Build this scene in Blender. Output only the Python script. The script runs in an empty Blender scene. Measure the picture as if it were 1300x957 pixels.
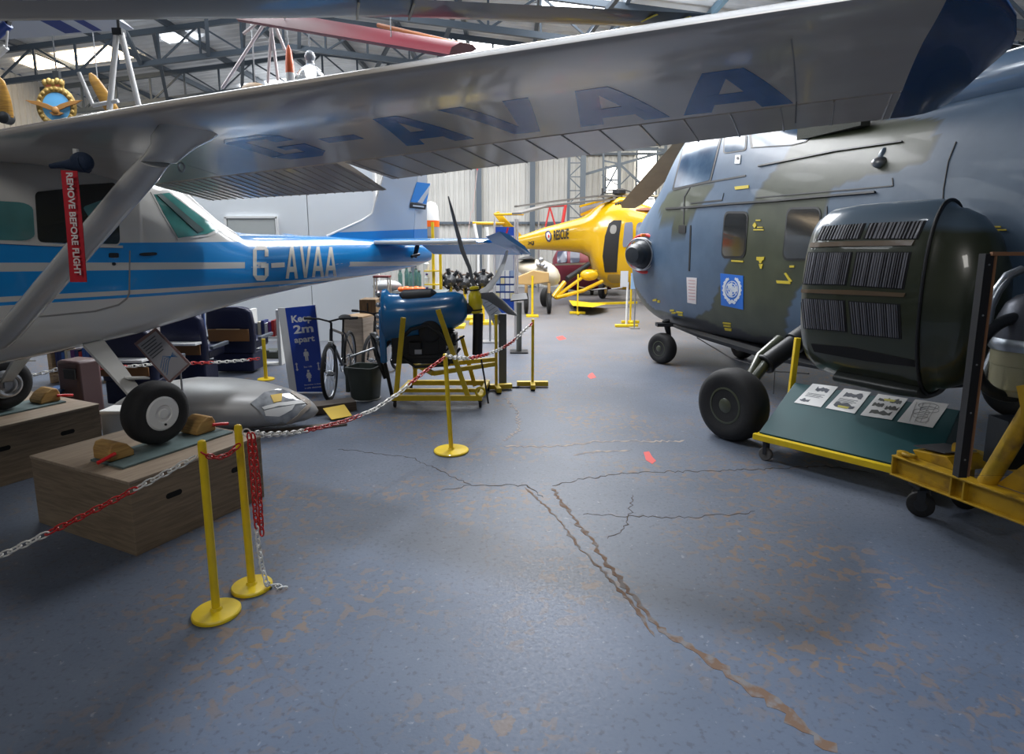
import bpy, bmesh, math, random
from mathutils import Vector, Matrix, Euler, geometry
from mathutils.bvhtree import BVHTree
random.seed(7)
PI = math.pi
scene = bpy.context.scene
COL = scene.collection
# ------------------------------------------------------------------ camera model (1300 x 957 frame)
F, PITCH, CAMH = 780.0, 0.162, 1.85
cP, sP = math.cos(PITCH), math.sin(PITCH)
EYE = Vector((0, 0, CAMH))

def ray(px, py):
    u, v = (px - 650) / F, (433 - py) / F
    return Vector((u, cP + v * sP, v * cP - sP))

def gz(px, py, z=0.0):
    """pixel -> world point on the horizontal plane at height z"""
    d = ray(px, py)
    return EYE + d * ((z - CAMH) / d.z)

def gy(px, py, y):
    """pixel -> world point on the vertical plane at distance y"""
    d = ray(px, py)
    return EYE + d * (y / d.y)

def onplane(px, py, p0, n):
    d = ray(px, py); n = Vector(n)
    return EYE + d * ((Vector(p0) - EYE).dot(n) / d.dot(n))

# ------------------------------------------------------------------ materials
MATS = {}
def mat(name, col, rough=.5, metal=0.0, coat=0.0, spec=.5, var=0.0, vscale=6.0, bump=0.0, bscale=40.0, emit=None, estr=0.0, col2=None, thr=None, trans=0.0, alpha=1.0, coord='Object'):
    if name in MATS: return MATS[name]
    m = bpy.data.materials.new(name); m.use_nodes = True
    nt = m.node_tree; b = nt.nodes['Principled BSDF']
    def sin(k, v):
        if k in b.inputs: b.inputs[k].default_value = v
    c4 = (*col, 1)
    sin('Base Color', c4); sin('Roughness', rough); sin('Metallic', metal); sin('Coat Weight', coat); sin('Coat Roughness', .08)
    sin('Specular IOR Level', spec); sin('Transmission Weight', trans); sin('Alpha', alpha)
    if emit: sin('Emission Color', (*emit, 1)); sin('Emission Strength', estr)
    tc = nt.nodes.new('ShaderNodeTexCoord')
    if var > 0 or col2:
        n = nt.nodes.new('ShaderNodeTexNoise'); n.inputs['Scale'].default_value = vscale; n.inputs['Detail'].default_value = 5
        nt.links.new(tc.outputs[coord], n.inputs['Vector'])
        r = nt.nodes.new('ShaderNodeValToRGB')
        lo, hi = thr if thr else (.3, .7)
        r.color_ramp.elements[0].position = lo; r.color_ramp.elements[1].position = hi
        c2 = col2 if col2 else tuple(max(0, c * (1 - var)) for c in col)
        r.color_ramp.elements[0].color = (*c2, 1); r.color_ramp.elements[1].color = c4
        nt.links.new(n.outputs['Fac'], r.inputs['Fac']); nt.links.new(r.outputs['Color'], b.inputs['Base Color'])
    if bump > 0:
        n2 = nt.nodes.new('ShaderNodeTexNoise'); n2.inputs['Scale'].default_value = bscale; n2.inputs['Detail'].default_value = 4
        bp = nt.nodes.new('ShaderNodeBump'); bp.inputs['Strength'].default_value = bump; bp.inputs['Distance'].default_value = .01
        nt.links.new(tc.outputs[coord], n2.inputs['Vector']); nt.links.new(n2.outputs['Fac'], bp.inputs['Height']); nt.links.new(bp.outputs['Normal'], b.inputs['Normal'])
    MATS[name] = m
    return m

def wood(name, ca, cb, scale=3.0, rough=.6, axis=(1, 1, 14)):
    if name in MATS: return MATS[name]
    m = mat(name, ca, rough); nt = m.node_tree; b = nt.nodes['Principled BSDF']
    tc = nt.nodes.new('ShaderNodeTexCoord'); mp = nt.nodes.new('ShaderNodeMapping'); mp.inputs['Scale'].default_value = axis
    n = nt.nodes.new('ShaderNodeTexNoise'); n.inputs['Scale'].default_value = scale; n.inputs['Detail'].default_value = 8; n.inputs['Distortion'].default_value = .6
    r = nt.nodes.new('ShaderNodeValToRGB'); r.color_ramp.elements[0].position = .35; r.color_ramp.elements[1].position = .65
    r.color_ramp.elements[0].color = (*cb, 1); r.color_ramp.elements[1].color = (*ca, 1)
    nt.links.new(tc.outputs['Object'], mp.inputs['Vector']); nt.links.new(mp.outputs['Vector'], n.inputs['Vector'])
    nt.links.new(n.outputs['Fac'], r.inputs['Fac']); nt.links.new(r.outputs['Color'], b.inputs['Base Color'])
    return m

YEL = mat('yellow_paint', (.80, .56, .006), .42, coat=.2, var=.15, vscale=9, bump=.15, bscale=30)
YEL2 = mat('yellow_worn_paint', (.46, .27, .008), .5, col2=(.16, .09, .02), thr=(.28, .5), vscale=7, bump=.25)
BLACK = mat('black_rubber', (.012, .012, .013), .75, bump=.2, bscale=60)
DARK = mat('dark_metal', (.03, .032, .036), .45, metal=.4, bump=.2)
BLKP = mat('black_paint', (.012, .013, .016), .5)
STEEL = mat('bare_steel', (.45, .46, .48), .35, metal=.9, bump=.1)
WHITE = mat('white_paint', (.72, .72, .71), .4)
WPLAST = mat('white_plastic', (.78, .77, .74), .45)
RED = mat('red_plastic', (.65, .010, .012), .4)
PAPER = mat('paper_white', (.75, .75, .74), .6)
INK = mat('ink_grey', (.09, .1, .12), .7)
INKY = mat('ink_yellow', (.55, .5, .1), .7)
GREYM = mat('grey_post_paint', (.10, .115, .14), .45)
PLY = wood('plywood', (.255, .19, .125), (.17, .125, .082), 4, .65, (1.2, 1.2, 14))
PLYT = wood('plywood_top', (.36, .28, .20), (.27, .205, .15), 3, .6, (1, 9, 1))
PINE = wood('pine_wood', (.52, .36, .2), (.36, .22, .11), 4)
GLASS_T = mat('teal_reflection_glass', (.10, .34, .34), .08, coat=1.0, spec=.8, var=.6, vscale=2.2)  # teal reflections put into the colour of the side panes
NAVY = mat('navy_vinyl', (.007, .010, .042), .45, bump=.25)

# ------------------------------------------------------------------ scene graph helpers
RM = {}           # root name -> world matrix
def thing(name, label, cat, loc=(0, 0, 0), rotz=0.0, group=None, matrix=None):
    o = bpy.data.objects.new(name, None); COL.objects.link(o)
    M = matrix if matrix is not None else Matrix.Translation(Vector(loc)) @ Matrix.Rotation(rotz, 4, 'Z')
    o.matrix_world = M; RM[o.name] = M.copy()
    o.empty_display_size = .1
    o['label'] = label; o['category'] = cat
    if group: o['group'] = group
    return o

def tag(o, label, cat, group=None, kind=None):
    if label: o['label'] = label
    if cat: o['category'] = cat
    if group: o['group'] = group
    if kind: o['kind'] = kind
    return o

def children(o): return [c for c in bpy.data.objects if c.parent == o]
def copy_tree(o, matrix=None, label=None):
    def rec(src, par):
        c = src.copy(); COL.objects.link(c)
        if par: c.parent = par; c.matrix_parent_inverse = src.matrix_parent_inverse.copy()
        for ch in children(src): rec(ch, c)
        return c
    r = rec(o, None)
    if matrix is not None: r.matrix_world = matrix; RM[r.name] = matrix.copy()
    if label: r['label'] = label
    return r

def root_matrix(p):
    while p is not None and p.parent is not None: p = p.parent
    return RM.get(p.name, Matrix.Identity(4)) if p is not None else Matrix.Identity(4)

SPLIT = {'long_rail', 'cross_rail', 'upright', 'black_upright', 'armrest', 'hand_hole', 'finned_cylinder', 'diagonal_brace', 'grip', 'pedal', 'step', 'leg', 'bench_leg', 'grey_leg', 'white_strut', 'white_pole', 'louvre',
         'panel_seam', 'yellow_stencil', 'strap', 'data_plate', 'orange_band', 'rivet', 'cross_member', 'hanging_wire', 'brace', 'vent_mesh', 'fork_arm', 'black_clamp', 'crown_lining', 'raised_rib', 'door_seam', 'worn_band', 'yellow_band', 'distance_arrow',
         'bolted_fitting', 'exhaust_pipe', 'black_hose', 'silver_pipe', 'engine_fitting', 'cooling_louvre', 'grab_rail', 'rail_frame', 'inner_frame', 'cross_members', 'support_legs', 'pinned_paper', 'printed_pictures'}
class MB:
    def __init__(s): s.v = []; s.f = []; s.m = []; s.cur = 0
    def add(s, vs, fs, M=None):
        o = len(s.v)
        for p in vs:
            p = Vector(p)
            s.v.append(M @ p if M is not None else p)
        for f in fs: s.f.append(tuple(i + o for i in f)); s.m.append(s.cur)
        return s
    def mi(s, i): s.cur = i; return s
    def box(s, c, d, M=None, rz=0.0):
        x, y, z = [q / 2 for q in d]
        R = Matrix.Translation(Vector(c)) @ Matrix.Rotation(rz, 4, 'Z')
        if M is not None: R = M @ R
        vs = [(a * x, b * y, e * z) for a in (-1, 1) for b in (-1, 1) for e in (-1, 1)]
        return s.add(vs, [(0, 1, 3, 2), (4, 6, 7, 5), (0, 4, 5, 1), (2, 3, 7, 6), (0, 2, 6, 4), (1, 5, 7, 3)], R)
    def hexa(s, p):   # 8 points: bottom 4, top 4
        return s.add(p, [(3, 2, 1, 0), (4, 5, 6, 7), (0, 1, 5, 4), (1, 2, 6, 5), (2, 3, 7, 6), (3, 0, 4, 7)])
    def bar(s, a, b, w, h, up=(0, 0, 1)):
        a, b = Vector(a), Vector(b); t = (b - a).normalized(); up = Vector(up)
        if abs(t.dot(up)) > .98: up = Vector((1, 0, 0))
        sx = t.cross(up).normalized() * w / 2; uz = sx.cross(t).normalized() * h / 2
        return s.hexa([a - sx - uz, a + sx - uz, b + sx - uz, b - sx - uz, a - sx + uz, a + sx + uz, b + sx + uz, b - sx + uz])
    def loft(s, rings, cap=True, close=True):
        n = len(rings[0]); vs = [p for r in rings for p in r]; fs = []
        for i in range(len(rings) - 1):
            for j in range(n if close else n - 1):
                a, b = i * n + j, i * n + (j + 1) % n
                fs.append((a, b, b + n, a + n))
        if cap: fs.append(tuple(range(n - 1, -1, -1))); fs.append(tuple((len(rings) - 1) * n + j for j in range(n)))
        return s.add(vs, fs)
    def tube(s, path, r, seg=10, cap=True):
        P = [Vector(p) for p in path]; rs = r if isinstance(r, (list, tuple)) else [r] * len(P)
        rings = []; N = None
        for i, p in enumerate(P):
            t = (P[min(i + 1, len(P) - 1)] - P[max(i - 1, 0)]).normalized()
            if N is None:
                N = t.orthogonal().normalized()
            else:
                N = (N - t * N.dot(t))
                N = N.normalized() if N.length > 1e-6 else t.orthogonal().normalized()
            B = t.cross(N)
            rings.append([p + (N * math.cos(2 * PI * k / seg) + B * math.sin(2 * PI * k / seg)) * rs[i] for k in range(seg)])
        return s.loft(rings, cap)
    def lathe(s, c, axis, prof, seg=28, cap=True):
        """prof: list of (distance along axis, radius)"""
        c = Vector(c); ax = Vector(axis).normalized(); N = ax.orthogonal().normalized(); B = ax.cross(N)
        return s.loft([[c + ax * d + (N * math.cos(2 * PI * k / seg) + B * math.sin(2 * PI * k / seg)) * max(r, 1e-4) for k in range(seg)] for d, r in prof], cap)
    def ell(s, c, r, seg=20, rings=12, M=None):
        R = []
        for i in range(rings + 1):
            a = PI * i / rings; z = math.cos(a); q = max(math.sin(a), 1e-3)
            R.append([Vector((c[0] + r[0] * q * math.cos(2 * PI * k / seg), c[1] + r[1] * q * math.sin(2 * PI * k / seg), c[2] + r[2] * z)) for k in range(seg)])
        if M is not None: R = [[M @ p for p in q] for q in R]
        return s.loft(R)
    def prism(s, poly, off):
        """poly: 3D polygon, off: extrusion vector"""
        poly = [Vector(p) for p in poly]; off = Vector(off); n = len(poly)
        return s.add(poly + [p + off for p in poly], [tuple(range(n - 1, -1, -1)), tuple(range(n, 2 * n))] + [(i, (i + 1) % n, (i + 1) % n + n, i + n) for i in range(n)])
    def torus(s, c, axis, R, r, seg=32, sub=10, sx=1.0):
        c = Vector(c); ax = Vector(axis).normalized(); N = ax.orthogonal().normalized(); B = ax.cross(N); vs = []; fs = []
        for i in range(seg):
            a = 2 * PI * i / seg; d = N * math.cos(a) + B * math.sin(a)
            for j in range(sub):
                b = 2 * PI * j / sub
                vs.append(c + d * (R + r * math.cos(b)) + ax * r * sx * math.sin(b))
        for i in range(seg):
            for j in range(sub):
                fs.append((i * sub + j, ((i + 1) % seg) * sub + j, ((i + 1) % seg) * sub + (j + 1) % sub, i * sub + (j + 1) % sub))
        return s.add(vs, fs)
    def build(s, name, mats, parent=None, smooth=40, bevel=0.0, local=False, label=None):
        if name in SPLIT:
            isl = s.islands()
            if 1 < len(isl) <= 60:
                o = None
                for k in isl: o = k.build1(name, mats, parent, smooth, bevel, local, label)
                return o
        return s.build1(name, mats, parent, smooth, bevel, local, label)
    def islands(s):
        par = list(range(len(s.v)))
        def fd(a):
            while par[a] != a: par[a] = par[par[a]]; a = par[a]
            return a
        for f in s.f:
            a = fd(f[0])
            for i in f[1:]:
                b = fd(i)
                if a != b: par[b] = a
        g = {}
        for f, mi in zip(s.f, s.m): g.setdefault(fd(f[0]), []).append((f, mi))
        out = []
        for fs in g.values():
            m = MB(); mp = {}
            for f, mi in fs:
                nf = []
                for i in f:
                    if i not in mp: mp[i] = len(m.v); m.v.append(s.v[i])
                    nf.append(mp[i])
                m.f.append(tuple(nf)); m.m.append(mi)
            out.append(m)
        return out
    def build1(s, name, mats, parent=None, smooth=40, bevel=0.0, local=False, label=None):
        me = bpy.data.meshes.new(name)
        M = Matrix.Identity(4)
        if parent is not None and not local: M = root_matrix(parent).inverted()
        me.from_pydata([tuple(M @ p) for p in s.v], [], s.f)
        if not isinstance(mats, (list, tuple)): mats = [mats]
        for m in mats: me.materials.append(m)
        me.polygons.foreach_set('material_index', s.m)
        bm = bmesh.new(); bm.from_mesh(me); bmesh.ops.recalc_face_normals(bm, faces=bm.faces); bm.to_mesh(me); bm.free()
        if smooth:
            me.polygons.foreach_set('use_smooth', [True] * len(me.polygons))
            me.set_sharp_from_angle(angle=math.radians(smooth))
        me.update()
        o = bpy.data.objects.new(name, me); COL.objects.link(o)
        if parent is not None: o.parent = parent
        if bevel:
            b = o.modifiers.new('bevel', 'BEVEL'); b.width = bevel; b.segments = 2; b.limit_method = 'ANGLE'; b.angle_limit = math.radians(50)
        if label: o['label'] = label
        return o
    def bvh(s): return BVHTree.FromPolygons([tuple(p) for p in s.v], s.f)

_txt = {}
def text2d(st, offset=0.0, spacing=1.0, sub=0):
    """-> verts (x,y) in the unit square, tris, aspect"""
    k = (st, offset, spacing, sub)
    if k in _txt: return _txt[k]
    cu = bpy.data.curves.new('t', 'FONT'); cu.body = st; cu.offset = offset; cu.space_character = spacing; cu.resolution_u = 3
    o = bpy.data.objects.new('t', cu); COL.objects.link(o); bpy.context.view_layer.update()
    me = bpy.data.meshes.new_from_object(o.evaluated_get(bpy.context.evaluated_depsgraph_get()))
    bm = bmesh.new(); bm.from_mesh(me); bmesh.ops.triangulate(bm, faces=bm.faces)
    for _ in range(sub):
        es = [e for e in bm.edges if e.calc_length() > .12]
        if es: bmesh.ops.subdivide_edges(bm, edges=es, cuts=1)
        bmesh.ops.triangulate(bm, faces=bm.faces)
    bm.verts.index_update()
    vs = [(v.co.x, v.co.y) for v in bm.verts]; fs = [tuple(v.index for v in f.verts) for f in bm.faces]
    bm.free(); bpy.data.objects.remove(o); bpy.data.curves.remove(cu); bpy.data.meshes.remove(me)
    x0 = min(v[0] for v in vs); x1 = max(v[0] for v in vs); y0 = min(v[1] for v in vs); y1 = max(v[1] for v in vs)
    vs = [((x - x0) / (x1 - x0), (y - y0) / (y1 - y0)) for x, y in vs]
    _txt[k] = (vs, fs, (x1 - x0) / (y1 - y0)); return _txt[k]

def extrude_tris(mb, pts, tris, off):
    """pts: list of (point, normal-ish offset vec) ; makes a thin solid"""
    n = len(pts); mb.add([p + o for p, o in pts] + [p - o * .6 for p, o in pts], [])
    base = len(mb.v) - 2 * n
    cnt = {}
    for t in tris:
        for a, b in ((t[0], t[1]), (t[1], t[2]), (t[2], t[0])): cnt[(a, b)] = cnt.get((a, b), 0) + 1
    for t in tris:
        mb.f.append(tuple(base + i for i in t)); mb.m.append(mb.cur)
    for (a, b) in cnt:
        if (b, a) not in cnt: mb.f.append((base + a, base + b, base + n + b, base + n + a)); mb.m.append(mb.cur)

def textplate(mb, st, o, ux, uy, w, h, n, th=.002, offset=0.0, spacing=1.0):
    """flat text: lower left corner o, unit dirs ux, uy, box w x h, normal n"""
    vs, fs, asp = text2d(st, offset, spacing)
    o, ux, uy, n = Vector(o), Vector(ux).normalized(), Vector(uy).normalized(), Vector(n).normalized()
    extrude_tris(mb, [(o + ux * x * w + uy * y * h, n * th) for x, y in vs], fs, th)

def cdt_fill(poly, step):
    poly = [Vector((p[0], p[1])) for p in poly]; out = []
    for i, p in enumerate(poly):
        q = poly[(i + 1) % len(poly)]; k = max(1, int((q - p).length / step))
        for j in range(k): out.append(p.lerp(q, j / k))
    n = len(out)
    x0 = min(p.x for p in out); x1 = max(p.x for p in out); y0 = min(p.y for p in out); y1 = max(p.y for p in out)
    def inside(p):
        c = False
        for i in range(n):
            a, b = out[i], out[(i + 1) % n]
            if (a.y > p.y) != (b.y > p.y) and p.x < (b.x - a.x) * (p.y - a.y) / (b.y - a.y) + a.x: c = not c
        return c
    pts = list(out); y = y0 + step / 2
    while y < y1:
        x = x0 + step / 2
        while x < x1:
            p = Vector((x, y))
            if inside(p) and min((p - q).length for q in out) > step * .45: pts.append(p)
            x += step
        y += step
    r = geometry.delaunay_2d_cdt(pts, [(i, (i + 1) % n) for i in range(n)], [], 1, 1e-6)
    return r[0], [tuple(f) for f in r[2]]

def cast_px(bvh, px, py):
    d = ray(px, py).normalized(); h = bvh.ray_cast(EYE, d)
    return (h[0], h[1]) if h[0] is not None else (None, None)

def decal(mb, bvh, poly, th=.004, step=6.0):
    """thin raised patch lying on a body's surface; outline located along sight lines of the photograph"""
    vs, fs = cdt_fill(poly, step); pts = []; ok = {}
    for i, p in enumerate(vs):
        h, nn = cast_px(bvh, p[0], p[1])
        if h is None: continue
        if nn.dot(ray(p[0], p[1])) > 0: nn = -nn
        ok[i] = len(pts); pts.append((h, nn * th))
    fs = [tuple(ok[i] for i in f) for f in fs if all(i in ok for i in f)]
    if fs: extrude_tris(mb, pts, fs, th)

def decal_text(mb, bvh, st, quad, th=.005, offset=0.0, spacing=1.0, sub=1):
    """quad px: lower-left, lower-right, upper-right, upper-left"""
    vs, fs, asp = text2d(st, offset, spacing, sub); pts = []; q = [Vector((a, b)) for a, b in quad]
    for x, y in vs:
        p = (q[0].lerp(q[1], x)).lerp(q[3].lerp(q[2], x), y)
        h, nn = cast_px(bvh, p.x, p.y)
        if h is None: h, nn = (pts[-1][0], Vector((0, -1, 0))) if pts else (Vector((0, 0, 0)), Vector((0, -1, 0)))
        if nn.dot(ray(p.x, p.y)) > 0: nn = -nn
        pts.append((h, nn * th))
    extrude_tris(mb, pts, fs, th)

def rrect(x0, y0, x1, y1, r, k=4):
    out = []
    for cx, cy, a0 in ((x1 - r, y0 + r, -PI / 2), (x1 - r, y1 - r, 0), (x0 + r, y1 - r, PI / 2), (x0 + r, y0 + r, PI)):
        for i in range(k + 1): a = a0 + PI / 2 * i / k; out.append((cx + r * math.cos(a), cy + r * math.sin(a)))
    return out
def rquad(q, r=.2, k=4):
    """rounded quad from 4 px corners (tl,tr,br,bl)"""
    q = [Vector(p) for p in q]; out = []
    for u, v in rrect(0, 0, 1, 1, r, k):
        out.append(tuple(q[0].lerp(q[1], u).lerp(q[3].lerp(q[2], u), v)))
    return out
def grow(poly, s):
    c = Vector((sum(p[0] for p in poly) / len(poly), sum(p[1] for p in poly) / len(poly)))
    return [tuple(c + (Vector(p) - c) * s) for p in poly]

def superring(fr, hw, zb, zt, n=2.6, seg=44, top=1.0):
    """fr(l,z)->world ; cross-section ring"""
    out = []; zc = (zb + zt) / 2; hh = (zt - zb) / 2
    for k in range(seg):
        a = 2 * PI * k / seg; c, s_ = math.cos(a), math.sin(a)
        l = math.copysign(abs(c) ** (2 / n), c) * hw; z = math.copysign(abs(s_) ** (2 / n), s_)
        if z > 0: l *= 1 - (1 - top) * z
        out.append(fr(l, zc + z * hh))
    return out
def interp(st, t):
    if t <= st[0][0]: return st[0][1:]
    for a, b in zip(st, st[1:]):
        if t <= b[0]:
            u = (t - a[0]) / (b[0] - a[0]); return [x + (y - x) * u for x, y in zip(a[1:], b[1:])]
    return st[-1][1:]
# ================================================================== THE ROOM
XL, XR, YB, YF = -15.0, 10.5, 25.0, -5.0
RX, RZ, SL = -6.0, 7.9, .12
def roofz(x): return RZ - abs(x - RX) * SL

def floor_material():
    m = bpy.data.materials.new('painted_concrete'); m.use_nodes = True; nt = m.node_tree; b = nt.nodes['Principled BSDF']; N = nt.nodes.new; L = nt.links.new
    geo = N('ShaderNodeTexCoord')
    def noise(s, d=6, dist=0):
        n = N('ShaderNodeTexNoise'); n.inputs['Scale'].default_value = s; n.inputs['Detail'].default_value = d; n.inputs['Distortion'].default_value = dist
        L(geo.outputs['Object'], n.inputs['Vector']); return n
    def ramp(src, a, b_, ca, cb):
        r = N('ShaderNodeValToRGB'); r.color_ramp.elements[0].position = a; r.color_ramp.elements[1].position = b_
        r.color_ramp.elements[0].color = ca; r.color_ramp.elements[1].color = cb; L(src, r.inputs['Fac']); return r
    base = ramp(noise(1.1).outputs['Fac'], .3, .75, (.072, .092, .130, 1), (.118, .138, .18, 1))
    def mix(fac, a, bcol, blend='MIX'):
        x = N('ShaderNodeMix'); x.data_type = 'RGBA'; x.blend_type = blend; L(fac, x.inputs['Factor'])
        L(a, x.inputs['A']); x.inputs['B'].default_value = bcol; return x.outputs['Result']
    speck = ramp(noise(34, 8).outputs['Fac'], .56, .66, (0, 0, 0, 1), (.6, .6, .6, 1))
    c = mix(speck.outputs['Color'], base.outputs['Color'], (.055, .062, .08, 1))
    speck2 = ramp(noise(27, 8, .4).outputs['Fac'], .66, .72, (0, 0, 0, 1), (.4, .4, .4, 1))
    c = mix(speck2.outputs['Color'], c, (.30, .31, .33, 1))
    # brown worn patches : product of two noises
    n1 = ramp(noise(.9, 4).outputs['Fac'], .44, .60, (0, 0, 0, 1), (1, 1, 1, 1)); n2 = ramp(noise(15, 12, .5).outputs['Fac'], .53, .59, (0, 0, 0, 1), (1, 1, 1, 1))
    mu = N('ShaderNodeMath'); mu.operation = 'MULTIPLY'; L(n1.outputs['Color'], mu.inputs[0]); L(n2.outputs['Color'], mu.inputs[1])
    mu2 = N('ShaderNodeMath'); mu2.operation = 'MULTIPLY'; L(mu.outputs[0], mu2.inputs[0]); mu2.inputs[1].default_value = .8
    c = mix(mu2.outputs[0], c, (.19, .125, .08, 1))
    # brown trodden area further back and to the right
    sx = N('ShaderNodeSeparateXYZ'); L(geo.outputs['Object'], sx.inputs[0])
    mr = N('ShaderNodeMapRange'); L(sx.outputs['Y'], mr.inputs['Value']); mr.inputs['From Min'].default_value = 8; mr.inputs['From Max'].default_value = 13; mr.inputs['To Max'].default_value = .35
    c = mix(mr.outputs['Result'], c, (.25, .215, .18, 1))
    # fine cracks
    v = N('ShaderNodeTexVoronoi'); v.feature = 'DISTANCE_TO_EDGE'; v.inputs['Scale'].default_value = .55
    wob = noise(3, 6); ad = N('ShaderNodeMixRGB'); ad.blend_type = 'ADD'; ad.inputs['Fac'].default_value = .35; L(geo.outputs['Object'], ad.inputs[1]); L(wob.outputs['Color'], ad.inputs[2]); L(ad.outputs[0], v.inputs['Vector'])
    cr = ramp(v.outputs['Distance'], .001, .003, (.35, .35, .35, 1), (0, 0, 0, 1)); c = mix(cr.outputs['Color'], c, (.09, .075, .065, 1))
    L(c, b.inputs['Base Color'])
    rr = ramp(noise(60, 8).outputs['Fac'], .3, .7, (.44, .44, .44, 1), (.56, .56, .56, 1)); L(rr.outputs['Color'], b.inputs['Roughness'])
    bp = N('ShaderNodeBump'); bp.inputs['Strength'].default_value = .16; bp.inputs['Distance'].default_value = .003; L(noise(70, 8).outputs['Fac'], bp.inputs['Height']); L(bp.outputs['Normal'], b.inputs['Normal'])
    b.inputs['Specular IOR Level'].default_value = .38
    return m
fl = MB().box(((XL + XR) / 2, (YB + YF) / 2, -.1), (XR - XL + .4, YB - YF + .4, .2)).build('floor', floor_material(), smooth=0); fl['kind'] = 'structure'

def jag(pts, w, wob=.03, seed=1, px=True, z=.0015, step=.03):
    rnd = random.Random(seed); P = [gz(*p) if px else Vector(p) for p in pts]; out = []
    for a, b in zip(P, P[1:]):
        k = max(2, int((b - a).length / step))
        for i in range(k): out.append(a.lerp(b, i / k))
    out.append(P[-1]); L_, R_ = [], []
    for i, p in enumerate(out):
        t = (out[min(i + 1, len(out) - 1)] - out[max(i - 1, 0)]).normalized(); s = Vector((-t.y, t.x, 0))
        q = p + s * rnd.uniform(-wob, wob) ; ww = w * rnd.uniform(.25, 1.2) if i not in (0, len(out) - 1) else w * .1
        L_.append(q + s * ww / 2 + Vector((0, 0, z))); R_.append(q - s * ww / 2 * rnd.uniform(.4, 1.3) + Vector((0, 0, z)))
    m = MB(); n = len(out); m.add(L_ + R_ + [p - Vector((0, 0, z + .001)) for p in L_ + R_], [(i, i + 1, n + i + 1, n + i) for i in range(n - 1)]
        + [(i, i + 1, 2 * n + i + 1, 2 * n + i) for i in range(n - 1)] + [(n + i, n + i + 1, 3 * n + i + 1, 3 * n + i) for i in range(n - 1)])
    return m
CRK = mat('crack_dirt', (.055, .042, .034), .9); BRN = mat('worn_brown_concrete', (.15, .085, .05), .85, col2=(.17, .15, .14), thr=(.40, .55), vscale=16)
TANC = mat('worn_tan_concrete', (.36, .30, .25), .85, col2=(.22, .2, .2), thr=(.4, .6), vscale=14)
for i, (pts, w, wb, mm) in enumerate([
    ([(835, 795), (880, 825), (935, 862), (1000, 905), (1060, 957)], .065, .012, BRN), ([(770, 730), (805, 770), (832, 808)], .024, .008, BRN),
    ([(700, 620), (735, 665), (790, 740), (835, 797)], .035, .016, BRN), ([(665, 618), (700, 650), (740, 700), (775, 735)], .022, .012, BRN),
    ([(560, 622), (600, 616), (668, 616), (690, 632)], .013, .02, CRK), ([(700, 616), (740, 608), (800, 600), (880, 598), (960, 596), (1050, 592), (1110, 600)], .014, .025, CRK),
    ([(640, 566), (700, 567), (760, 560), (870, 560)], .045, .03, TANC), ([(728, 578), (760, 573), (800, 572)], .04, .02, TANC),
    ([(740, 653), (800, 655), (880, 657), (960, 650)], .010, .02, CRK), ([(803, 628), (800, 655), (788, 676), (770, 684)], .010, .02, CRK),
    ([(640, 560), (660, 545), (655, 520), (640, 505)], .03, .03, TANC), ([(430, 570), (520, 580), (600, 616)], .01, .02, CRK)]):
    o = jag(pts, w, wb, i + 3).build('floor_crack', mm, fl, smooth=0)
RMK = mat('red_floor_paint', (.62, .06, .05), .6)
for q in [[(817, 574), (824, 573), (828, 580), (833, 585), (828, 589), (820, 584)], [(748, 475), (752, 473), (757, 479), (750, 481), (746, 478)], [(706, 428), (714, 426), (719, 430), (710, 432)]]:
    P = [gz(*p) + Vector((0, 0, .002)) for p in q]; MB().prism(P, (0, 0, -.003)).build('floor_mark', RMK, fl, smooth=0)

# corrugated roof (ridges run across the hall)
def corr_roof():
    m = MB(); per = .32; y = YF; vs = []; fs = []; rows = 0
    while y <= YB + .01:
        for k in range(4):
            yy = y + per * k / 4; dz = (0, .05, .05, 0)[k]
            vs += [(XL, yy, roofz(XL) + dz), (RX, yy, roofz(RX) + dz), (XR, yy, roofz(XR) + dz)]; rows += 1
        y += per
    for r in range(rows - 1):
        for c in range(2): a = r * 3 + c; fs.append((a, a + 1, a + 4, a + 3))
    m.add(vs, fs); return m
ROOFM = mat('corrugated_roof_sheet', (.70, .73, .76), .5, metal=.0, var=.25, vscale=1.5)
ceil = corr_roof().build('ceiling', ROOFM, smooth=0); ceil['kind'] = 'structure'
TRS = mat('blue_grey_steel', (.075, .098, .125), .5); TRL = mat('blue_lit_steel', (.16, .27, .36), .5)  # second steel: bluish light on the right-hand purlins put into the colour
# purlins running front to back
for i, x in enumerate([-13, -11, -9, -7, -5, -3, -1.2, .6, 2.4, 4.2, 6, 8]):
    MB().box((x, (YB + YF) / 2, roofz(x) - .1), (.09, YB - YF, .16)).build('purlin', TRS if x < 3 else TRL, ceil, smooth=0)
# skylights
SKY = mat('skylight_panel', (.9, .9, .9), .4, emit=(.93, .96, 1.0), estr=7.0); SKYW = mat('warm_skylight_panel', (.9, .85, .75), .4, emit=(1, .78, .52), estr=9.0)
sk = [(-12.6, 18.9, 3.0, .9, SKYW), (-9.3, 18.4, .9, .4, SKY), (-4.4, 15.5, .9, .7, SKY), (1.4, 13.0, 1.6, 4, SKY), (-4, 8.5, 1.6, 3, SKY), (5, 17, 1.6, 4, SKY), (-1, 20, 1.8, 4, SKY), (-9, 24, 1.8, 1, SKY), (6.6, 8, 1.3, 3, SKY), (-11, 5, 1.6, 3, SKY)]
for x, y, w, d, mm in sk:
    a = math.atan(-SL if x > RX else SL)
    M = Matrix.Translation((x, y, roofz(x) - .05)) @ Matrix.Rotation(-a, 4, 'Y')
    MB().box((0, 0, 0), (w, d, .03), M).build('skylight', mm, ceil, smooth=0)
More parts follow.
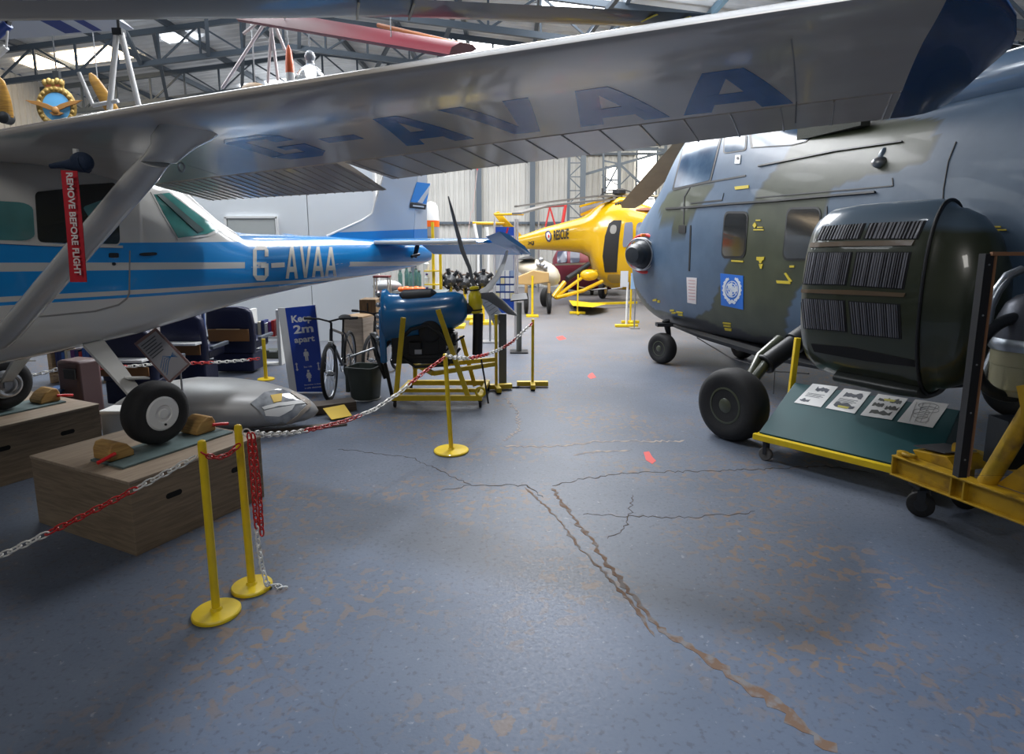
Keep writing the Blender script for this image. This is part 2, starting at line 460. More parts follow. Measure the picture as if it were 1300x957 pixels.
# walls
def corr_wall(p0, p1, h, per=.22, dep=.035, gable=False):
    p0, p1 = Vector(p0), Vector(p1); L = (p1 - p0).length; t = (p1 - p0) / L; n = Vector((-t.y, t.x, 0)); vs = []; fs = []; k = 0; s = 0.0
    while s < L:
        for a, d in ((0, 0), (.55, 0), (.65, dep), (.9, dep)):
            q = p0 + t * min(s + a * per, L) + n * d; top = roofz(q.x) if gable else h
            vs += [q, Vector((q.x, q.y, top))]; k += 1
        s += per
    m = MB().add(vs, [(2 * i, 2 * i + 2, 2 * i + 3, 2 * i + 1) for i in range(k - 1)]); return m
WALLM = mat('cream_cladding', (.52, .52, .50), .6, var=.12, vscale=1.2)
wb = corr_wall((XL, YB, 0), (XR, YB, 0), 0, gable=True).build('wall_back', WALLM, smooth=0); wb['kind'] = 'structure'
wr = corr_wall((XR, YB, 0), (XR, YF, 0), roofz(XR)).build('wall_right', WALLM, smooth=0); wr['kind'] = 'structure'
wl = corr_wall((XL, YF, 0), (XL, YB, 0), roofz(XL)).build('wall_left', WALLM, smooth=0); wl['kind'] = 'structure'
wf = MB()
wf.box((-9.5, YF, 3), (11, .1, 6)); wf.box((7.5, YF, 3), (6, .1, 6)); wf.box((.2, YF, 6.3), (9, .1, 1.2))
wf = wf.build('wall_front', WALLM, smooth=0); wf['kind'] = 'structure'
# rails and columns on the back wall
for i, z in enumerate((2.55, 5.2)):
    o = MB().box(((XL + XR) / 2, YB - .1, z), (XR - XL, .08, .09)).build('trim_%d' % (i + 1), TRS, smooth=0); o['kind'] = 'structure'
def colx(px, py, y): return gy(px, py, y).x
for i, px in enumerate((400, 523, 608, 676, 880, 1010)):
    x = colx(px, 240, YB - .2); w = .2
    t = thing('wall_column', ['grey steel wall column behind the light aircraft cabin', 'grey steel wall column behind the light aircraft fin', 'thin grey wall column left of the yellow helicopter tail rotor', 'grey steel wall column above the yellow helicopter tail boom',
        'grey steel wall column behind the dark helicopter cockpit', 'grey steel wall column behind the dark helicopter cabin'][i], 'column', (x, YB - .18, 0), group='wall columns')
    MB().box((0, 0, 3.2), (w, .02, 6.4)).box((0, -.14, 3.2), (w, .02, 6.4)).box((0, -.07, 3.2), (.03, .13, 6.4)).build('steel_section', TRS, t, smooth=0, local=True)
    MB().box((0, -.07, .02), (.34, .3, .04)).build('base_plate', TRS, t, smooth=0, local=True)
# lattice column and bracing right of centre
x0 = colx(722, 230, 23.6); x1 = colx(740, 230, 23.6)
t = thing('lattice_column', 'lattice steel column rising behind the yellow helicopter', 'column', ((x0 + x1) / 2, 23.6, 0))
m = MB()
for x in (x0, x1): m.box((x, 23.6, 3.2), (.1 if x == x0 else .2, .1, 6.4))
m.build('upright', TRS, t, smooth=0)
m = MB(); z = .2; k = 0
while z < 6.2:
    a, b = (x0, x1) if k % 2 == 0 else (x1, x0); m.bar((a, 23.6, z), (b, 23.6, z + .5), .04, .04); m.bar((x0, 23.6, z), (x1, 23.6, z), .035, .035); z += .5; k += 1
m.build('lacing', TRS, t, smooth=0)
t = thing('wall_bracing', 'dark steel cross bracing in front of the bright end windows', 'bracing', (colx(800, 230, 23.8), 23.8, 0)); m = MB()
def bp2(a, b, w=.09): m.bar(gy(a[0], a[1], 23.8), gy(b[0], b[1], 23.8), w, w)
bp2((786, 190), (786, 262), .12); bp2((766, 190), (766, 262), .07); bp2((740, 222), (845, 192)); bp2((786, 208), (845, 262), .08); bp2((786, 208), (764, 250), .06); bp2((735, 262), (850, 250), .05); bp2((845, 180), (845, 275), .1); bp2((766, 204), (786, 208), .06)
bp2((764, 222), (786, 236), .04); bp2((786, 236), (800, 222), .04); bp2((740, 190), (845, 190), .08)
m.add([], []); m.build('brace', TRS, t, smooth=0)
m = MB(); 
for a in ((786, 255), (845, 270)): p = gy(a[0], a[1], 23.8); m.box((p.x, p.y, p.z / 2), (.16, .16, p.z))
m.build('upright', TRS, t, smooth=0)
WIN = mat('daylight_window', (.9, .9, .85), .3, emit=(1.0, .93, .8), estr=6.0)
for i, (a, b) in enumerate([((769, 212), (785, 245)), ((809, 188), (831, 285)), ((1230, 60), (1290, 100))]):
    y = YB - .08
    if i == 2: continue
    p, q = gy(a[0], a[1], y), gy(b[0], b[1], y)
    o = MB().box(((p.x + q.x) / 2, y, (p.z + q.z) / 2), (q.x - p.x, .02, p.z - q.z)).build('window_%d' % (i + 1), WIN, smooth=0); o['kind'] = 'structure'
    f = MB()
    for xx in (p.x, q.x): f.box((xx, y - .02, (p.z + q.z) / 2), (.06, .06, p.z - q.z + .06))
    for zz in (p.z, q.z, (p.z + q.z) / 2): f.box(((p.x + q.x) / 2, y - .02, zz), (q.x - p.x, .06, .05))
    f.build('window_frame', TRS, o, smooth=0)
# right wall columns (seen over the dark helicopter)
for y in (15.6, 13.2, 9.5):
    t = thing('wall_column', 'grey steel wall column on the right wall beyond the wing tip', 'column', (XR - .2, y, 0), group='right wall columns')
    MB().box((0, 0, 2.9), (.02, .22, 5.8)).box((-.16, 0, 2.9), (.02, .22, 5.8)).box((-.08, 0, 2.9), (.15, .03, 5.8)).build('steel_section', mat('column_blue_grey', (.15, .2, .27), .5), t, smooth=0, local=True)
m = MB().box((XR - .15, 10, 5.0), (.1, 28, .1)).box((XR - .15, 10, 4.3), (.1, 28, .1)); o = m.build('trim_3', TRS, smooth=0); o['kind'] = 'structure'

# roof trusses
def truss(y, first=None):
    t = thing('roof_truss', 'dark lattice steel truss spanning the hall under the roof', 'roof truss', (RX, y, 0), group='lattice roof trusses')
    dep = .78; xs = []; x = XL
    def line(x, d): return Vector((x, y, roofz(x) - .22 - d))
    for d, nm in ((0, 'top_chord'), (dep, 'bottom_chord')):
        m = MB(); m.bar(line(XL, d), line(RX, d), .1, .13); m.bar(line(RX, d), line(XR, d), .1, .13); m.build(nm, TRS, t, smooth=0)
    m = MB(); x = RX; k = 0; step = 1.1
    while x < XR - .1:
        n = min(x + step, XR - .05); m.bar(line(x, 0), line(x, dep), .05, .05)
        if k % 2 == 0: m.bar(line(x, 0), line(n, dep), .045, .045)
        else: m.bar(line(x, dep), line(n, 0), .045, .045)
        x = n; k += 1
    x = RX; k = 0
    while x > XL + .1:
        n = max(x - step, XL + .05); m.bar(line(n, 0), line(n, dep), .05, .05)
        if k % 2 == 0: m.bar(line(x, 0), line(n, dep), .045, .045)
        else: m.bar(line(x, dep), line(n, 0), .045, .045)
        x = n; k += 1
    m.build('web_bracing', TRS, t, smooth=0)
    return t
tr0 = truss(17.2)
for y in (20.6, 13.8, 10.4, 7.0, 3.6, .2, -3.2):
    copy_tree(tr0, Matrix.Translation((RX, y, 0)))
# braces linking the trusses
t = thing('roof_brace', 'dark diagonal braces tying the trusses at the left of the hall', 'roof bracing', (-6, 17.2, 0)); m = MB()
for (x, y, x2, y2) in ((-9.8, 17.2, -8.6, 13.8), (-8.0, 17.2, -6.4, 13.8), (-5.6, 17.2, -4.4, 13.8), (-8.6, 20.6, -7.0, 17.2), (-11, 20.6, -9.4, 17.2), (-4.6, 20.6, -3.0, 17.2), (-2, 17.2, -1, 13.8), (1.5, 13.8, 2.5, 10.4)):
    m.bar((x, y, roofz(x) - 1.0), (x2, y2, roofz(x2) - .22), .09, .09)
m.build('diagonal_brace', TRS, t, smooth=0)

# white sliding door panel behind the light aircraft
pa, pb = gz(478, 430), gz(245, 430); Y0 = 11.4
t = thing('partition_panel', 'large white panelled partition standing behind the blue and white light aircraft', 'partition', ((pa.x + pb.x) / 2, Y0, 0))
xa, xb = gy(250, 300, Y0).x, gy(478, 300, Y0).x; xm = gy(393, 300, Y0).x; PNL = mat('white_panel', (.66, .69, .72), .45, var=.06, vscale=1)
for a, b in ((xa, xm - .01), (xm + .01, xb)): MB().box(((a + b) / 2, Y0, 1.75), (b - a, .08, 3.5)).build('panel', PNL, t, smooth=0)
MB().box(((xa + xb) / 2, Y0, 3.53), (xb - xa + .1, .12, .06)).box((xb, Y0, 1.75), (.05, .12, 3.5)).build('edge_frame', WHITE, t, smooth=0)
p = gy(320, 290, Y0 - .06)
MB().box((p.x, Y0 - .06, p.z), (.85, .05, .36)).build('hatch', mat('grey_hatch', (.42, .44, .43), .5), t, smooth=0)
MB().box((p.x, Y0 - .07, p.z + .2), (.95, .06, .04)).box((p.x + .46, Y0 - .07, p.z), (.04, .06, .4)).box((p.x - .46, Y0 - .07, p.z), (.04, .06, .4)).build('hatch_frame', WHITE, t, smooth=0)
# ================================================================== BLUE AND WHITE LIGHT AIRCRAFT
PH, PS, PZ, PB = .452, .972, .49, .039
AO = Vector((-3.28, 4.455, PZ))
aX = Vector((math.sin(PH) * math.cos(PB), math.cos(PH) * math.cos(PB), math.sin(PB))); aP = Vector((math.cos(PH), -math.sin(PH), 0))
aZ = Vector((-math.sin(PH) * math.sin(PB), -math.cos(PH) * math.sin(PB), math.cos(PB)))
def A(x, y, z): return AO + PS * (aX * x + aP * y + aZ * z)      # x aft, y to port, z up
MA = Matrix.Translation(AO) @ Matrix((aX, -aP, aZ)).transposed().to_4x4()
plane = thing('light_aircraft', 'blue and white high-wing light aircraft lettered G-AVAA, parked with its wheels on wooden boxes', 'aeroplane', matrix=MA)
WPA = mat('aircraft_white_paint', (.60, .59, .56), .25, coat=.6, var=.1, vscale=3)
WING = mat('wing_white_paint', (.66, .59, .52), .24, coat=.4, var=.16, vscale=2.2, bump=.05, bscale=8)
BPA = mat('aircraft_blue_paint', (.008, .23, .62), .25, coat=.7)
BLT = mat('dark_blue_letter_paint', (.002, .15, .42), .25, coat=.3)
TIPB = mat('wing_tip_blue', (.008, .07, .21), .25, coat=.5)
SEAM = mat('seam_line', (.26, .25, .24), .6)
# fuselage material with painted bands (object coordinates: x aft, z up)
def hull_material():
    m = bpy.data.materials.new('aircraft_hull_paint'); m.use_nodes = True; nt = m.node_tree; b = nt.nodes['Principled BSDF']; N = nt.nodes.new; L = nt.links.new
    tc = N('ShaderNodeTexCoord'); s = N('ShaderNodeSeparateXYZ'); L(tc.outputs['Object'], s.inputs[0])
    def lin(k):    # z + k*x
        a = N('ShaderNodeMath'); a.operation = 'MULTIPLY_ADD'; L(s.outputs['X'], a.inputs[0]); a.inputs[1].default_value = k / PS; L(s.outputs['Z'], a.inputs[2])
        d = N('ShaderNodeMath'); d.operation = 'DIVIDE'; L(a.outputs[0], d.inputs[0]); d.inputs[1].default_value = PS; 
        a.inputs[1].default_value = k
        return d.outputs[0]
    def step(src, th, gt=True):
        a = N('ShaderNodeMath'); a.operation = 'GREATER_THAN' if gt else 'LESS_THAN'; L(src, a.inputs[0]); a.inputs[1].default_value = th; return a.outputs[0]
    def mul(a, c):
        x = N('ShaderNodeMath'); x.operation = 'MULTIPLY'; L(a, x.inputs[0]); L(c, x.inputs[1]); return x.outputs[0]
    def mx(fac, a, col):
        x = N('ShaderNodeMix'); x.data_type = 'RGBA'; L(fac, x.inputs['Factor'])
        if isinstance(a, tuple): x.inputs['A'].default_value = a
        else: L(a, x.inputs['A'])
        x.inputs['B'].default_value = col; return x.outputs['Result']
    l1, l2 = lin(.069), lin(.059); wh = (.60, .59, .56, 1); bl = (.008, .26, .68, 1)
    c = mx(step(l2, .99), wh, bl)                       # blue above the lower line
    c = mx(mul(step(l2, 1.012), step(l2, 1.045, False)), c, wh)   # white pin stripe
    c = mx(mul(step(l1, 1.195), step(l1, 1.25, False)), c, wh)   # middle white stripe
    sill = N('ShaderNodeMath'); sill.operation = 'MULTIPLY_ADD'; L(s.outputs['X'], sill.inputs[0]); sill.inputs[1].default_value = .035; L(s.outputs['Z'], sill.inputs[2])
    up = mul(step(sill.outputs[0], 1.385 * PS), step(s.outputs['X'], 1.42, False))
    up = mul(up, step(s.outputs['X'], -1.35)); c = mx(up, c, wh)
    L(c, b.inputs['Base Color']); b.inputs['Roughness'].default_value = .25; b.inputs['Coat Weight'].default_value = .6
    return m
HULL = hull_material()
st = [(-2.62, .26, .78, 1.14, 2.2, 1), (-2.5, .36, .68, 1.22, 2.4, 1), (-1.5, .46, .58, 1.38, 2.8, .9), (-1.2, .50, .585, 1.42, 3.0, .9), (-.95, .525, .59, 1.72, 3.4, .86), (-.62, .53, .60, 1.99, 3.6, .86), (-.2, .535, .61, 2.03, 3.6, .86), (.4, .53, .64, 2.02, 3.6, .86),
      (.80, .50, .68, 1.92, 3.4, .86), (1.0, .475, .70, 1.80, 3.2, .84), (1.25, .435, .725, 1.60, 3.0, .84), (1.5, .395, .75, 1.44, 2.7, .9), (1.7, .37, .765, 1.405, 2.5, 1), (2.3, .30, .80, 1.37, 2.4, 1), (2.94, .235, .82, 1.335, 2.3, 1), (3.6, .17, .83, 1.28, 2.2, 1), (4.07, .13, .84, 1.24, 2.1, 1), (4.7, .085, .87, 1.18, 2.1, 1), (5.02, .035, .92, 1.10, 2, 1)]
fus = MB(); fus.loft([superring(lambda l, z, x=s[0]: A(x, l, z), s[1], s[2], s[3], s[4], 48, s[5]) for s in st])
fbv = fus.bvh(); hull = fus.build('fuselage', HULL, plane, smooth=50)
# windows along the near side
def pane(px, frame=True, m=GLASS_T, parent=hull, nm='window_pane', grow_=1.04, bv=None, th=.006, step=7, fm=None):
    bv = bv or fbv
    if frame:
        f = MB(); decal(f, bv, grow(px, grow_), th * .6, step); f.build('window_frame', fm or WPA, parent, smooth=30)
    g = MB(); decal(g, bv, px, th, step); return g.build(nm, m, parent, smooth=30)
CABD = mat('dark_cabin_glass', (.012, .016, .014), .12, coat=.6)
pane(rquad([(-60, 252), (41, 258), (44, 306), (-60, 303)], .18), m=GLASS_T)
pane(rquad([(44, 244), (84, 240), (98, 309), (48, 307)], .1), m=CABD, nm='dark_pillar_window', frame=False)
pane(rquad([(82, 236), (148, 232), (152, 310), (100, 309)], .1), m=CABD, nm='dark_window')
pane(rquad([(104, 263), (140, 250), (151, 275), (122, 292)], .1), m=GLASS_T, frame=False, th=.009)
pane([(195, 247), (214, 245), (276, 291), (262, 297), (226, 302), (208, 272)], m=mat('teal_rear_window', (.10, .42, .38), .1, coat=1, var=.7, vscale=2.5), grow_=1.12, nm='rear_window')
g = MB(); decal(g, fbv, [(198, 248), (203, 246), (258, 292), (250, 296)], .012, 5); g.build('rear_window_brace', mat('dark_teal_frame', (.02, .06, .06), .4), hull)
g = MB(); decal(g, fbv, [(-10, 305), (60, 309), (155, 312), (155, 315), (60, 312.5), (-10, 309)], .01, 5); g.build('window_sill', WPA, hull)
# door seams
g = MB()
for a in ([(160, 379), (163, 372), (164, 318), (165.5, 318), (165, 373), (161.5, 380)], [(8, 404), (60, 400), (120, 394), (150, 386), (160, 378), (161.5, 380), (151, 388), (121, 396), (60, 402), (8, 406)]): decal(g, fbv, a, .002, 4)
g.build('door_seam', SEAM, hull)
g = MB(); decal(g, fbv, rquad([(138, 321), (150, 321), (150, 327), (138, 327)], .2), .008, 4); decal(g, fbv, rquad([(177, 321), (198, 320), (198, 324), (177, 325)], .3), .012, 4); g.build('door_handle', DARK, hull)
g = MB(); decal(g, fbv, rquad([(142, 333), (146.5, 333), (146.5, 337), (142, 337)], .4), .006, 3); g.build('door_lock', DARK, hull)
LETW = mat('registration_white', (.70, .68, .62), .35)
g = MB()
GL2 = {'A': [[(0, 0), (.24, 0), (.58, 1), (.38, 1)], [(1, 0), (.76, 0), (.42, 1), (.62, 1)], [(.2, .2), (.8, .2), (.74, .36), (.26, .36)]], 'V': [[(0, 1), (.24, 1), (.58, 0), (.38, 0)], [(1, 1), (.76, 1), (.42, 0), (.62, 0)]],
       'G': [[(0, .14), (.24, .14), (.24, .86), (0, .86)], [(0, .85), (.24, .86), (.76, .86), (1, .85), (.75, 1), (.25, 1)], [(.76, .68), (1, .68), (1, .86), (.76, .86)], [(0, .15), (.25, 0), (.75, 0), (1, .15), (.76, .14), (.24, .14)], [(.76, .13), (1, .13), (1, .46), (.76, .46)], [(.5, .36), (1, .36), (1, .48), (.5, .48)]]}
for ch, x0_, x1_, yb, yt in (('G', 321, 340.5, 356, 311), ('A', 362.5, 378, 353.5, 312), ('V', 380.5, 394.5, 352.5, 312.5), ('A', 396, 411, 351.5, 313), ('A', 412.5, 427, 350.5, 313.5)):
    for k, pc in enumerate(GL2[ch]): decal(g, fbv, [(x0_ + (x1_ - x0_) * u, yb + (yt - yb) * v) for u, v in pc], .003 + .0004 * k, 4)
decal(g, fbv, [(344, 334), (361, 333), (361, 339), (344, 340)], .004, 4)
g.build('registration_letters', LETW, hull, smooth=0)
# bits of stripe breaks
g = MB(); decal(g, fbv, [(311, 329), (444, 329), (444, 342), (311, 344)], .0012, 6); g.build('registration_background', BPA, hull, smooth=30)
# nose: cowl, spinner, propeller (out of frame to the left)
m = MB(); m.lathe(A(-2.6, 0, .98), -aX, [(0, .17), (.08, .16), (.2, .1), (.28, .01)], 24); m.build('spinner', WPA, plane)
for s_ in (1, -1):
    m = MB(); m.loft([[A(-2.68 + dx, s_ * r * .2 * 0 + w, .98 + s_ * r) for dx, w in ((-.01, -c), (.02, -c * .3), (.03, c), (0, c * .3))] for r, c in ((.1, .05), (.4, .075), (.7, .06), (.86, .02))]); m.build('propeller_blade', DARK, plane)
# ---------------- wing
def zn(y): return 1.975 + .014 * abs(y)
def xl(y): return -.72 if abs(y) < 2.4 else -.72 + (abs(y) - 2.4) * .035
def xt(y): return .95 if abs(y) < 2.4 else .95 - (abs(y) - 2.4) * .085
def zmid(y): return 1.895 + .024 * abs(y)
def zhin(y): return 1.775 + .034 * abs(y)
def ztr(y):
    a = abs(y); return (1.745 + .012 * a) if a < 2.4 else min(1.80 + (a - 2.9) * .046, 1.905)
HF = .70
def sec(y, x0=0.0, x1=1.0):
    """closed section between chord fractions"""
    L0, T0, z0, zm, zh, z1 = xl(y), xt(y), zn(y), zmid(y), zhin(y), ztr(y)
    c = T0 - L0
    def lo(u):
        if u < .30: q = 1 - u / .30; return zm + (z0 - zm) * (1 - math.sqrt(max(0, 1 - q * q)))
        if u < HF: return zm + (zh - zm) * ((u - .30) / (HF - .30)) ** 1.5
        return zh + (z1 - zh) * (u - HF) / (1 - HF)
    def up(u): return z0 * (1 - u) + z1 * u + .15 * (math.sqrt(u) * 1.35 - u * 1.0 - .35 * u ** 3) * 1.2 + .0 * (1 - u)
    us = [x0 + (x1 - x0) * (i / 18) ** 1.6 for i in range(19)] if x0 == 0 else [x0 + (x1 - x0) * i / 6 for i in range(7)]
    pts = [(L0 + c * u, lo(u)) for u in us] + [(L0 + c * u, max(up(u), lo(u) + .006)) for u in reversed(us)]
    return pts
YS = [-5.25, -4.4, -3.4, -2.45, -1.5, -.55, 0, .55, 1.0, 1.5, 2.0, 2.45, 2.9, 3.4, 3.9, 4.4, 4.9, 5.30]
wing = MB(); wing.loft([[A(x, y, z) for x, z in sec(y, 0, HF)] for y in YS]); wbv = wing.bvh(); WO = wing.build('wing', WING, plane, smooth=45)
# flap and aileron on each side
def surf_piece(y0, y1, nm, par, droop=0.0, n=6, beads=.17, mt=WING):
    g = MB(); ys = [y0 + (y1 - y0) * i / n for i in range(n + 1)]
    def S(y):
        r = sec(y, HF + .012, 1.0); h = r[0][0]; T = xt(y)
        return [(x, z - droop * (x - h) / (T - h)) for x, z in r]
    g.loft([[A(x, y, z) for x, z in S(y)] for y in ys])
    o = g.build(nm, mt, plane, smooth=45); k = abs(y0) + .05; g2 = MB()
    while k < abs(y1) - .02:
        y = math.copysign(k, y0); S_ = S(y)[:7]
        g2.tube([A(x, y, z - .001) for x, z in S_], .0045, 6); k += beads
    if y0 > 0: g2.build('stiffening_bead', WING, o, smooth=60)
    return o
for s_ in (1, -1):
    surf_piece(s_ * .58, s_ * 2.36, 'flap', plane, .065, beads=.085); surf_piece(s_ * 2.42, s_ * 5.297, 'aileron', plane, 0, 10, .2)
# wing tips
for s_ in (1, -1):
    R = []
    for dy, f0, f1, zk in ((0, 0, 0, 1.0), (.07, .03, .0, .92), (.13, .08, .0, .75), (.18, .16, .01, .5), (.21, .25, .03, .25), (.22, .32, .05, .08)):
        P = sec(s_ * 5.30, 0, 1.0); L0, T0 = xl(5.3), xt(5.3); c_ = T0 - L0; a_, b_ = L0 + c_ * f0, T0 - c_ * f1 + .35 * dy
        R.append([A(a_ + (b_ - a_) * (x - L0) / c_, s_ * (5.30 + dy), 1.965 + (z - 1.965) * zk) for x, z in P])
    m = MB(); m.loft(R); m.build('wing_tip', TIPB, plane, smooth=60)
# blue band inboard of the tip and registration under the wing (cast upwards onto the lower surface)
def under(mb, poly, th=.0025, step=.12):
    vs, fs = cdt_fill(poly, step); pts = []
    for p in vs:
        o = A(p[0], p[1], 1.0); h = wbv.ray_cast(o, aZ); q = h[0] if h[0] is not None else A(p[0], p[1], 1.87)
        pts.append((q, -aZ * th))
    extrude_tris(mb, pts, fs, th)
GL_ = {'A': [[(0, 0), (.27, 0), (.56, 1), (.34, 1)], [(1, 0), (.73, 0), (.44, 1), (.66, 1)], [(.2, .18), (.8, .18), (.72, .42), (.28, .42)]],
       'V': [[(0, 1), (.27, 1), (.56, 0), (.34, 0)], [(1, 1), (.73, 1), (.44, 0), (.66, 0)]], '-': [[(0, .4), (1, .4), (1, .58), (0, .58)]],
       'G': [[(0, .14), (.3, .14), (.3, .86), (0, .86)], [(0, .85), (.3, .80), (.7, .80), (1, .85), (.8, 1), (.2, 1)], [(.7, .66), (1, .66), (1, .86), (.7, .86)], [(0, .15), (.2, 0), (.8, 0), (1, .15), (.7, .2), (.3, .2)], [(.7, .14), (1, .14), (1, .46), (.7, .46)], [(.5, .34), (1, .34), (1, .48), (.5, .48)]]}
g = MB()
for ch, a, b in (('G', 2.06, 2.48), ('-', 2.62, 2.86), ('A', 3.0, 3.42), ('V', 3.50, 3.94), ('A', 4.0, 4.42), ('A', 4.48, 4.92)):
    for k, pc in enumerate(GL_[ch]):
        under(g, [(.31 - .47 * v, a + (b - a) * u) for u, v in pc], (.0007 + .0003 * k), .1)
g.build('underwing_registration', BLT, WO, smooth=0)
g = MB()
for y in (1.35, 4.93): under(g, [(-.42, y), (.42, y), (.42, y + .005), (-.42, y + .005)], .0004, .04)
g.build('panel_seam', SEAM, WO, smooth=0)
# strut with fairings, near and far side
def strut(s_):
    top, bot = Vector((-.50, s_ * 2.04, 1.81)), Vector((-.62, s_ * .50, .78)); R = []
    for u, w, h in ((0, .075, .032), (.06, .09, .04), (.5, .09, .04), (.93, .09, .04), (1, .08, .035)):
        p = bot.lerp(top, u); d = (top - bot).normalized(); n = Vector((0, d.z, -d.y)) * (1 if s_ > 0 else -1)
        R.append([A(*(p + Vector((w * math.cos(a), 0, 0)) + n * (h * math.sin(a)))) for a in [2 * PI * k / 16 for k in range(16)]])
    m = MB(); m.loft(R); so = m.build('wing_strut', WPA, plane, smooth=60)
    R = []
    for u, w, h in ((-.02, .095, .048), (.35, .105, .055), (.7, .12, .065), (1.0, .155, .085), (1.5, .17, .095)):
        p = top + Vector((.02, s_ * .13 * u, .11 * u)) + Vector((.05 * u, 0, 0)); R.append([A(*(p + Vector((w * math.cos(a), h * math.sin(a) * .9, 0)))) for a in [2 * PI * k / 18 for k in range(18)]])
    m = MB(); m.loft(R); m.build('strut_fairing', WPA, so, smooth=60)
    m = MB(); p = top + Vector((.03, s_ * .02, .03)); m.torus(A(*(p + Vector((.1, 0, -.05)))), aX, .022, .005, 14, 6); m.build('tie_down_ring', STEEL, so)
strut(1); strut(-1)
# undercarriage
def gear(s_):
    R = []
    for y, z, w, x in ((.36, .66, .075, .02), (.62, .47, .06, .01), (.86, .28, .045, 0), (.9, .25, .045, 0)):
        R.append([A(x + a * w, s_ * y, z + b * .014) for a, b in ((-1, -1), (1, -1), (1, 1), (-1, 1))])
    m = MB(); m.loft(R); lg = m.build('gear_leg', WPA, plane, smooth=30)
    m = MB(); m.bar(A(.0, s_ * .72, .44), A(.14, s_ * .74, .41), .07, .012); m.build('step', WPA, lg, smooth=0)
    c = A(0, s_ * 1.0, .222); ax = aP * s_
    m = MB(); prof = [(-.075, .115), (-.082, .14), (-.085, .175), (-.07, .205), (-.04, .219), (0, .222), (.04, .219), (.07, .205), (.085, .175), (.082, .14), (.075, .115)]
    m.lathe(c, ax, [(d * PS, r * PS) for d, r in prof], 44)
    w = m.build('tyre', BLACK, plane, smooth=50)
    m = MB(); 
    m.lathe(c, ax, [(.02, .118), (.074, .116), (.084, .105), (.086, .06), (.079, .055), (.079, .035), (.09, .03), (.092, .001)] if s_ > 0 else [(-.1, .04), (-.09, .09), (-.074, .114), (.0, .116), (.074, .116), (.084, .105), (.086, .06), (.092, .001)], 36)
    m.build('wheel_hub', WHITE if s_ > 0 else STEEL, w, smooth=35)
    if s_ > 0:
        m = MB(); m.lathe(c + ax * .086 - aZ * .075, ax, [(-.004, .008), (.006, .008)], 10); m.build('tyre_valve', BLACK, w)
    m = MB(); m.torus(c - ax * .12, ax, .085, .018, 20, 8); m.bar(c - ax * .12, c - ax * .05, .05, .05); m.build('brake_caliper', STEEL, w)
gear(1); gear(-1)
m = MB(); m.tube([A(-1.45, 0, .62), A(-1.5, 0, .3), A(-1.5, 0, .18)], .035, 10); ng = m.build('nose_gear_leg', WPA, plane)
m = MB(); m.lathe(A(-1.5, 0, .19) - aP * .0, aP, [(-.06, .1), (-.065, .15), (-.04, .182), (0, .186), (.04, .182), (.065, .15), (.06, .1)], 32); tn = m.build('tyre', BLACK, plane)
m = MB(); m.lathe(A(-1.5, 0, .19), aP, [(-.07, .09), (.07, .09)], 20); m.build('wheel_hub', WHITE, tn)
# tail: fin, rudder, stabilisers
def fin(poly, th, nm, mt, par=plane):
    R = []
    n = len(poly)
    m = MB(); m.add([A(x, th * w, z) for x, z, w in poly] + [A(x, -th * w, z) for x, z, w in poly], [tuple(range(n)), tuple(range(2 * n - 1, n - 1, -1))] + [(i, (i + 1) % n, (i + 1) % n + n, i + n) for i in range(n)])
    return m.build(nm, mt, par, smooth=30)
def fin_material():
    m = bpy.data.materials.new('fin_paint'); m.use_nodes = True; nt = m.node_tree; b = nt.nodes['Principled BSDF']; N = nt.nodes.new; L = nt.links.new
    tc = N('ShaderNodeTexCoord'); s = N('ShaderNodeSeparateXYZ'); L(tc.outputs['Object'], s.inputs[0])
    a = N('ShaderNodeMath'); a.operation = 'LESS_THAN'; L(s.outputs['Z'], a.inputs[0]); a.inputs[1].default_value = 1.375 * PS
    x = N('ShaderNodeMix'); x.data_type = 'RGBA'; L(a.outputs[0], x.inputs['Factor']); x.inputs['A'].default_value = (.60, .62, .65, 1); x.inputs['B'].default_value = (.008, .26, .68, 1)
    L(x.outputs['Result'], b.inputs['Base Color']); b.inputs['Roughness'].default_value = .3; b.inputs['Coat Weight'].default_value = .5; return m
FINM = fin_material()
fo = fin([(2.9, 1.32, .2), (3.55, 1.50, .25), (3.75, 1.58, .3), (4.35, 2.62, .3), (4.85, 2.64, 1), (4.70, 1.95, 1), (4.55, 1.15, 1)], .04, 'fin', FINM)
ru = fin([(4.57, 1.0, 1), (4.565, 1.15, 1), (4.715, 1.95, 1), (4.865, 2.64, 1), (5.06, 2.62, .1), (5.02, 2.0, .1), (4.98, 1.5, .1), (4.97, .95, .1)], .036, 'rudder', FINM)
m = MB(); m.tube([A(2.9, 0, 1.335), A(3.55, 0, 1.51), A(3.75, 0, 1.59), A(4.35, 0, 2.63)], .014, 8); m.build('fin_leading_edge', WHITE, fo)
def flat(px, nm, mt, yb, th=.004, par=None):
    n = -aP; P = [onplane(a, b, A(0, yb, 1), aP) for a, b in px]; m = MB(); m.prism(P, aP * th); return m.build(nm, mt, par, smooth=0)
EMB = mat('emblem_blue', (.05, .30, .75), .4)
flat([(529, 231), (546, 233), (541, 259), (521, 256)], 'tail_emblem', EMB, .042, par=fo)
flat([(545, 236), (544.5, 243), (536, 258), (530, 257)], 'emblem_stripe', WHITE, .047, par=fo)
flat([(521, 257.5), (541, 260), (540, 266), (520, 264)], 'emblem_plate', mat('emblem_dark', (.03, .03, .035), .5), .042, par=fo)
flat([(524, 260), (538, 261.5), (538, 263.5), (524, 262)], 'emblem_plate_panel', WHITE, .047, par=fo)
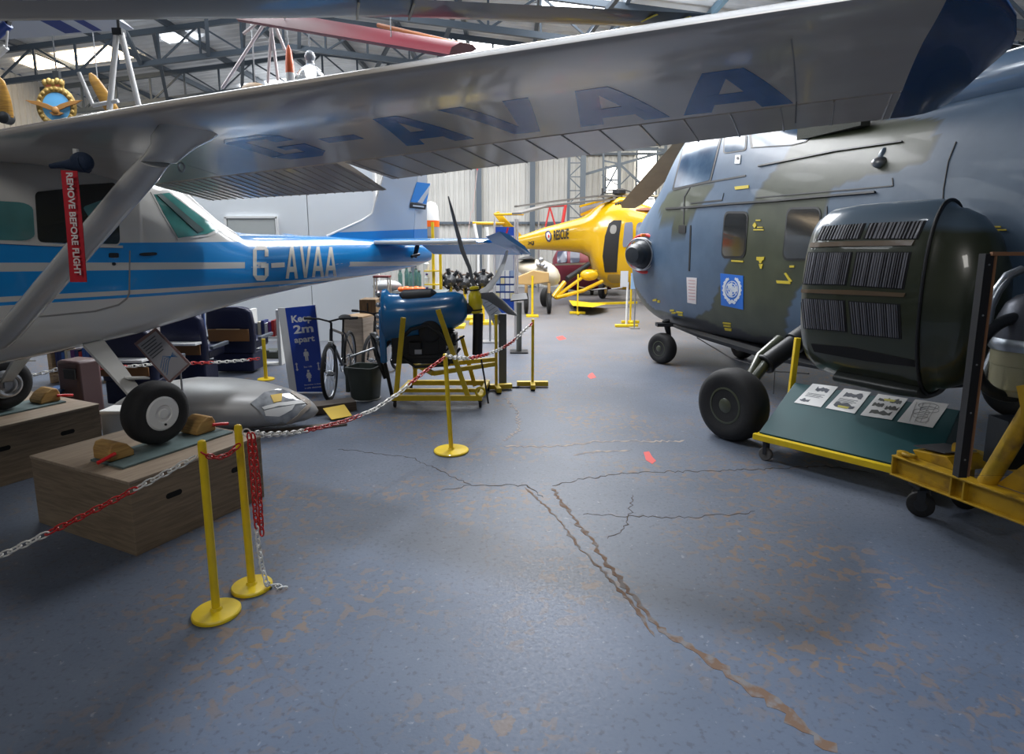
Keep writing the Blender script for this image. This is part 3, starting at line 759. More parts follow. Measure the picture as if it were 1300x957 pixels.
for s_ in (1, -1):
    R = []
    for y, a, b, th in ((.1, 3.62, 4.42, .045), (.8, 3.72, 4.42, .04), (1.45, 3.82, 4.42, .03), (1.52, 3.86, 4.42, .02)):
        R.append([A(a + (b - a) * u, s_ * y, 1.235 + th * w) for u, w in ((0, 0), (.06, .6), (.25, 1), (.7, .8), (1, .6), (1, -.6), (.7, -.8), (.25, -1), (.06, -.6))])
    m = MB(); m.loft(R); so = m.build('stabiliser', BPA, plane, smooth=50)
    m = MB(); m.tube([A(3.615, s_ * .12, 1.237), A(3.715, s_ * .8, 1.237), A(3.815, s_ * 1.45, 1.237)], .022, 8); m.build('leading_edge', WHITE, so)
    R = []
    for y, b, in ((.22, 4.78), (.8, 4.8), (1.56, 4.82), (1.6, 4.78)):
        R.append([A(x, s_ * y, 1.235 + z) for x, z in ((4.425, .026), (b, -.20), (b, -.208), (4.425, -.030))])
    m = MB(); m.loft(R); eo = m.build('elevator', BPA, plane, smooth=30)
    m = MB(); m.loft([[A(x, s_ * 1.54, 1.235 + z) for x, z in ((3.9, .06), (4.1, .06), (4.6, -.08), (4.8, -.20), (4.6, -.14), (4.1, -.03))], [A(x, s_ * 1.72, 1.235 + z) for x, z in ((3.9, .12), (4.12, .09), (4.6, -.08), (4.8, -.20), (4.6, -.13), (4.12, .02))]]); m.build('horn_balance', BPA, eo)
m = MB(); m.tube([A(4.45, .13, 1.0), A(4.5, .16, 1.2)], .03, 8); m.tube([A(4.35, .15, 1.02), A(4.5, .17, 1.04)], .02, 8); m.build('elevator_linkage', DARK, plane)
m = MB(); m.tube([A(-.4, 1.9, 1.84), A(-.4, 1.9, 1.79)], .012, 8); m.build('tie_point', STEEL, plane)

# ---------------- pitot cover streamer
p0 = gz(95, 208, 2.2); q = onplane(95, 208, A(-.4, 1.0, 1.8), aZ)
pt = onplane(95, 203, A(-.45, 1.0, 1.80), aZ)
t = thing('warning_streamer', 'red REMOVE BEFORE FLIGHT streamer hanging from the blue pitot cover under the wing', 'streamer', tuple(pt))
n = Vector((0, 1, 0)); dd = pt.y
CVR = mat('navy_cover_fabric', (.008, .02, .05), .8, bump=.4)
m = MB(); P = [gy(x, y, dd) for x, y in ((64, 211), (80, 209), (95, 209), (108, 207))]; m.tube(P, [.010, .016, .03, .045], 12); m.ell(tuple(gy(104, 206, dd)), (.05, .04, .045)); co = m.build('pitot_cover', CVR, t)
m = MB(); m.tube([gy(97, 200, dd), gy(96, 189, dd) + Vector((0, 0, .0))], .012, 8); m.build('pitot_mount', WPA, co)
vs_ = [gy(77, 216, dd - .03), gy(98, 217, dd - .035), gy(105, 290, dd - .06), gy(110, 358, dd - .05), gy(89, 358, dd - .05), gy(84, 290, dd - .06)]
m = MB(); m.prism([vs_[0], vs_[1], vs_[2], vs_[5]], (0, .004, 0)); m.prism([vs_[5], vs_[2], vs_[3], vs_[4]], (0, .004, 0)); so = m.build('streamer_strip', mat('red_webbing', (.45, .008, .02), .7, bump=.3), t, smooth=60)
ux = (vs_[3] - vs_[0]); m = MB()
for st_, a, b in (('REMOVE', 219, 265), ('BEFORE', 269, 311), ('FLIGHT', 315, 349)):
    def pp(y, s): 
        k = (y - 216) / 142; return gy(77.5 + 12 * k + s, y, dd - .068)
    o_ = pp(a, 6); e = pp(b, 6); u = pp(a, 14.5)
    # text runs downward, tops of letters to the right
    textplate(m, st_, o_, e - o_, u - o_, (e - o_).length, (u - o_).length, (0, -1, 0), .0015, .025)
m.build('streamer_lettering', mat('faded_white_print', (.7, .62, .6), .6), so, smooth=0)

# ---------------- wooden boxes, mats and chocks
def abox(x0, x1, y0, y1, h, label, hand):
    c = A((x0 + x1) / 2, (y0 + y1) / 2, 0); t = thing('wooden_box', label, 'box', (c.x, c.y, 0), -PH + PI / 2, 'plywood plinths under the wheels')
    def W(x, y, z): p = A(x, y, 0); return Vector((p.x, p.y, z))
    P = [W(x0, y1, 0), W(x1, y1, 0), W(x1, y0, 0), W(x0, y0, 0)]
    m = MB(); m.hexa(P + [p + Vector((0, 0, h - .018)) for p in P]); m.build('side_panels', PLY, t, smooth=0, bevel=.004)
    g = .004; P = [W(x0 - g, y1 + g, h - .018), W(x1 + g, y1 + g, h - .018), W(x1 + g, y0 - g, h - .018), W(x0 - g, y0 - g, h - .018)]
    m = MB(); m.hexa(P + [p + Vector((0, 0, .018)) for p in P]); m.build('lid', PLYT, t, smooth=0, bevel=.003)
    HOLE = mat('hand_hole', (.004, .004, .004), .9)
    m = MB()
    for u, w in hand:
        x = x0 + (x1 - x0) * u; m.prism([W(x + a, y1 + .0015, h * .62 + b) for a, b in rrect(-.055, -.018, .055, .018, .017)], (W(0, 1, 0) - W(0, 0, 0)) * -.006)
    m.build('hand_hole', HOLE, t, smooth=0)
    return t, W
HB = .466
bx1, W1 = abox(-.51, .475, .40, 1.45, HB, 'plywood box with two slot handles under the near main wheel of the light aircraft', [(.28, 0), (.78, 0)])
bx2, W2 = abox(-.60, .50, -1.65, -.555, HB, 'plywood box under the far main wheel, at the left edge', [(.32, 0), (.75, 0)])
def amat(W, x0, x1, y0, y1, label):
    P = [W(x0, y1, HB + .001), W(x1, y1, HB + .001), W(x1, y0, HB + .001), W(x0, y0, HB + .001)]; m = MB(); m.hexa(P + [p + Vector((0, 0, .014)) for p in P])
    o = m.build('rubber_mat', mat('grey_green_mat', (.13, .19, .19), .6, var=.3, vscale=8), None, smooth=0, bevel=.003); tag(o, label, 'mat', 'grey green mats under the wheels'); return o
amat(W1, -.40, .43, .88, 1.22, 'long grey-green mat on the near plywood box under the white-hubbed wheel')
amat(W2, -.45, .40, -1.2, -.86, 'long grey-green mat on the left plywood box under the far wheel')
def chock(x, y, s_, lab, W=W1, big=1.0, plate=True):
    z0 = HB + .016; c = W(x, y, z0); t = thing('wheel_chock', lab, 'chock', tuple(c), -PH + PI / 2, 'wooden wheel chocks')
    prof = [(0, 0), (.16, 0), (.16, .035), (.12, .085), (.06, .115), (.02, .11), (0, .07)]
    prof = [(a * big, b * big) for a, b in prof]
    m = MB(); P = [W(x + s_ * a, y - .09, z0 + .002 + b) for a, b in prof]; m.prism(P, (W(0, .18, 0) - W(0, 0, 0))); m.build('wedge', wood('chock_wood', (.50, .30, .09), (.32, .17, .05), 6), t, smooth=30, bevel=.008)
    m = MB(); m.box(tuple(c + Vector((0, 0, 0.001))), (.01, .01, .004)); 
    m = MB(); m.tube([W(x + s_ * .03, y + .095, z0 + .05), W(x - s_ * .02, y + .11, z0 + .045), W(x - s_ * .09, y + .11, z0 + .03)], .012, 8); m.build('red_rope', RED, t)
    return t
chock(-.385, .98, 1, 'wooden chock with red rope against the left side of the white-hubbed wheel'); chock(.385, 1.0, -1, 'wooden chock against the right side of the white-hubbed wheel')
chock(.385, -1.0, -1, 'wooden chock against the far wheel on the left box', W2)
# ================================================================== CAMOUFLAGED HELICOPTER
HO = Vector((2.97, 9.44, 0)); hd = Vector((.21, -.978, 0)).normalized(); hn = Vector((-.978, -.21, 0)).normalized()
def Hh(t, l, z): return HO + hd * t + hn * l + Vector((0, 0, z))       # t aft, l to port (near side), z up
heli = thing('military_helicopter', 'large grey-blue and olive camouflaged helicopter with a pale blue emblem, nose pointing away', 'helicopter', tuple(HO + hd * 1.7), math.atan2(hd.y, hd.x))
hs = [(-1.72, .12, 1.25, 1.7, 2, 1), (-1.66, .32, 1.0, 1.95, 2, 1), (-1.5, .52, .78, 2.2, 2.1, 1), (-1.2, .70, .60, 2.45, 2.3, .95), (-.85, .78, .53, 2.68, 2.5, .85), (-.55, .80, .51, 2.95, 2.8, .74), (-.2, .80, .50, 3.38, 3.0, .68), (.1, .80, .50, 3.52, 3.2, .68), (.8, .80, .51, 3.58, 3.2, .68),
      (1.5, .80, .54, 3.5, 3.2, .68), (2.0, .80, .57, 3.3, 3.2, .72), (2.6, .80, .62, 3.12, 3.2, .74), (3.6, .80, .66, 3.0, 3.2, .74), (4.8, .80, .70, 2.98, 3.0, .76), (6.2, .74, .85, 2.9, 2.8, .8), (7.6, .55, 1.25, 2.8, 2.5, .9), (9.2, .32, 1.8, 2.72, 2.2, 1), (12.2, .17, 2.25, 2.68, 2, 1)]
ts = []
for a, b in zip(hs, hs[1:]):
    k = max(1, int((b[0] - a[0]) / (.07 if b[0] < 5 else .4)))
    ts += [a[0] + (b[0] - a[0]) * i / k for i in range(k)]
ts.append(hs[-1][0])
def hst(t):
    # smooth interpolation (catmull)
    i = max(j for j in range(len(hs)) if hs[j][0] <= t + 1e-9); i = min(i, len(hs) - 2); p1, p2 = hs[i], hs[i + 1]; p0 = hs[max(i - 1, 0)]; p3 = hs[min(i + 2, len(hs) - 1)]; u = (t - p1[0]) / (p2[0] - p1[0]); out = []
    for c in range(1, 6):
        m1 = (p2[c] - p0[c]) / max(p2[0] - p0[0], 1e-6) * (p2[0] - p1[0]); m2 = (p3[c] - p1[c]) / max(p3[0] - p1[0], 1e-6) * (p2[0] - p1[0])
        out.append((2 * u ** 3 - 3 * u ** 2 + 1) * p1[c] + (u ** 3 - 2 * u ** 2 + u) * m1 + (-2 * u ** 3 + 3 * u ** 2) * p2[c] + (u ** 3 - u ** 2) * m2)
    return out
hb = MB()
for t_ in ts:
    pass
hb.loft([superring(lambda l, z, x=t_: Hh(x, l, z), *hst(t_)[:4], 150, hst(t_)[4]) for t_ in ts])
hbv = hb.bvh()
# camouflage and dark belly: shapes fixed to the hull, given along its side
OL = [[(835, 268), (843, 248), (853, 236), (903, 231), (893, 251), (886, 262), (882, 280), (872, 291), (860, 290), (848, 284)],
      [(972, 150), (1160, 150), (1165, 205), (1085, 225), (1050, 236), (1044, 262), (1060, 330), (1008, 378), (996, 402), (984, 428), (990, 520), (820, 470), (780, 395), (792, 352), (808, 372), (820, 392), (850, 402), (872, 404), (900, 392), (912, 372), (921, 350), (930, 332), (946, 305), (950, 272), (962, 235), (984, 192)]]
BK = [[(790, 405), (838, 400), (852, 404), (866, 402), (884, 406), (897, 414), (925, 418), (938, 427), (985, 430), (1012, 432), (1200, 440), (1200, 560), (780, 500)]]  # black lower hull: belly shadow laid in as wavy-edged black paint
def pip(p, poly):
    c = False; n = len(poly)
    for i in range(n):
        a, b = poly[i], poly[(i + 1) % n]
        if (a[1] > p[1]) != (b[1] > p[1]) and p[0] < (b[0] - a[0]) * (p[1] - a[1]) / (b[1] - a[1]) + a[0]: c = not c
    return c
def tz(px, py):
    h, n_ = cast_px(hbv, px, py)
    if h is None:
        h = onplane(px, py, Hh(0, .75, 0), hn)
    return ((h - HO).dot(hd), h.z)
def topoly(poly):
    out = []
    for i, p in enumerate(poly):
        q = poly[(i + 1) % len(poly)]
        for k in range(4): out.append(tz(p[0] + (q[0] - p[0]) * k / 4, p[1] + (q[1] - p[1]) * k / 4))
    return out
def topoly2(poly):
    return [((lambda h: ((h - HO).dot(hd), h.z))(onplane(p[0], p[1], Hh(0, .75, 0), hn))) for p in poly]
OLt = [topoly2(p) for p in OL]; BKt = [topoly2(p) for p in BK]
# extra bands on the part further aft / far side
OLt += [[(5.6, .5), (6.3, 3.2), (7.4, 3.2), (6.8, .5)], [(9.0, 1.0), (9.6, 3.2), (10.6, 3.2), (10.2, 1.0)]]
me_cols = []
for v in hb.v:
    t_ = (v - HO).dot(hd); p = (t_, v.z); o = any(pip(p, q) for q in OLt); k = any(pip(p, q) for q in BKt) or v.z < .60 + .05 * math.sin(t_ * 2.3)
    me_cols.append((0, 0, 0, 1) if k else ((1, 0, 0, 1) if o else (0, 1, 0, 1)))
def camo_mat():
    m = bpy.data.materials.new('camouflage_paint'); m.use_nodes = True; nt = m.node_tree; b = nt.nodes['Principled BSDF']; N = nt.nodes.new; L = nt.links.new
    at = N('ShaderNodeAttribute'); at.attribute_name = 'camo'; s = N('ShaderNodeSeparateColor'); L(at.outputs['Color'], s.inputs[0])
    tc = N('ShaderNodeTexCoord'); n = N('ShaderNodeTexNoise'); n.inputs['Scale'].default_value = 3.5; n.inputs['Detail'].default_value = 7; L(tc.outputs['Object'], n.inputs['Vector'])
    def rp(c1, c2):
        r = N('ShaderNodeValToRGB'); r.color_ramp.elements[0].position = .3; r.color_ramp.elements[1].position = .7; r.color_ramp.elements[0].color = (*c1, 1); r.color_ramp.elements[1].color = (*c2, 1); L(n.outputs['Fac'], r.inputs['Fac']); return r.outputs['Color']
    ol, bl = rp((.040, .048, .027), (.060, .070, .040)), rp((.062, .105, .170), (.085, .135, .205))
    def mx(f, a, bb):
        x = N('ShaderNodeMix'); x.data_type = 'RGBA'; L(f, x.inputs['Factor'])
        for k, q in (('A', a), ('B', bb)):
            if isinstance(q, tuple): x.inputs[k].default_value = q
            else: L(q, x.inputs[k])
        return x.outputs['Result']
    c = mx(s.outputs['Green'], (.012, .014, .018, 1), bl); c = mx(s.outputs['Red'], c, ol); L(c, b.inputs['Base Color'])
    b.inputs['Roughness'].default_value = .42; b.inputs['Coat Weight'].default_value = .06; b.inputs['Specular IOR Level'].default_value = .35
    bp = N('ShaderNodeBump'); bp.inputs['Strength'].default_value = .12; bp.inputs['Distance'].default_value = .02; n3 = N('ShaderNodeTexNoise'); n3.inputs['Scale'].default_value = 2.2; L(tc.outputs['Object'], n3.inputs['Vector']); L(n3.outputs['Fac'], bp.inputs['Height']); L(bp.outputs['Normal'], b.inputs['Normal'])
    return m
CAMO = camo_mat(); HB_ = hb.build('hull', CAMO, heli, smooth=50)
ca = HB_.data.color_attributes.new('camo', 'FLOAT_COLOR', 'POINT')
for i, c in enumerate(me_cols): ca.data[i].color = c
GRY = mat('helicopter_blue_grey', (.10, .145, .2), .35, coat=.3); OLV = mat('helicopter_olive', (.055, .062, .038), .35, coat=.4); HBK = mat('helicopter_black_line', (.01, .011, .013), .5)
HGL = mat('cabin_window_glass', (.022, .026, .03), .12, coat=.8, var=.7, vscale=4); CGL = mat('cockpit_glass', (.13, .20, .29), .16, spec=.35, col2=(.02, .05, .10), thr=(.35, .7), vscale=1.6)
def hp(poly, nm, m, fm=None, g=1.08, th=.006, par=HB_, step=6):
    if fm: f = MB(); decal(f, hbv, grow(poly, g), th, step); f.build(nm + '_frame', fm, par, smooth=30)
    q = MB(); decal(q, hbv, poly, th * 1.4, step); return q.build(nm, m, par, smooth=30)
hp(rquad([(872, 176), (914, 176), (901, 229), (856, 239)], .05), 'windscreen', CGL, HBK, 1.1)
hp(rquad([(921, 174), (947, 172), (946, 190), (920, 194)], .15), 'small_window', CGL, HBK, 1.14)
hp([(954, 166), (1036, 158), (1034, 170), (1022, 180), (1005, 184), (957, 187)], 'sliding_window', CGL, HBK, 1.08)
hp(rquad([(921, 271), (949, 271), (945, 325), (917, 325)], .16), 'cabin_window', HGL, HBK, 1.1)
hp(rquad([(1001, 266), (1041, 265), (1039, 328), (995, 328)], .14), 'cabin_window', HGL, HBK, 1.08)
def hline(pts, w, nm='panel_line', m=HBK, th=.006):
    q = MB(); 
    up = [(x, y - w / 2) for x, y in pts]; dn = [(x, y + w / 2) for x, y in reversed(pts)]
    decal(q, hbv, up + dn, th, 4); return q.build(nm, m, HB_, smooth=0)
hline([(846, 265), (880, 263), (925, 259), (985, 255), (1040, 250), (1112, 244)], 2.4, 'sliding_door_rail', HBK, .02)
hline([(960, 251), (1040, 244), (1100, 239), (1133, 236)], 1.4)
hline([(963, 211), (1010, 202), (1060, 192), (1146, 180)], 1.8, 'roof_rail', HBK, .015)
hline([(856, 239), (895, 232), (930, 226), (947, 223)], 2)
hline([(877, 258), (897, 256), (917, 254), (919, 246)], 1.6)
def vline(pts, w, nm='panel_line', m=HBK, th=.006):
    q = MB(); l = [(x - w / 2, y) for x, y in pts]; r = [(x + w / 2, y) for x, y in reversed(pts)]; decal(q, hbv, l + r, th, 4); return q.build(nm, m, HB_, smooth=0)
vline([(877, 286), (876, 320), (875, 344)], 1.8); vline([(876, 238), (869, 250), (868, 285)], 1.4); vline([(1050, 262), (1050, 285)], 1.3); vline([(1214, 180), (1204, 205), (1198, 240), (1197, 262)], 1.0)
vline([(1133, 226), (1134, 236)], 1.2)
hp(rquad([(862, 286), (871, 286), (871, 296), (862, 296)], .1), 'vent_opening', HBK)
hp(rquad([(934, 197), (941, 197), (940, 208), (933, 208)], .1), 'white_notice', WHITE, None)
o = MB(); decal(o, hbv, rquad([(936, 199.5), (939, 199.5), (939, 203), (936, 203)], .4), .012, 2); o.build('notice_mark', HBK, HB_)
hp([(872, 352), (885, 353), (884, 386), (873, 384)], 'paper_notice', mat('pinkish_paper', (.62, .58, .58), .7), None, th=.004)
o = MB()
for k in range(7): decal(o, hbv, [(874.5, 355 + k * 4), (883, 355.7 + k * 4), (883, 356.7 + k * 4), (874.5, 356 + k * 4)], .008, 3)
o.build('notice_text', mat('faded_red_text', (.5, .3, .3), .7), HB_, smooth=0)
# pale blue emblem
UNB = mat('emblem_panel_blue', (.01, .15, .62), .5); UNW = mat('emblem_white', (.72, .76, .82), .5)
hp([(915, 347), (944, 350), (944, 393), (916, 387)], 'emblem_panel', UNB, None, th=.005)
o = MB(); cx, cy = 930, 367
def ringp(rx, ry, w, a0, a1, n=14):
    A_ = [a0 + (a1 - a0) * i / n for i in range(n + 1)]
    return [(cx + rx * math.cos(a), cy + ry * math.sin(a)) for a in A_] + [(cx + (rx - w) * math.cos(a), cy + (ry - w) * math.sin(a)) for a in reversed(A_)]
for a, b in ((1.85, 4.3), (-1.2, 1.3)): decal(o, hbv, ringp(11.5, 16, 2.6, a, b), .010, 2.5)
for k in range(7):
    for s_ in (1, -1):
        a = PI / 2 - s_ * (.5 + k * .33); x, y = cx + 11 * math.cos(a), cy + 15.5 * math.sin(a)
        decal(o, hbv, [(x - 1.7, y), (x, y - 2.2), (x + 1.7, y), (x, y + 2.2)], .010, 2)
for r in (3, 5.6, 8): decal(o, hbv, ringp(r, r * 1.3, .9, .05, 2 * PI - .05, 20), .0105, 2.5)
for k in range(4):
    a = PI * k / 4; dx, dy = 8 * math.cos(a), 10.4 * math.sin(a); nx, ny = -.35 * math.sin(a), .35 * math.cos(a)
    decal(o, hbv, [(cx - dx - nx, cy - dy - ny), (cx + dx - nx, cy + dy - ny), (cx + dx + nx, cy + dy + ny), (cx - dx + nx, cy - dy + ny)], .0105, 3)
for q in ([(924, 361), (929, 359), (931, 364), (927, 367)], [(931, 366), (936, 363), (937, 369), (933, 372)], [(926, 370), (930, 371), (929, 376), (926, 374)], [(925, 383), (930, 380), (935, 384), (933, 386), (930, 384), (927, 386)]): decal(o, hbv, q, .0105, 2)
o.build('wreath_and_globe', UNW, HB_, smooth=0)
# yellow stencils
YST = mat('yellow_stencil', (.62, .48, .03), .6); o = MB()
for q in ([(933, 237), (951, 235), (951, 239), (934, 241)], [(929, 330), (944, 331), (944, 333), (929, 332)], [(961, 326), (971, 326), (970, 330), (968, 331), (967, 334), (965, 334), (964, 331), (961, 330)], [(964, 335), (969, 335), (967.5, 341), (965.5, 341)],
          [(960, 279), (966, 279), (966, 280.5), (960, 280.5)], [(956, 286), (959, 282), (961, 286), (958.5, 290)], [(957, 291), (970, 291), (970, 292.5), (957, 292.5)], [(962, 288), (969, 288), (969, 289.3), (962, 289.3)],
          [(1003, 337), (1009, 337), (1009, 339.5), (1003, 339.5)], [(986, 356), (1004, 357), (1004, 360.5), (987, 359.5)], [(996, 347), (998, 346), (1006, 357), (1003, 358)],
          [(918, 409), (928, 410), (928, 411.5), (918, 410.5)], [(919, 412), (928, 413), (928, 415), (919, 414)], [(920, 416), (929, 417), (929, 420), (921, 419)], [(851, 393), (856, 393), (856, 395), (851, 395)], [(853, 396), (858, 396), (858, 398), (853, 398)], [(859, 395), (867, 396), (867, 398), (859, 397)], [(861, 398.5), (867, 399.5), (867, 401), (861, 400)],
          [(806, 384), (809, 382), (811, 386), (808, 387)], [(829, 380), (834, 379), (834, 382), (829, 382)], [(835, 381), (838, 381), (838, 384), (835, 384)], [(1257, 287), (1271, 287), (1271, 289), (1257, 289)], [(1257, 291), (1278, 291), (1278, 293), (1257, 293)]): decal(o, hbv, q, .008, 3)
o.build('yellow_stencil', YST, HB_, smooth=0)
# nose exhaust cover
h, n_ = cast_px(hbv, 819, 322)
if h is None: h, n_ = cast_px(hbv, 832, 322)
ax = (n_ * .5 + Vector((-.75, -.35, -.02))).normalized()
m = MB(); c = h - ax * .08; m.lathe(c, ax, [(0, .22), (.12, .235), (.18, .225), (.24, .18), (.27, .16), (.36, .17), (.43, .12), (.44, .01)], 30); eo = m.build('exhaust_cover', mat('quilted_black_cover', (.03, .035, .042), .45, bump=.6, bscale=14), heli, label='black padded exhaust cover with a red rim')
m = MB(); m.torus(h + ax * .03, ax, .29, .024, 36, 8); m.build('red_rim', mat('red_rim_paint', (.65, .02, .02), .4), eo)
m = MB(); m.torus(h + ax * .10, ax, .245, .012, 36, 8); m.torus(h + ax * .17, ax, .245, .01, 36, 8); m.build('strap', STEEL, eo)
m = MB(); m.box(tuple(h + ax * .03 + Vector((0, 0, .285))), (.12, .1, .05)); m.build('orange_tab', mat('orange_plastic', (.85, .22, .02), .4), eo, bevel=.01)
# windscreen side tube, door handle blob
m = MB(); p, n2 = cast_px(hbv, 1118, 198); m.ell(tuple(p + n2 * .04), (.05, .05, .09)); m.build('side_fairing', GRY, heli)
m = MB(); m.ell(tuple(p + n2 * .05 + Vector((-.06, -.05, -.04))), (.08, .05, .05)); m.build('door_handle', STEEL, heli)
# roof items: dorsal cover, vent box, rotor head
m = MB(); m.loft([superring(lambda l, z, x=x: Hh(x, l, z), w, z0, z1, 2.2, 20) for x, w, z0, z1 in ((3.1, .2, 2.9, 3.25), (3.4, .3, 2.9, 3.32), (5, .3, 2.88, 3.3), (7, .22, 2.8, 3.1), (9, .12, 2.65, 2.85))]); m.build('drive_shaft_cover', mat('polished_blue_grey', (.14, .22, .34), .18, coat=1), heli, smooth=60)
m = MB(); m.box((0, 0, 0), (.9, .1, .3), Matrix.Translation(Hh(3.05, .45, 3.05)) @ Matrix.Rotation(math.atan2(hd.y, hd.x), 4, 'Z')); m.build('air_intake_mesh', mat('olive_mesh', (.07, .075, .06), .8, bump=1, bscale=90), heli, smooth=0)
MAST = Hh(2.55, 0, 0)
m = MB(); m.lathe(Vector((MAST.x, MAST.y, 2.9)), (0, 0, 1), [(0, .42), (.35, .34), (.45, .14), (.9, .12), (1.0, .2), (1.12, .2), (1.2, .08)], 24); rh = m.build('rotor_mast', DARK, heli)
def blade(az, L, z0, z1, mt, nm='rotor_blade', c0=.2, w=.42):
    d = Vector((math.cos(az), math.sin(az), 0)); s_ = Vector((-d.y, d.x, 0)); R = []
    for u, ww, th in ((.06, .05, .05), (.1, .06, .05), (.14, w / 2, .035), (.5, w / 2, .03), (.97, w / 2, .025), (1, w / 2 * .6, .01)):
        z = z0 + (z1 - z0) * u ** 1.8; p = Vector((MAST.x, MAST.y, z)) + d * L * u
        R.append([p + s_ * (ww * a) + Vector((0, 0, th * b)) for a, b in ((-1, 0), (-.8, .8), (-.4, 1), (.3, .7), (1, 0), (.3, -.6), (-.4, -.8), (-.8, -.6))])
    m = MB(); m.loft(R); return m.build(nm, mt, rh, smooth=50), d, s_
BLD = mat('rotor_blade_black', (.018, .021, .026), .38, coat=.3)
def mastaim(px, py, z): p = gz(px, py, z); return p
tgt = gz(0, 18, 3.5); az1 = math.atan2(tgt.y - MAST.y, tgt.x - MAST.x)
b1, d1, s1 = blade(az1, 9.2, 4.02, 3.35, BLD)
o = MB()
for r in (4.55, 5.0):    # worn straps
    p = Vector((MAST.x, MAST.y, 0)) + d1 * r; u = r / 9.2; z = 4.02 + (3.35 - 4.02) * u ** 1.8
    o.bar(p - s1 * .2 + Vector((0, 0, z - .036)), p + s1 * .2 + Vector((0, 0, z - .036)), .02, .006)
o.build('worn_band', mat('worn_band_paint', (.3, .27, .2), .7), b1, smooth=0)
o = MB()
for r in (2.0, 2.35):
    p = Vector((MAST.x, MAST.y, 0)) + d1 * r; u = r / 9.2; z = 4.02 + (3.35 - 4.02) * u ** 1.8
    o.bar(p - s1 * .2 + d1 * .05 + Vector((0, 0, z - .038)), p + s1 * .2 - d1 * .05 + Vector((0, 0, z - .038)), .025, .006)
o.build('yellow_band', YST, b1, smooth=0)
tgt2 = gy(798, 264, 13.4); az2 = math.atan2(tgt2.y - MAST.y, tgt2.x - MAST.x); L2 = (Vector((tgt2.x, tgt2.y, 0)) - Vector((MAST.x, MAST.y, 0))).length
b2, d2, s2 = blade(az2, L2, 4.02, tgt2.z, mat('rotor_blade_tan', (.36, .26, .15), .5, var=.2, vscale=3), w=.5)
for k in (2, 3): blade(az2 + PI / 2 * k + (.0 if k == 2 else .05), 8.0, 4.02, 3.5, BLD)
# undercarriage
def hwheel(c, R, w, ax, par, rim=OLV):
    ax = Vector(ax).normalized(); m = MB()
    pr = [(-.42, .5), (-.48, .62), (-.5, .78), (-.42, .92), (-.22, .99), (0, 1), (.22, .99), (.42, .92), (.5, .78), (.48, .62), (.42, .5)]
    m.lathe(c, ax, [(d * w, r * R) for d, r in pr], 44); ty = m.build('tyre', BLACK, par, smooth=50)
    m = MB(); m.lathe(c, ax, [(-.43 * w, .51 * R), (.36 * w, .51 * R), (.43 * w, .50 * R), (.44 * w, .45 * R), (.25 * w, .42 * R), (.2 * w, .22 * R), (.42 * w, .2 * R), (.46 * w, .15 * R), (.47 * w, .01)], 36); ho = m.build('wheel_hub', rim, ty, smooth=35)
    m = MB(); B = ax.orthogonal().normalized(); C = ax.cross(B)
    for k in range(8): a = 2 * PI * k / 8; q = c + (B * math.cos(a) + C * math.sin(a)) * R * .34 + ax * w * .22; m.lathe(q, ax, [(0, R * .06), (.015, R * .06), (.016, .001)], 8)
    m.build('hub_bolt', DARK, ho); return ty
MW = gz(928, 556, 0); R_ = .345; wc = Vector((MW.x, MW.y, R_ - .012)); wax = (hn * .93 + Vector((-.05, -.38, 0))).normalized()
hwheel(wc, R_, .27, wax, heli)
m = MB()
m.tube([wc - wax * .0, wc - wax * .2, onplane(948, 493, wc - hn * .2, hn), onplane(975, 457, wc - hn * .45, hn)], [.045, .05, .05, .05], 14); lg = m.build('landing_gear_strut', OLV, heli, smooth=50)
m = MB(); a = onplane(972, 462, wc - hn * .42, hn); b = onplane(1008, 436, wc - hn * .75, hn); m.tube([a, b], .09, 16); m.tube([b, b + (b - a).normalized() * .25], .11, 14); m.torus(a, b - a, .085, .02, 20, 8); m.build('shock_cylinder', BLKP, lg, smooth=50)
m = MB(); m.tube([onplane(941, 497, wc - hn * .15, hn), onplane(965, 452, wc - hn * .4, hn), onplane(990, 432, wc - hn * .7, hn)], [.03, .045, .06], 12); m.build('radius_arm', OLV, lg, smooth=50)
m = MB(); m.tube([onplane(955, 497, wc - hn * .2, hn), onplane(957, 507, wc - hn * .2, hn), onplane(952, 515, wc - hn * .2, hn), onplane(946, 517, wc - hn * .18, hn)], .008, 6); m.build('brake_hose', BLACK, lg)
m = MB(); m.bar(onplane(884, 447, wc, hn) , onplane(893, 452, wc, hn), .0, .0) if False else None
# far main wheel
fw = Hh(3.55, -1.65, R_); hwheel(fw, R_, .27, -hn, heli)
m = MB(); m.tube([fw, fw + hn * .9 + Vector((0, 0, .45))], .06, 12); m.build('landing_gear_strut', OLV, heli)
NW = gz(840, 461, 0); wn = Vector((NW.x, NW.y, .235)); nax = (hn * .9 + Vector((0, -.42, 0))).normalized()
hwheel(wn, .235, .19, nax, heli)
m = MB(); m.tube([wn - nax * .13, wn - nax * .14 + Vector((0, 0, .18)), wn - nax * .1 + Vector((0, .0, .3)), wn + Vector((.05, .05, .42))], [.03, .035, .045, .06], 12); m.bar(wn - nax * .13, wn, .05, .05); m.box(tuple(wn + Vector((.02, .02, .36))), (.24, .16, .05)); m.build('nose_wheel_fork', BLKP, heli)
wf2 = Hh(-.05, -.72, .235); hwheel(wf2, .235, .19, -hn, heli); m = MB(); m.tube([wf2 + hn * .13, wf2 + hn * .1 + Vector((0, 0, .34))], .04, 10); m.build('nose_wheel_fork', BLKP, heli)
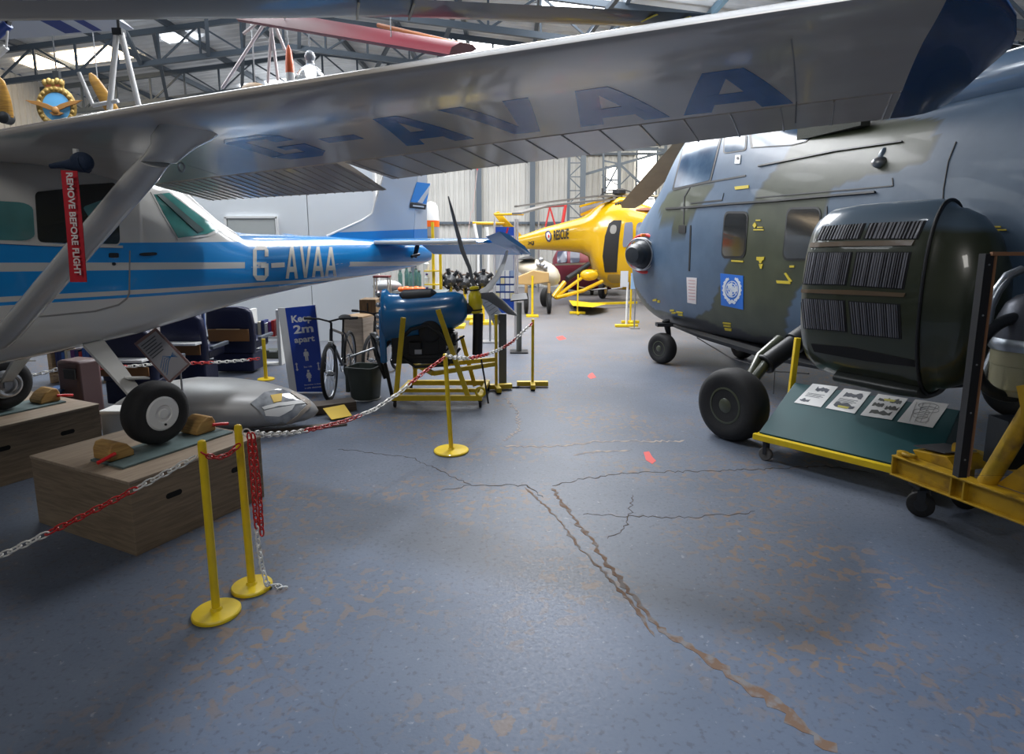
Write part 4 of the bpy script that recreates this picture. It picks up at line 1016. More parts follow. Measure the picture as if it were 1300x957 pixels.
# belly keel, cargo hook wire
m = MB(); m.loft([superring(lambda l, z, x=x: Hh(x, l, z), .45, z0, .62, 3, 16) for x, z0 in ((-.3, .5), (.6, .43), (2.2, .42), (3.2, .5), (4.2, .55))]); m.build('belly_fairing', BLKP, heli, smooth=40)
m = MB(); m.tube([Hh(.9, .6, .52), Hh(1.8, .62, .40), Hh(2.7, .62, .42), Hh(3.2, .6, .5)], .008, 6); m.build('belly_cable', BLACK, heli)
m = MB(); m.tube([Hh(2.65, .6, .46), Hh(2.65, .6, .15)], .004, 5); m.build('earthing_wire', BLACK, heli)
# ================================================================== STANCHIONS AND CHAIN
def stanchion(base, top, label, base_r=.12, kind='disc'):
    P, T = gz(*base), None
    t = thing('stanchion', label, 'stanchion', tuple(P), 0, 'yellow barrier posts')
    T = gy(top[0], top[1], P.y) if len(top) == 2 else None
    hgt = T.z
    m = MB(); m.lathe((P.x, P.y, .01), T - P, [(0, .020), (hgt - .02, .020), (hgt - .005, .017), (hgt, .008)], 20); po = m.build('post', YEL, t, smooth=40)
    m = MB(); m.lathe((P.x, P.y, .003), (0, 0, 1), [(0, base_r), (.012, base_r), (.018, base_r * .95), (.022, .03), (.035, .024)], 48); m.build('disc_base', YEL, t, smooth=30)
    return t, T
s1, T1 = stanchion((275, 779), (256, 561), 'yellow post on a round base nearest the camera, left of its twin', .115)
s2, T2 = stanchion((320, 746), (302, 541), 'yellow post on a round base with loose chain dangling beside it', .105)
s3, T3 = stanchion((573, 573), (565, 450), 'yellow post on a round base alone in the middle of the floor', .155)
def cross_stand(base, top, label, rz=0.0, w=.0, hook=True):
    P = gz(*base); T = gy(top[0], top[1], P.y); t = thing('stanchion', label, 'stanchion', (P.x, P.y, 0), rz, 'yellow barrier posts')
    m = MB(); m.bar((0, 0, .03), (0, 0, T.z), .035, .035, (0, 1, 0)); m.build('post', YEL, t, smooth=0, local=True, bevel=.004)
    m = MB(); m.box((0, 0, .045), (.40, .07, .06)); m.box((0, -.12, .045), (.06, .20, .055)); m.build('cross_foot', YEL, t, smooth=0, local=True, bevel=.004)
    m = MB(); m.box((0, -.2, .02), (.05, .03, .04)); m.build('rubber_foot', BLACK, t, local=True)
    return t, T
s4, T4 = cross_stand((676, 491), (676, 405), 'square yellow post on a cross foot, beside the grey lectern post')
s5, T5 = cross_stand((630, 495), (622, 399), 'square yellow post on a cross foot in front of the grey lectern', .2)
s6, T6 = cross_stand((733, 399), (733, 348), 'small yellow post on a cross foot in front of the yellow helicopter')
s7, T7 = cross_stand((800, 411), (800, 350), 'yellow post on a cross foot beside the white notice near the dark helicopter nose')
WPL, RPL = mat('white_chain_plastic', (.72, .70, .66), .45), mat('red_chain_plastic', (.5, .015, .012), .4)
def chain(paths, label, link=.042, seq=None, r=.0045, name='plastic_chain', group='red and white plastic chains'):
    """paths: list of (points, first colour, run length)"""
    t = None
    mbs = {}; p0 = None; pi_ = -1
    for pts, first, run in paths:
        P = [Vector(p) for p in pts]; seg = []; pi_ += 1
        if p0 is None: p0 = P[0]
        for a, b in zip(P, P[1:]): seg.append((b - a).length)
        L = sum(seg); n = int(L / link); i = 0
        for k in range(n):
            d = (k + .5) * link; j = 0
            while j < len(seg) - 1 and d > seg[j]: d -= seg[j]; j += 1
            c = P[j].lerp(P[j + 1], min(d / seg[j], 1)); ax = (P[j + 1] - P[j]).normalized()
            s = ax.cross(Vector((0, 0, 1))); s = s.normalized() if s.length > .1 else Vector((1, 0, 0))
            if k % 2: s = ax.cross(s).normalized()
            s = (s + ax.cross(s) * .35).normalized()
            col = (first + int(k * link / run)) % 2; m = mbs.setdefault((pi_, int(k * link / run), col), MB()); hl, hw = link * .72, link * .34
            ring = []
            for q in range(12):
                a = 2 * PI * q / 12; ex = math.copysign(abs(math.cos(a)) ** .75, math.cos(a)) * hl; ey = math.sin(a) * hw; ring.append(c + ax * ex + s * ey)
            nrm = ax.cross(s)
            vs = []; fs = []
            for q in range(12):
                o = (ring[q] - c).normalized()
                for w in range(6):
                    b = 2 * PI * w / 6; vs.append(ring[q] + o * r * math.cos(b) + nrm * r * math.sin(b))
            for q in range(12):
                for w in range(6): fs.append((q * 6 + w, ((q + 1) % 12) * 6 + w, ((q + 1) % 12) * 6 + (w + 1) % 6, q * 6 + (w + 1) % 6))
            m.add(vs, fs)
    t = thing(name, label, 'chain', tuple(p0), 0, group)
    for (a_, b_, c_), mm_ in mbs.items(): mm_.build('red_links' if c_ else 'white_links', RPL if c_ else WPL, t, smooth=60)
    return t
def sag(a, b, s, n=14):
    a, b = Vector(a), Vector(b); return [a.lerp(b, i / n) - Vector((0, 0, s * 4 * (i / n) * (1 - i / n))) for i in range(n + 1)]
K1 = gy(257, 575, T1.y - .03); K2 = gy(306, 560, T2.y - .03); K3 = gy(567, 452, T3.y - .03)
lf = gy(-60, 733, K1.y - .25)
chain([(sag(lf, K1, .015), 0, .42)], 'red and white chain running from the left edge up to the nearest yellow post', .042, r=.0042)
chain([(sag(K1, K2, .05, 8), 1, .27)], 'short red chain slung between the two nearest yellow posts', .036)
K2b = gy(318, 549, T2.y - .03)
P_ = [K2b + Vector((.01, 0, 0))] + [gy(x, y, T2.y + (T3.y - T2.y) * u) for x, y, u in ((335, 552, .06), (370, 550, .2), (405, 543, .35), (440, 534, .48), (475, 520, .6), (505, 500, .72), (540, 471, .88))] + [K3]
chain([(P_, 0, .62)], 'long red and white chain sagging from the dangling-chain post to the middle post', .044, r=.005)
chain([(sag(K3, gy(610, 452, 5.9), .02, 6) + sag(gy(610, 452, 5.9), gy(650, 434, 7.0), .02, 5)[1:] + [gy(676, 410, T4.y - .03)], 0, .5)], 'white and red chain from the middle post to the post beside the lectern', .05, r=.006)
d1 = [gy(x, y, T2.y - .06) for x, y in ((316, 551), (320, 600), (324, 650), (328, 690), (333, 720), (338, 740))]; d1 += [gz(344, 744, .006), gz(352, 743, .006), gz(358, 747, .006), gz(368, 745, .006)]
d2 = [gy(x, y, T2.y - .09) for x, y in ((321, 551), (325, 580), (329, 620), (333, 684))]
chain([(d1, 1, .50), (d2, 1, 1.60)], 'loose double length of red and white chain dangling from a post down to the floor', .036, name='plastic_chain')
m = MB(); t = thing('chain_hook', 'small hook loop holding the chains at the top of the post with dangling chain', 'hook', tuple(K2b)); m.torus(K2b + Vector((-.02, .0, .0)), (0, 1, 0), .02, .004, 18, 6); m.build('ring', WPL, t)
chain([(sag(gy(28, 478, 5.9), gy(78, 467, 6.05), .01) + sag(gy(78, 467, 6.05), gy(205, 461, 6.3), .02)[1:] + sag(gy(205, 461, 6.3), gy(330, 455, 7.3), .02)[1:], 0, .45)], 'chain strung behind the wheels in front of the navy seats', .05, r=.006)

# ================================================================== DISPLAY TROLLEY, SHEETS, HEAVY STAND
RL0, RL1 = gz(957, 553, .20), gz(1150, 600, .20); rd = (RL1 - RL0).normalized(); rb = Vector((-rd.y, rd.x, 0))
if rb.y < 0: rb = -rb
t = thing('display_trolley', 'low yellow-framed trolley with a sloping teal board carrying four printed sheets', 'trolley', tuple(RL0 * 1 - Vector((0, 0, .2))), math.atan2(rd.y, rd.x)); trol = t
Lr = 1.32
m = MB(); m.bar(RL0, RL0 + rd * Lr, .05, .05); m.bar(RL0 + rd * .03 + Vector((0, 0, .0)), RL0 + rd * .03 + rb * .62, .045, .045); m.bar(RL0 + rd * (Lr - .03), RL0 + rd * (Lr - .03) + rb * .62, .045, .045); m.bar(RL0 + rb * .62, RL0 + rb * .62 + rd * Lr, .045, .045)
m.build('rail_frame', YEL, t, smooth=0, bevel=.004)
TEAL = mat('teal_board', (.009, .072, .082), .55, var=.15, vscale=4)
TL = RL0 + rd * .06 + rb * .60; TL.z = .585; BL = RL0 + rd * .03 + rb * .03; BL.z = .235; BR = RL0 + rd * (Lr - .02) + rb * .03; BR.z = .235; TR = RL0 + rd * (Lr - .02) + rb * .60; TR.z = .585
nrm = (TL - BL).cross(BR - BL).normalized(); nrm = nrm if nrm.z > 0 else -nrm
m = MB(); m.prism([BL, BR, TR, TL], nrm * -.02); m.build('sloping_board', TEAL, t, smooth=0, bevel=.004)
m = MB(); m.hexa([BL - Vector((0, 0, .02)), BR - Vector((0, 0, .02)), TR * 1 - Vector((0, 0, .36)), TL * 1 - Vector((0, 0, .36)), BL + Vector((0, 0, -.015)), BR + Vector((0, 0, -.015)), TR - Vector((0, 0, .03)), TL - Vector((0, 0, .03))]); m.build('board_box', TEAL, t, smooth=0)
for k, (p, q) in enumerate([(RL0 + rd * .10 + rb * .03, 0), (RL0 + rd * (Lr - .08) + rb * .06, 0), (RL0 + rd * .10 + rb * .58, 0), (RL0 + rd * (Lr - .1) + rb * .58, 0)]):
    m = MB(); c = Vector((p.x, p.y, .058)); m.lathe(c - rb * .02, rb, [(0, .05), (.008, .057), (.032, .057), (.04, .05)], 24); cw = m.build('caster_wheel', mat('grey_caster', (.10, .095, .09), .6), t)
    m = MB(); m.bar(c + Vector((0, 0, .12)) - rb * .03, c - rb * .03, .03, .006, rb); m.bar(c + Vector((0, 0, .12)) + rb * .03, c + rb * .03, .03, .006, rb); m.box((c.x, c.y, .172), (.07, .07, .008)); m.build('caster_fork', DARK, cw, smooth=0)
m = MB(); a = onplane(1011, 482, TL, (0, 1, 0)); b = onplane(1016, 430, TL, (0, 1, 0)); m.bar(Vector((a.x - .03, a.y + .05, .2)), Vector((b.x, b.y + .05, b.z)), .045, .045, (0, 1, 0)); m.build('upright_post', YEL, t, smooth=0, bevel=.003)
# sheets
def sheet(q, label, kind):
    P = [onplane(x, y, BL + nrm * .002, nrm) for x, y in q]; c = sum(P, Vector()) / 4
    t = thing('information_sheet', label, 'printed sheet', tuple(c), 0, 'printed sheets on the teal board')
    m = MB(); m.prism(P, nrm * .002); m.build('paper', PAPER, t, smooth=0)
    def uv(u, v, h=.0032): return P[0].lerp(P[1], u).lerp(P[3].lerp(P[2], u), v) + nrm * h
    m = MB()
    def blob(u0, v0, u1, v1, n=7, seed=0):
        r = random.Random(seed); top = [uv(u0 + (u1 - u0) * i / n, v0 + (v1 - v0) * r.uniform(0, .5)) for i in range(n + 1)]; bot = [uv(u0 + (u1 - u0) * i / n, v1 - (v1 - v0) * r.uniform(0, .3)) for i in range(n, -1, -1)]
        m.prism(top + bot, nrm * -.001)
    if kind != 'draw':
        for b in {'a': [(.3, .08, .8, .35, 1), (.1, .72, .45, .9, 2)], 'b': [(.2, .12, .85, .4, 3), (.15, .62, .85, .88, 4)], 'c': [(.15, .1, .5, .3, 5), (.55, .08, .9, .34, 6), (.1, .36, .45, .55, 7), (.55, .4, .95, .62, 8), (.2, .66, .85, .88, 9)]}[kind]: blob(*b[:4], seed=b[4])
        m.build('printed_pictures', INK if kind != 'c' else mat('print_mixed', (.08, .085, .08), .7), t, smooth=0)
        m = MB()
        for k in range(4): v = .46 + k * .05; m.prism([uv(.15, v, .0028), uv(.8 - .1 * (k % 2), v, .0028), uv(.8 - .1 * (k % 2), v + .018, .0028), uv(.15, v + .018, .0028)], nrm * -.001)
        if kind != 'c': m.build('printed_text', INK, t, smooth=0)
        if kind in 'bc':
            m = MB(); v = .78 if kind == 'b' else .16; m.prism([uv(.3, v, .0036), uv(.7, v, .0036), uv(.66, v + .09, .0036), uv(.34, v + .09, .0036)], nrm * -.001); m.build('printed_yellow_picture', INKY, t, smooth=0)
    else:
        for k in range(5):
            c0 = (.5 + .1 * math.sin(k * 2), .2 + k * .14); pts = [uv(c0[0] + .3 * math.cos(a) * (1 - .1 * k), c0[1] + .12 * math.sin(a)) for a in [2 * PI * i / 18 for i in range(19)]]; m.tube(pts, .0012, 4)
        for k in range(4): m.tube([uv(.1 + .2 * k, .1), uv(.3 + .15 * k, .9)], .001, 4)
        m.build('line_drawing', mat('pencil_grey', (.3, .3, .32), .7), t, smooth=0)
sheet([(1032, 487), (1064, 491), (1042, 517), (1008, 511)], 'leftmost printed sheet on the teal board, with an aircraft photo at the top', 'a')
sheet([(1072, 493), (1106, 498), (1085, 525), (1048, 518)], 'second sheet from the left on the teal board, with a dark and a yellow aircraft', 'b')
sheet([(1115, 500), (1153, 506), (1132, 533), (1092, 527)], 'third sheet on the teal board, crowded with several small aircraft pictures', 'c')
sheet([(1162, 507), (1205, 513), (1184, 543), (1139, 535)], 'rightmost sheet on the teal board, a pale line drawing', 'draw')
# heavy yellow stand
B0 = gz(1133, 578, .40); B1 = gz(1300, 636, .42); B1 = B1 + (B1 - B0) * .25; bd = (B1 - B0).normalized(); bn = Vector((-bd.y, bd.x, 0)); bn = bn if bn.y > 0 else -bn
t = thing('engine_transport_stand', 'heavy yellow steel I-beam stand on black casters at the right edge', 'equipment stand', (B0.x, B0.y, 0), math.atan2(bd.y, bd.x)); stand = t
def L3(u, v, z): return B0 + bd * u + bn * v + Vector((0, 0, z - B0.z - 0))
LB = (B1 - B0).length + .3; m = MB()
zt_, zb_ = .40, .27
m.bar(L3(0, .04, zt_), L3(LB, .04, zt_ + .0), .10, .012); m.bar(L3(0, .04, zb_), L3(LB, .04, zb_), .10, .012); m.bar(L3(0, .04, (zt_ + zb_) / 2), L3(LB, .04, (zt_ + zb_) / 2), .012, zt_ - zb_)
for u in (.008, .42, .50, .95): m.bar(L3(u, .04, zb_), L3(u, .04, zt_), .012, .095, bn)
m.build('i_beam', YEL2, t, smooth=0, bevel=.003)
m = MB(); m.prism([L3(.1, .10, .4), L3(.38, .10, .4), L3(.30, .10, .475), L3(.06, .10, .45)], bn * .28); m.build('pedestal', YEL2, t, smooth=0, bevel=.004)
m = MB(); m.prism([L3(.05, .12, .47), L3(.27, .12, .485), L3(.30, .36, .485), L3(.08, .36, .47)], (0, 0, .006)); m.build('top_plate', mat('dull_grey_plate', (.12, .12, .13), .4, metal=.6), t, smooth=0)
m = MB(); m.torus(L3(.1, .03, .43), (.2, .1, 1), .035, .012, 20, 8); m.lathe(L3(.04, .04, .405), (0, 0, 1), [(0, .035), (.03, .035), (.035, .01)], 16); m.build('shackle', YEL2, t)
m = MB(); q = L3(.27, .2, .485); m.prism([q + bd * a + Vector((0, 0, b)) for a, b in ((-.02, 0), (.02, 0), (.02, .05), (.01, .065), (-.01, .065), (-.02, .05))], bn * .012); m.build('lifting_lug', YEL2, t, smooth=0)
m = MB(); m.tube([L3(.57, .08, .40), onplane(1300, 535, L3(.75, .1, .6), bn), ], .05, 16); a = L3(.57, .08, .40); e = onplane(1300, 535, L3(.75, .1, .6), bn); m.tube([e, e + (e - a) * .6], .05, 16); m.build('diagonal_tube', YEL2, t)
m = MB(); m.prism([L3(.62, .09, .41), L3(1.0, .09, .41), L3(.92, .09, .62), L3(.86, .09, .72)], bn * .012); m.build('gusset_plate', YEL2, t, smooth=0)
m = MB(); m.prism([onplane(x, y, L3(.8, .05, 1), bn) for x, y in ((1290, 490), (1302, 488), (1330, 500), (1330, 560), (1302, 560), (1296, 520))], bn * .02); m.build('bracket_plate', YEL2, t, smooth=0)
for u, v in ((.13, .14), (1.0, .14), (.13, .55), (1.0, .55)):
    p = L3(u, v, 0); c = Vector((p.x, p.y, .085)); wxx = (bn * .8 - bd * .6).normalized()
    m = MB(); m.lathe(c - wxx * .03, wxx, [(0, .07), (.008, .083), (.052, .083), (.06, .07)], 28); cw = m.build('caster_wheel', BLACK, t)
    m = MB(); m.lathe(c - wxx * .034, wxx, [(0, .04), (.068, .04)], 20); m.build('caster_hub', DARK, cw)
    m = MB(); m.bar(c - wxx * .045, c - wxx * .045 + Vector((0, 0, .12)), .05, .008, wxx); m.bar(c + wxx * .045, c + wxx * .045 + Vector((0, 0, .12)), .05, .008, wxx); m.box((c.x, c.y, .215), (.12, .12, .02)); m.build('caster_fork', DARK, cw, smooth=0)
m = MB(); m.bar(L3(.1, .55, zt_), L3(LB, .55, zt_), .08, .05); m.bar(L3(.13, .08, .36), L3(.13, .55, .36), .05, .05); m.bar(L3(1.0, .08, .36), L3(1.0, .55, .36), .05, .05)
for u, v in ((.13, .14), (1.0, .14), (.13, .55), (1.0, .55)): m.bar(L3(u, v, .2), L3(u, v, .36), .05, .05)
m.build('cross_members', YEL2, t, smooth=0)

# glazed case frame + engine
yc = 3.42; t = thing('display_case_frame', 'tall black angle-iron frame with a copper-edged clear panel at the right edge', 'display case', (gz(1226, 590, .62).x, yc, .6))
q0, q1 = gy(1253, 322, yc), gy(1233, 590, yc)
m = MB(); m.bar(q0, Vector((q0.x, yc, .49)), .05, .05, (0, 1, 0)); m.bar(Vector((q0.x + .62, yc, q0.z)), Vector((q0.x + .62, yc, .49)), .05, .05, (0, 1, 0)); m.build('black_upright', BLKP, t, smooth=0)
m = MB(); m.bar(q0 + Vector((.028, -.03, 0)), Vector((q0.x + .028, yc - .03, .5)), .009, .01, (0, 1, 0)); m.bar(q0 + Vector((0, -.03, 0)), q0 + Vector((.62, -.03, 0)), .02, .02); m.build('copper_edge', mat('copper_edging', (.34, .17, .09), .45, metal=.3), t, smooth=0)
m = MB()
for k in range(5): m.lathe((q0.x, yc - .026, .6 + k * .28), (0, -1, 0), [(0, .006), (.004, .004)], 8)
m.build('rivet', STEEL, t)
PAN = mat('clear_panel', (.9, .95, 1), .03, trans=1.0, alpha=1.0); PAN.node_tree.nodes['Principled BSDF'].inputs['IOR'].default_value = 1.1
m = MB(); m.box((q0.x + .33, yc - .012, (q0.z + .5) / 2), (.58, .004, q0.z - .5)); m.build('clear_panel', PAN, t, smooth=0)
ex, ey = 3.17, 3.80; t = thing('aero_engine', 'dark aero engine with silver pipes and a cream drum behind the clear panel', 'engine', (ex, ey, .5)); 
def ep(x, y, yy=3.62): return gy(x, y, yy)
m = MB(); c = ep(1312, 410); m.lathe((c.x, 3.64, c.z + .18), (0, 0, -1), [(0, .01), (.02, .08), (.07, .13), (.16, .165), (.28, .17)], 28); m.build('grey_dome', mat('dull_grey_casing', (.10, .10, .115), .4, metal=.5), t)
m = MB(); z = ep(1300, 432).z; m.lathe((c.x, 3.64, z - .06), (0, 0, 1), [(0, .185), (.02, .195), (.05, .195), (.07, .185)], 28); m.build('steel_band', STEEL, t)
m = MB(); m.lathe((c.x, 3.64, z - .06), (0, 0, -1), [(0, .175), (.09, .175), (.095, .17), (.23, .17), (.24, .16), (.27, .16)], 28); m.build('cream_drum', mat('aged_cream', (.30, .26, .15), .5), t)
m = MB(); m.tube([ep(x, y) for x, y in ((1253, 420), (1256, 390), (1265, 370), (1280, 350), (1298, 342))], [.025, .028, .028, .028, .025], 12); m.tube([ep(x, y, 3.75) for x, y in ((1243, 490), (1250, 470), (1258, 450), (1266, 440))], .018, 8); m.build('silver_pipe', STEEL, t)
m = MB(); q = ep(1300, 445, 3.55); m.torus((q.x, 3.60, q.z - .05), (0, 1, .0), .24, .035, 40, 10); m.build('curved_duct', DARK, t)
m = MB(); m.box((c.x, 3.66, .62), (.2, .16, .3)); 
for k in range(6): m.ell(tuple(ep(1262 + 5 * (k % 2), 430 + k * 8, 3.78)), (.03, .03, .025), 10, 6)
m.build('accessory_gearbox', DARK, t)

# ================================================================== LARGE COWLING WITH GRILLES
P1 = Vector((2.33, 4.98, 0)); P2 = Vector((2.80, 4.20, 0)); ca_ = (P2 - P1).normalized(); cb_ = Vector((-ca_.y, ca_.x, 0)); cb_ = cb_ if cb_.y > 0 else -cb_
ZC = 1.44
def CW(s, b, z): return P1 + ca_ * s + cb_ * b + Vector((0, 0, z))
t = heli
LP = (P2 - P1).length; cm = MB(); R = []
for s, hd_, hz, b0 in ((-.10, .12, .36, .34), (-.06, .20, .50, .32), (0, .27, .60, .30), (.10, .31, .665, .30), (.3, .33, .69, .31), (.6, .32, .70, .31), (LP - .06, .30, .70, .29), (LP, .285, .685, .28)):
    R.append([CW(s, b0 + math.copysign(abs(math.cos(a)) ** .85, -math.cos(a)) * hd_ * (1.0), ZC + math.copysign(abs(math.sin(a)) ** .88, math.sin(a)) * hz) for a in [2 * PI * k / 64 for k in range(64)]])
cm.loft(R); cbv = cm.bvh()
def cowl_mat():
    m = bpy.data.materials.new('cowling_paint'); m.use_nodes = True; nt = m.node_tree; b = nt.nodes['Principled BSDF']; N = nt.nodes.new; L = nt.links.new
    g = N('ShaderNodeTexCoord'); s = N('ShaderNodeSeparateXYZ'); L(g.outputs['Object'], s.inputs[0]); r = N('ShaderNodeValToRGB'); n = N('ShaderNodeTexNoise'); n.inputs['Scale'].default_value = 1.5; L(g.outputs['Object'], n.inputs['Vector'])
    a = N('ShaderNodeMath'); a.operation = 'MULTIPLY_ADD'; L(n.outputs['Fac'], a.inputs[0]); a.inputs[1].default_value = .25; L(s.outputs['Z'], a.inputs[2])
    mr = N('ShaderNodeMapRange'); L(a.outputs[0], mr.inputs['Value']); mr.inputs['From Min'].default_value = 2.02; mr.inputs['From Max'].default_value = 2.08
    x = N('ShaderNodeMix'); x.data_type = 'RGBA'; L(mr.outputs['Result'], x.inputs['Factor']); x.inputs['A'].default_value = (.035, .042, .022, 1); x.inputs['B'].default_value = (.085, .13, .18, 1); L(x.outputs['Result'], b.inputs['Base Color']); b.inputs['Roughness'].default_value = .28; b.inputs['Coat Weight'].default_value = .5; return m
CWM = cowl_mat(); co_ = cm.build('engine_pod', CWM, t, smooth=50, label='bulbous olive pod with louvred grilles')
GRB = mat('grille_black', (.01, .01, .012), .8); GRS = mat('grille_slat', (.17, .17, .19), .45, metal=.3); FRB = mat('cowling_brown_edge', (.16, .09, .045), .45)
def grille(q, k=20):
    m = MB(); decal(m, cbv, grow(q, 1.06), .004, 6); fo = m.build('grille', GRB, heli, smooth=30)
    Q = [Vector(p) for p in q]; m = MB(); rr = random.Random(int(q[0][0]))
    for i in range(k):
        u0 = (i + .2) / k; u1 = (i + rr.uniform(.45, .9)) / k
        decal(m, cbv, [tuple(Q[0].lerp(Q[1], u0)), tuple(Q[0].lerp(Q[1], u1)), tuple(Q[3].lerp(Q[2], u1)), tuple(Q[3].lerp(Q[2], u0))], .010, 12)
    m.build('louvre_slats', GRS, fo, smooth=0)
grille([(1028, 321), (1081, 321), (1073, 361), (1021, 360)]); grille([(1089, 321), (1155, 321), (1146, 366), (1081, 362)])
grille([(1018, 379), (1071, 382), (1074, 420), (1022, 416)]); grille([(1079, 383), (1141, 387), (1143, 429), (1083, 423)])
grille([(1046, 288), (1098, 284), (1090, 303), (1038, 305)], 14); grille([(1106, 284), (1174, 281), (1164, 303), (1098, 303)], 14)
m = MB(); decal(m, cbv, [(1018, 309), (1062, 307), (1162, 305), (1158, 312), (1062, 313), (1016, 315)], .012, 6); decal(m, cbv, [(1012, 367), (1080, 368), (1150, 372), (1148, 377), (1080, 374), (1012, 371)], .010, 6); m.build('raised_rib', mat('worn_olive_rib', (.13, .085, .045), .4, coat=.4), co_, smooth=30)
m = MB(); decal(m, cbv, [(1030, 436), (1082, 441), (1165, 458), (1168, 466), (1100, 458), (1034, 446)], .006, 6); m.build('lower_opening', GRB, co_, smooth=30)
# rear rim and dished cover facing the room
m = MB(); R = []
for s, k, kb in ((LP + .006, .99, .99), (LP + .03, .96, .98), (LP + .05, .93, .95), (LP + .10, .92, .93), (LP + .20, .84, .86), (LP + .30, .66, .70), (LP + .37, .40, .44), (LP + .39, .05, .06)):
    R.append([CW(s, .28 + -math.cos(a) * .285 * kb, ZC + math.copysign(abs(math.sin(a)) ** .95, math.sin(a)) * .685 * k) for a in [2 * PI * j / 56 for j in range(56)]])
m.loft(R); m.build('domed_rear_cover', CWM, t, smooth=50)
m = MB(); m.tube([CW(LP + .002, .28 - math.copysign(abs(math.cos(a)) ** .85, math.cos(a)) * .288, ZC + math.copysign(abs(math.sin(a)) ** .88, math.sin(a)) * .69) for a in [2 * PI * k / 60 for k in range(61)]], .012, 8); m.build('rim_ring', BLKP, t)
m = MB(); R = []
for s, hd_, hz in ((.25, .1, .2), (.3, .24, .13), (.75, .26, .14), (LP, .22, .12)): R.append([CW(s, .30 - hd_ * math.cos(a), ZC - .66 + hz * math.sin(a) * .5) for a in [2 * PI * k / 30 for k in range(30)]])
m.loft(R); m.build('lower_tray', mat('dark_tray', (.015, .018, .016), .4), t, smooth=50)
m = MB()
for s in (.2, LP - .15): m.bar(CW(s, .3, ZC + .35), CW(s, .75, ZC + .35), .06, .06); m.bar(CW(s, .3, ZC - .3), CW(s, .75, ZC - .3), .06, .06)
m.build('pod_mounting', BLKP, t, smooth=0)

# ================================================================== SIGN
t_ = gz(393, 498); yy = t_.y
t = thing('distancing_sign', 'tall blue and white sign reading Keep 2m apart beside the bicycle', 'sign', (t_.x, yy, 0)); 
TLs, TRs, BRs, BLs = gy(362, 391, yy), gy(400, 387, yy), gy(413, 503, yy - .05), gy(377, 494, yy - .05)
BLs.z = max(BLs.z, .02); BRs.z = .02; BLs.z = .02
sn = (TRs - TLs).cross(BLs - TLs).normalized(); sn = sn if sn.y < 0 else -sn
back = Vector((-.10, .02, 0))
def SP(u, v, h=0): return TLs.lerp(TRs, u).lerp(BLs.lerp(BRs, u), v) + sn * h
m = MB(); m.prism([SP(0, 0), SP(1, 0), SP(1, 1), SP(0, 1)], -sn * .02 ); m.prism([TLs, BLs, BLs + back, TLs + back], (0, .02, 0)); sb = m.build('board', WHITE, t, smooth=0)
m = MB(); m.prism([SP(0, 0, .001), SP(1, 0, .001), SP(1, 1, .001), SP(0, 1, .001)], sn * .003); m.build('blue_face', mat('sign_blue', (.008, .05, .38), .45), t, smooth=0)
SW = (TRs - TLs).length; SH = (BLs - TLs).length; ux, uy = (TRs - TLs).normalized(), (TLs - BLs).normalized()
for st_, u, v, w, h in (('Keep', .16, .205, .68, .11), ('2m', .18, .31, .66, .10), ('apart', .16, .44, .68, .085), ('2m / 6ft', .36, .715, .28, .02), ('Remember to keep', .3, .93, .55, .018), ('a safe distance', .3, .965, .55, .018)):
    m = MB(); textplate(m, st_, SP(u, v, .005), ux, uy, w * SW, h * SH, sn, .001, .03 if len(st_) < 6 else .01); m.build('sign_lettering', WHITE, t, smooth=0)
def picto(v0, skirt):
    m = MB(); c = SP(.5, v0, .005); S = SH * .135
    def q(x, y): return c + ux * x * S + uy * y * S
    m.prism([q(.1 * math.cos(a), -.05 + .1 * math.sin(a)) for a in [2 * PI * k / 14 for k in range(14)]], sn * .001)
    if skirt: body = [(-.12, -.18), (.12, -.18), (.24, -.5), (.18, -.53), (.12, -.36), (.22, -.68), (.1, -.68), (.1, -1), (.01, -1), (.01, -.68), (-.01, -.68), (-.01, -1), (-.1, -1), (-.1, -.68), (-.22, -.68), (-.12, -.36), (-.18, -.53), (-.24, -.5)]
    else: body = [(-.14, -.18), (.14, -.18), (.22, -.28), (.22, -.58), (.15, -.58), (.14, -.32), (.13, -1), (.02, -1), (.01, -.6), (-.01, -.6), (-.02, -1), (-.13, -1), (-.14, -.32), (-.15, -.58), (-.22, -.58), (-.22, -.28)]
    m.prism([q(x, y) for x, y in body], sn * .001); m.build('figure_symbol', WHITE, t, smooth=0)
picto(.50, False); picto(.745, True)
m = MB()
for u in (.12, .88):
    c = SP(u, .70, .005); S = SH * .05
    m.prism([c + ux * x * S + uy * y * S for x, y in ((0, 1), (.35, .6), (.12, .6), (.12, -.6), (.35, -.6), (0, -1), (-.35, -.6), (-.12, -.6), (-.12, .6), (-.35, .6))], sn * .001)
m.build('distance_arrow', WHITE, t, smooth=0)

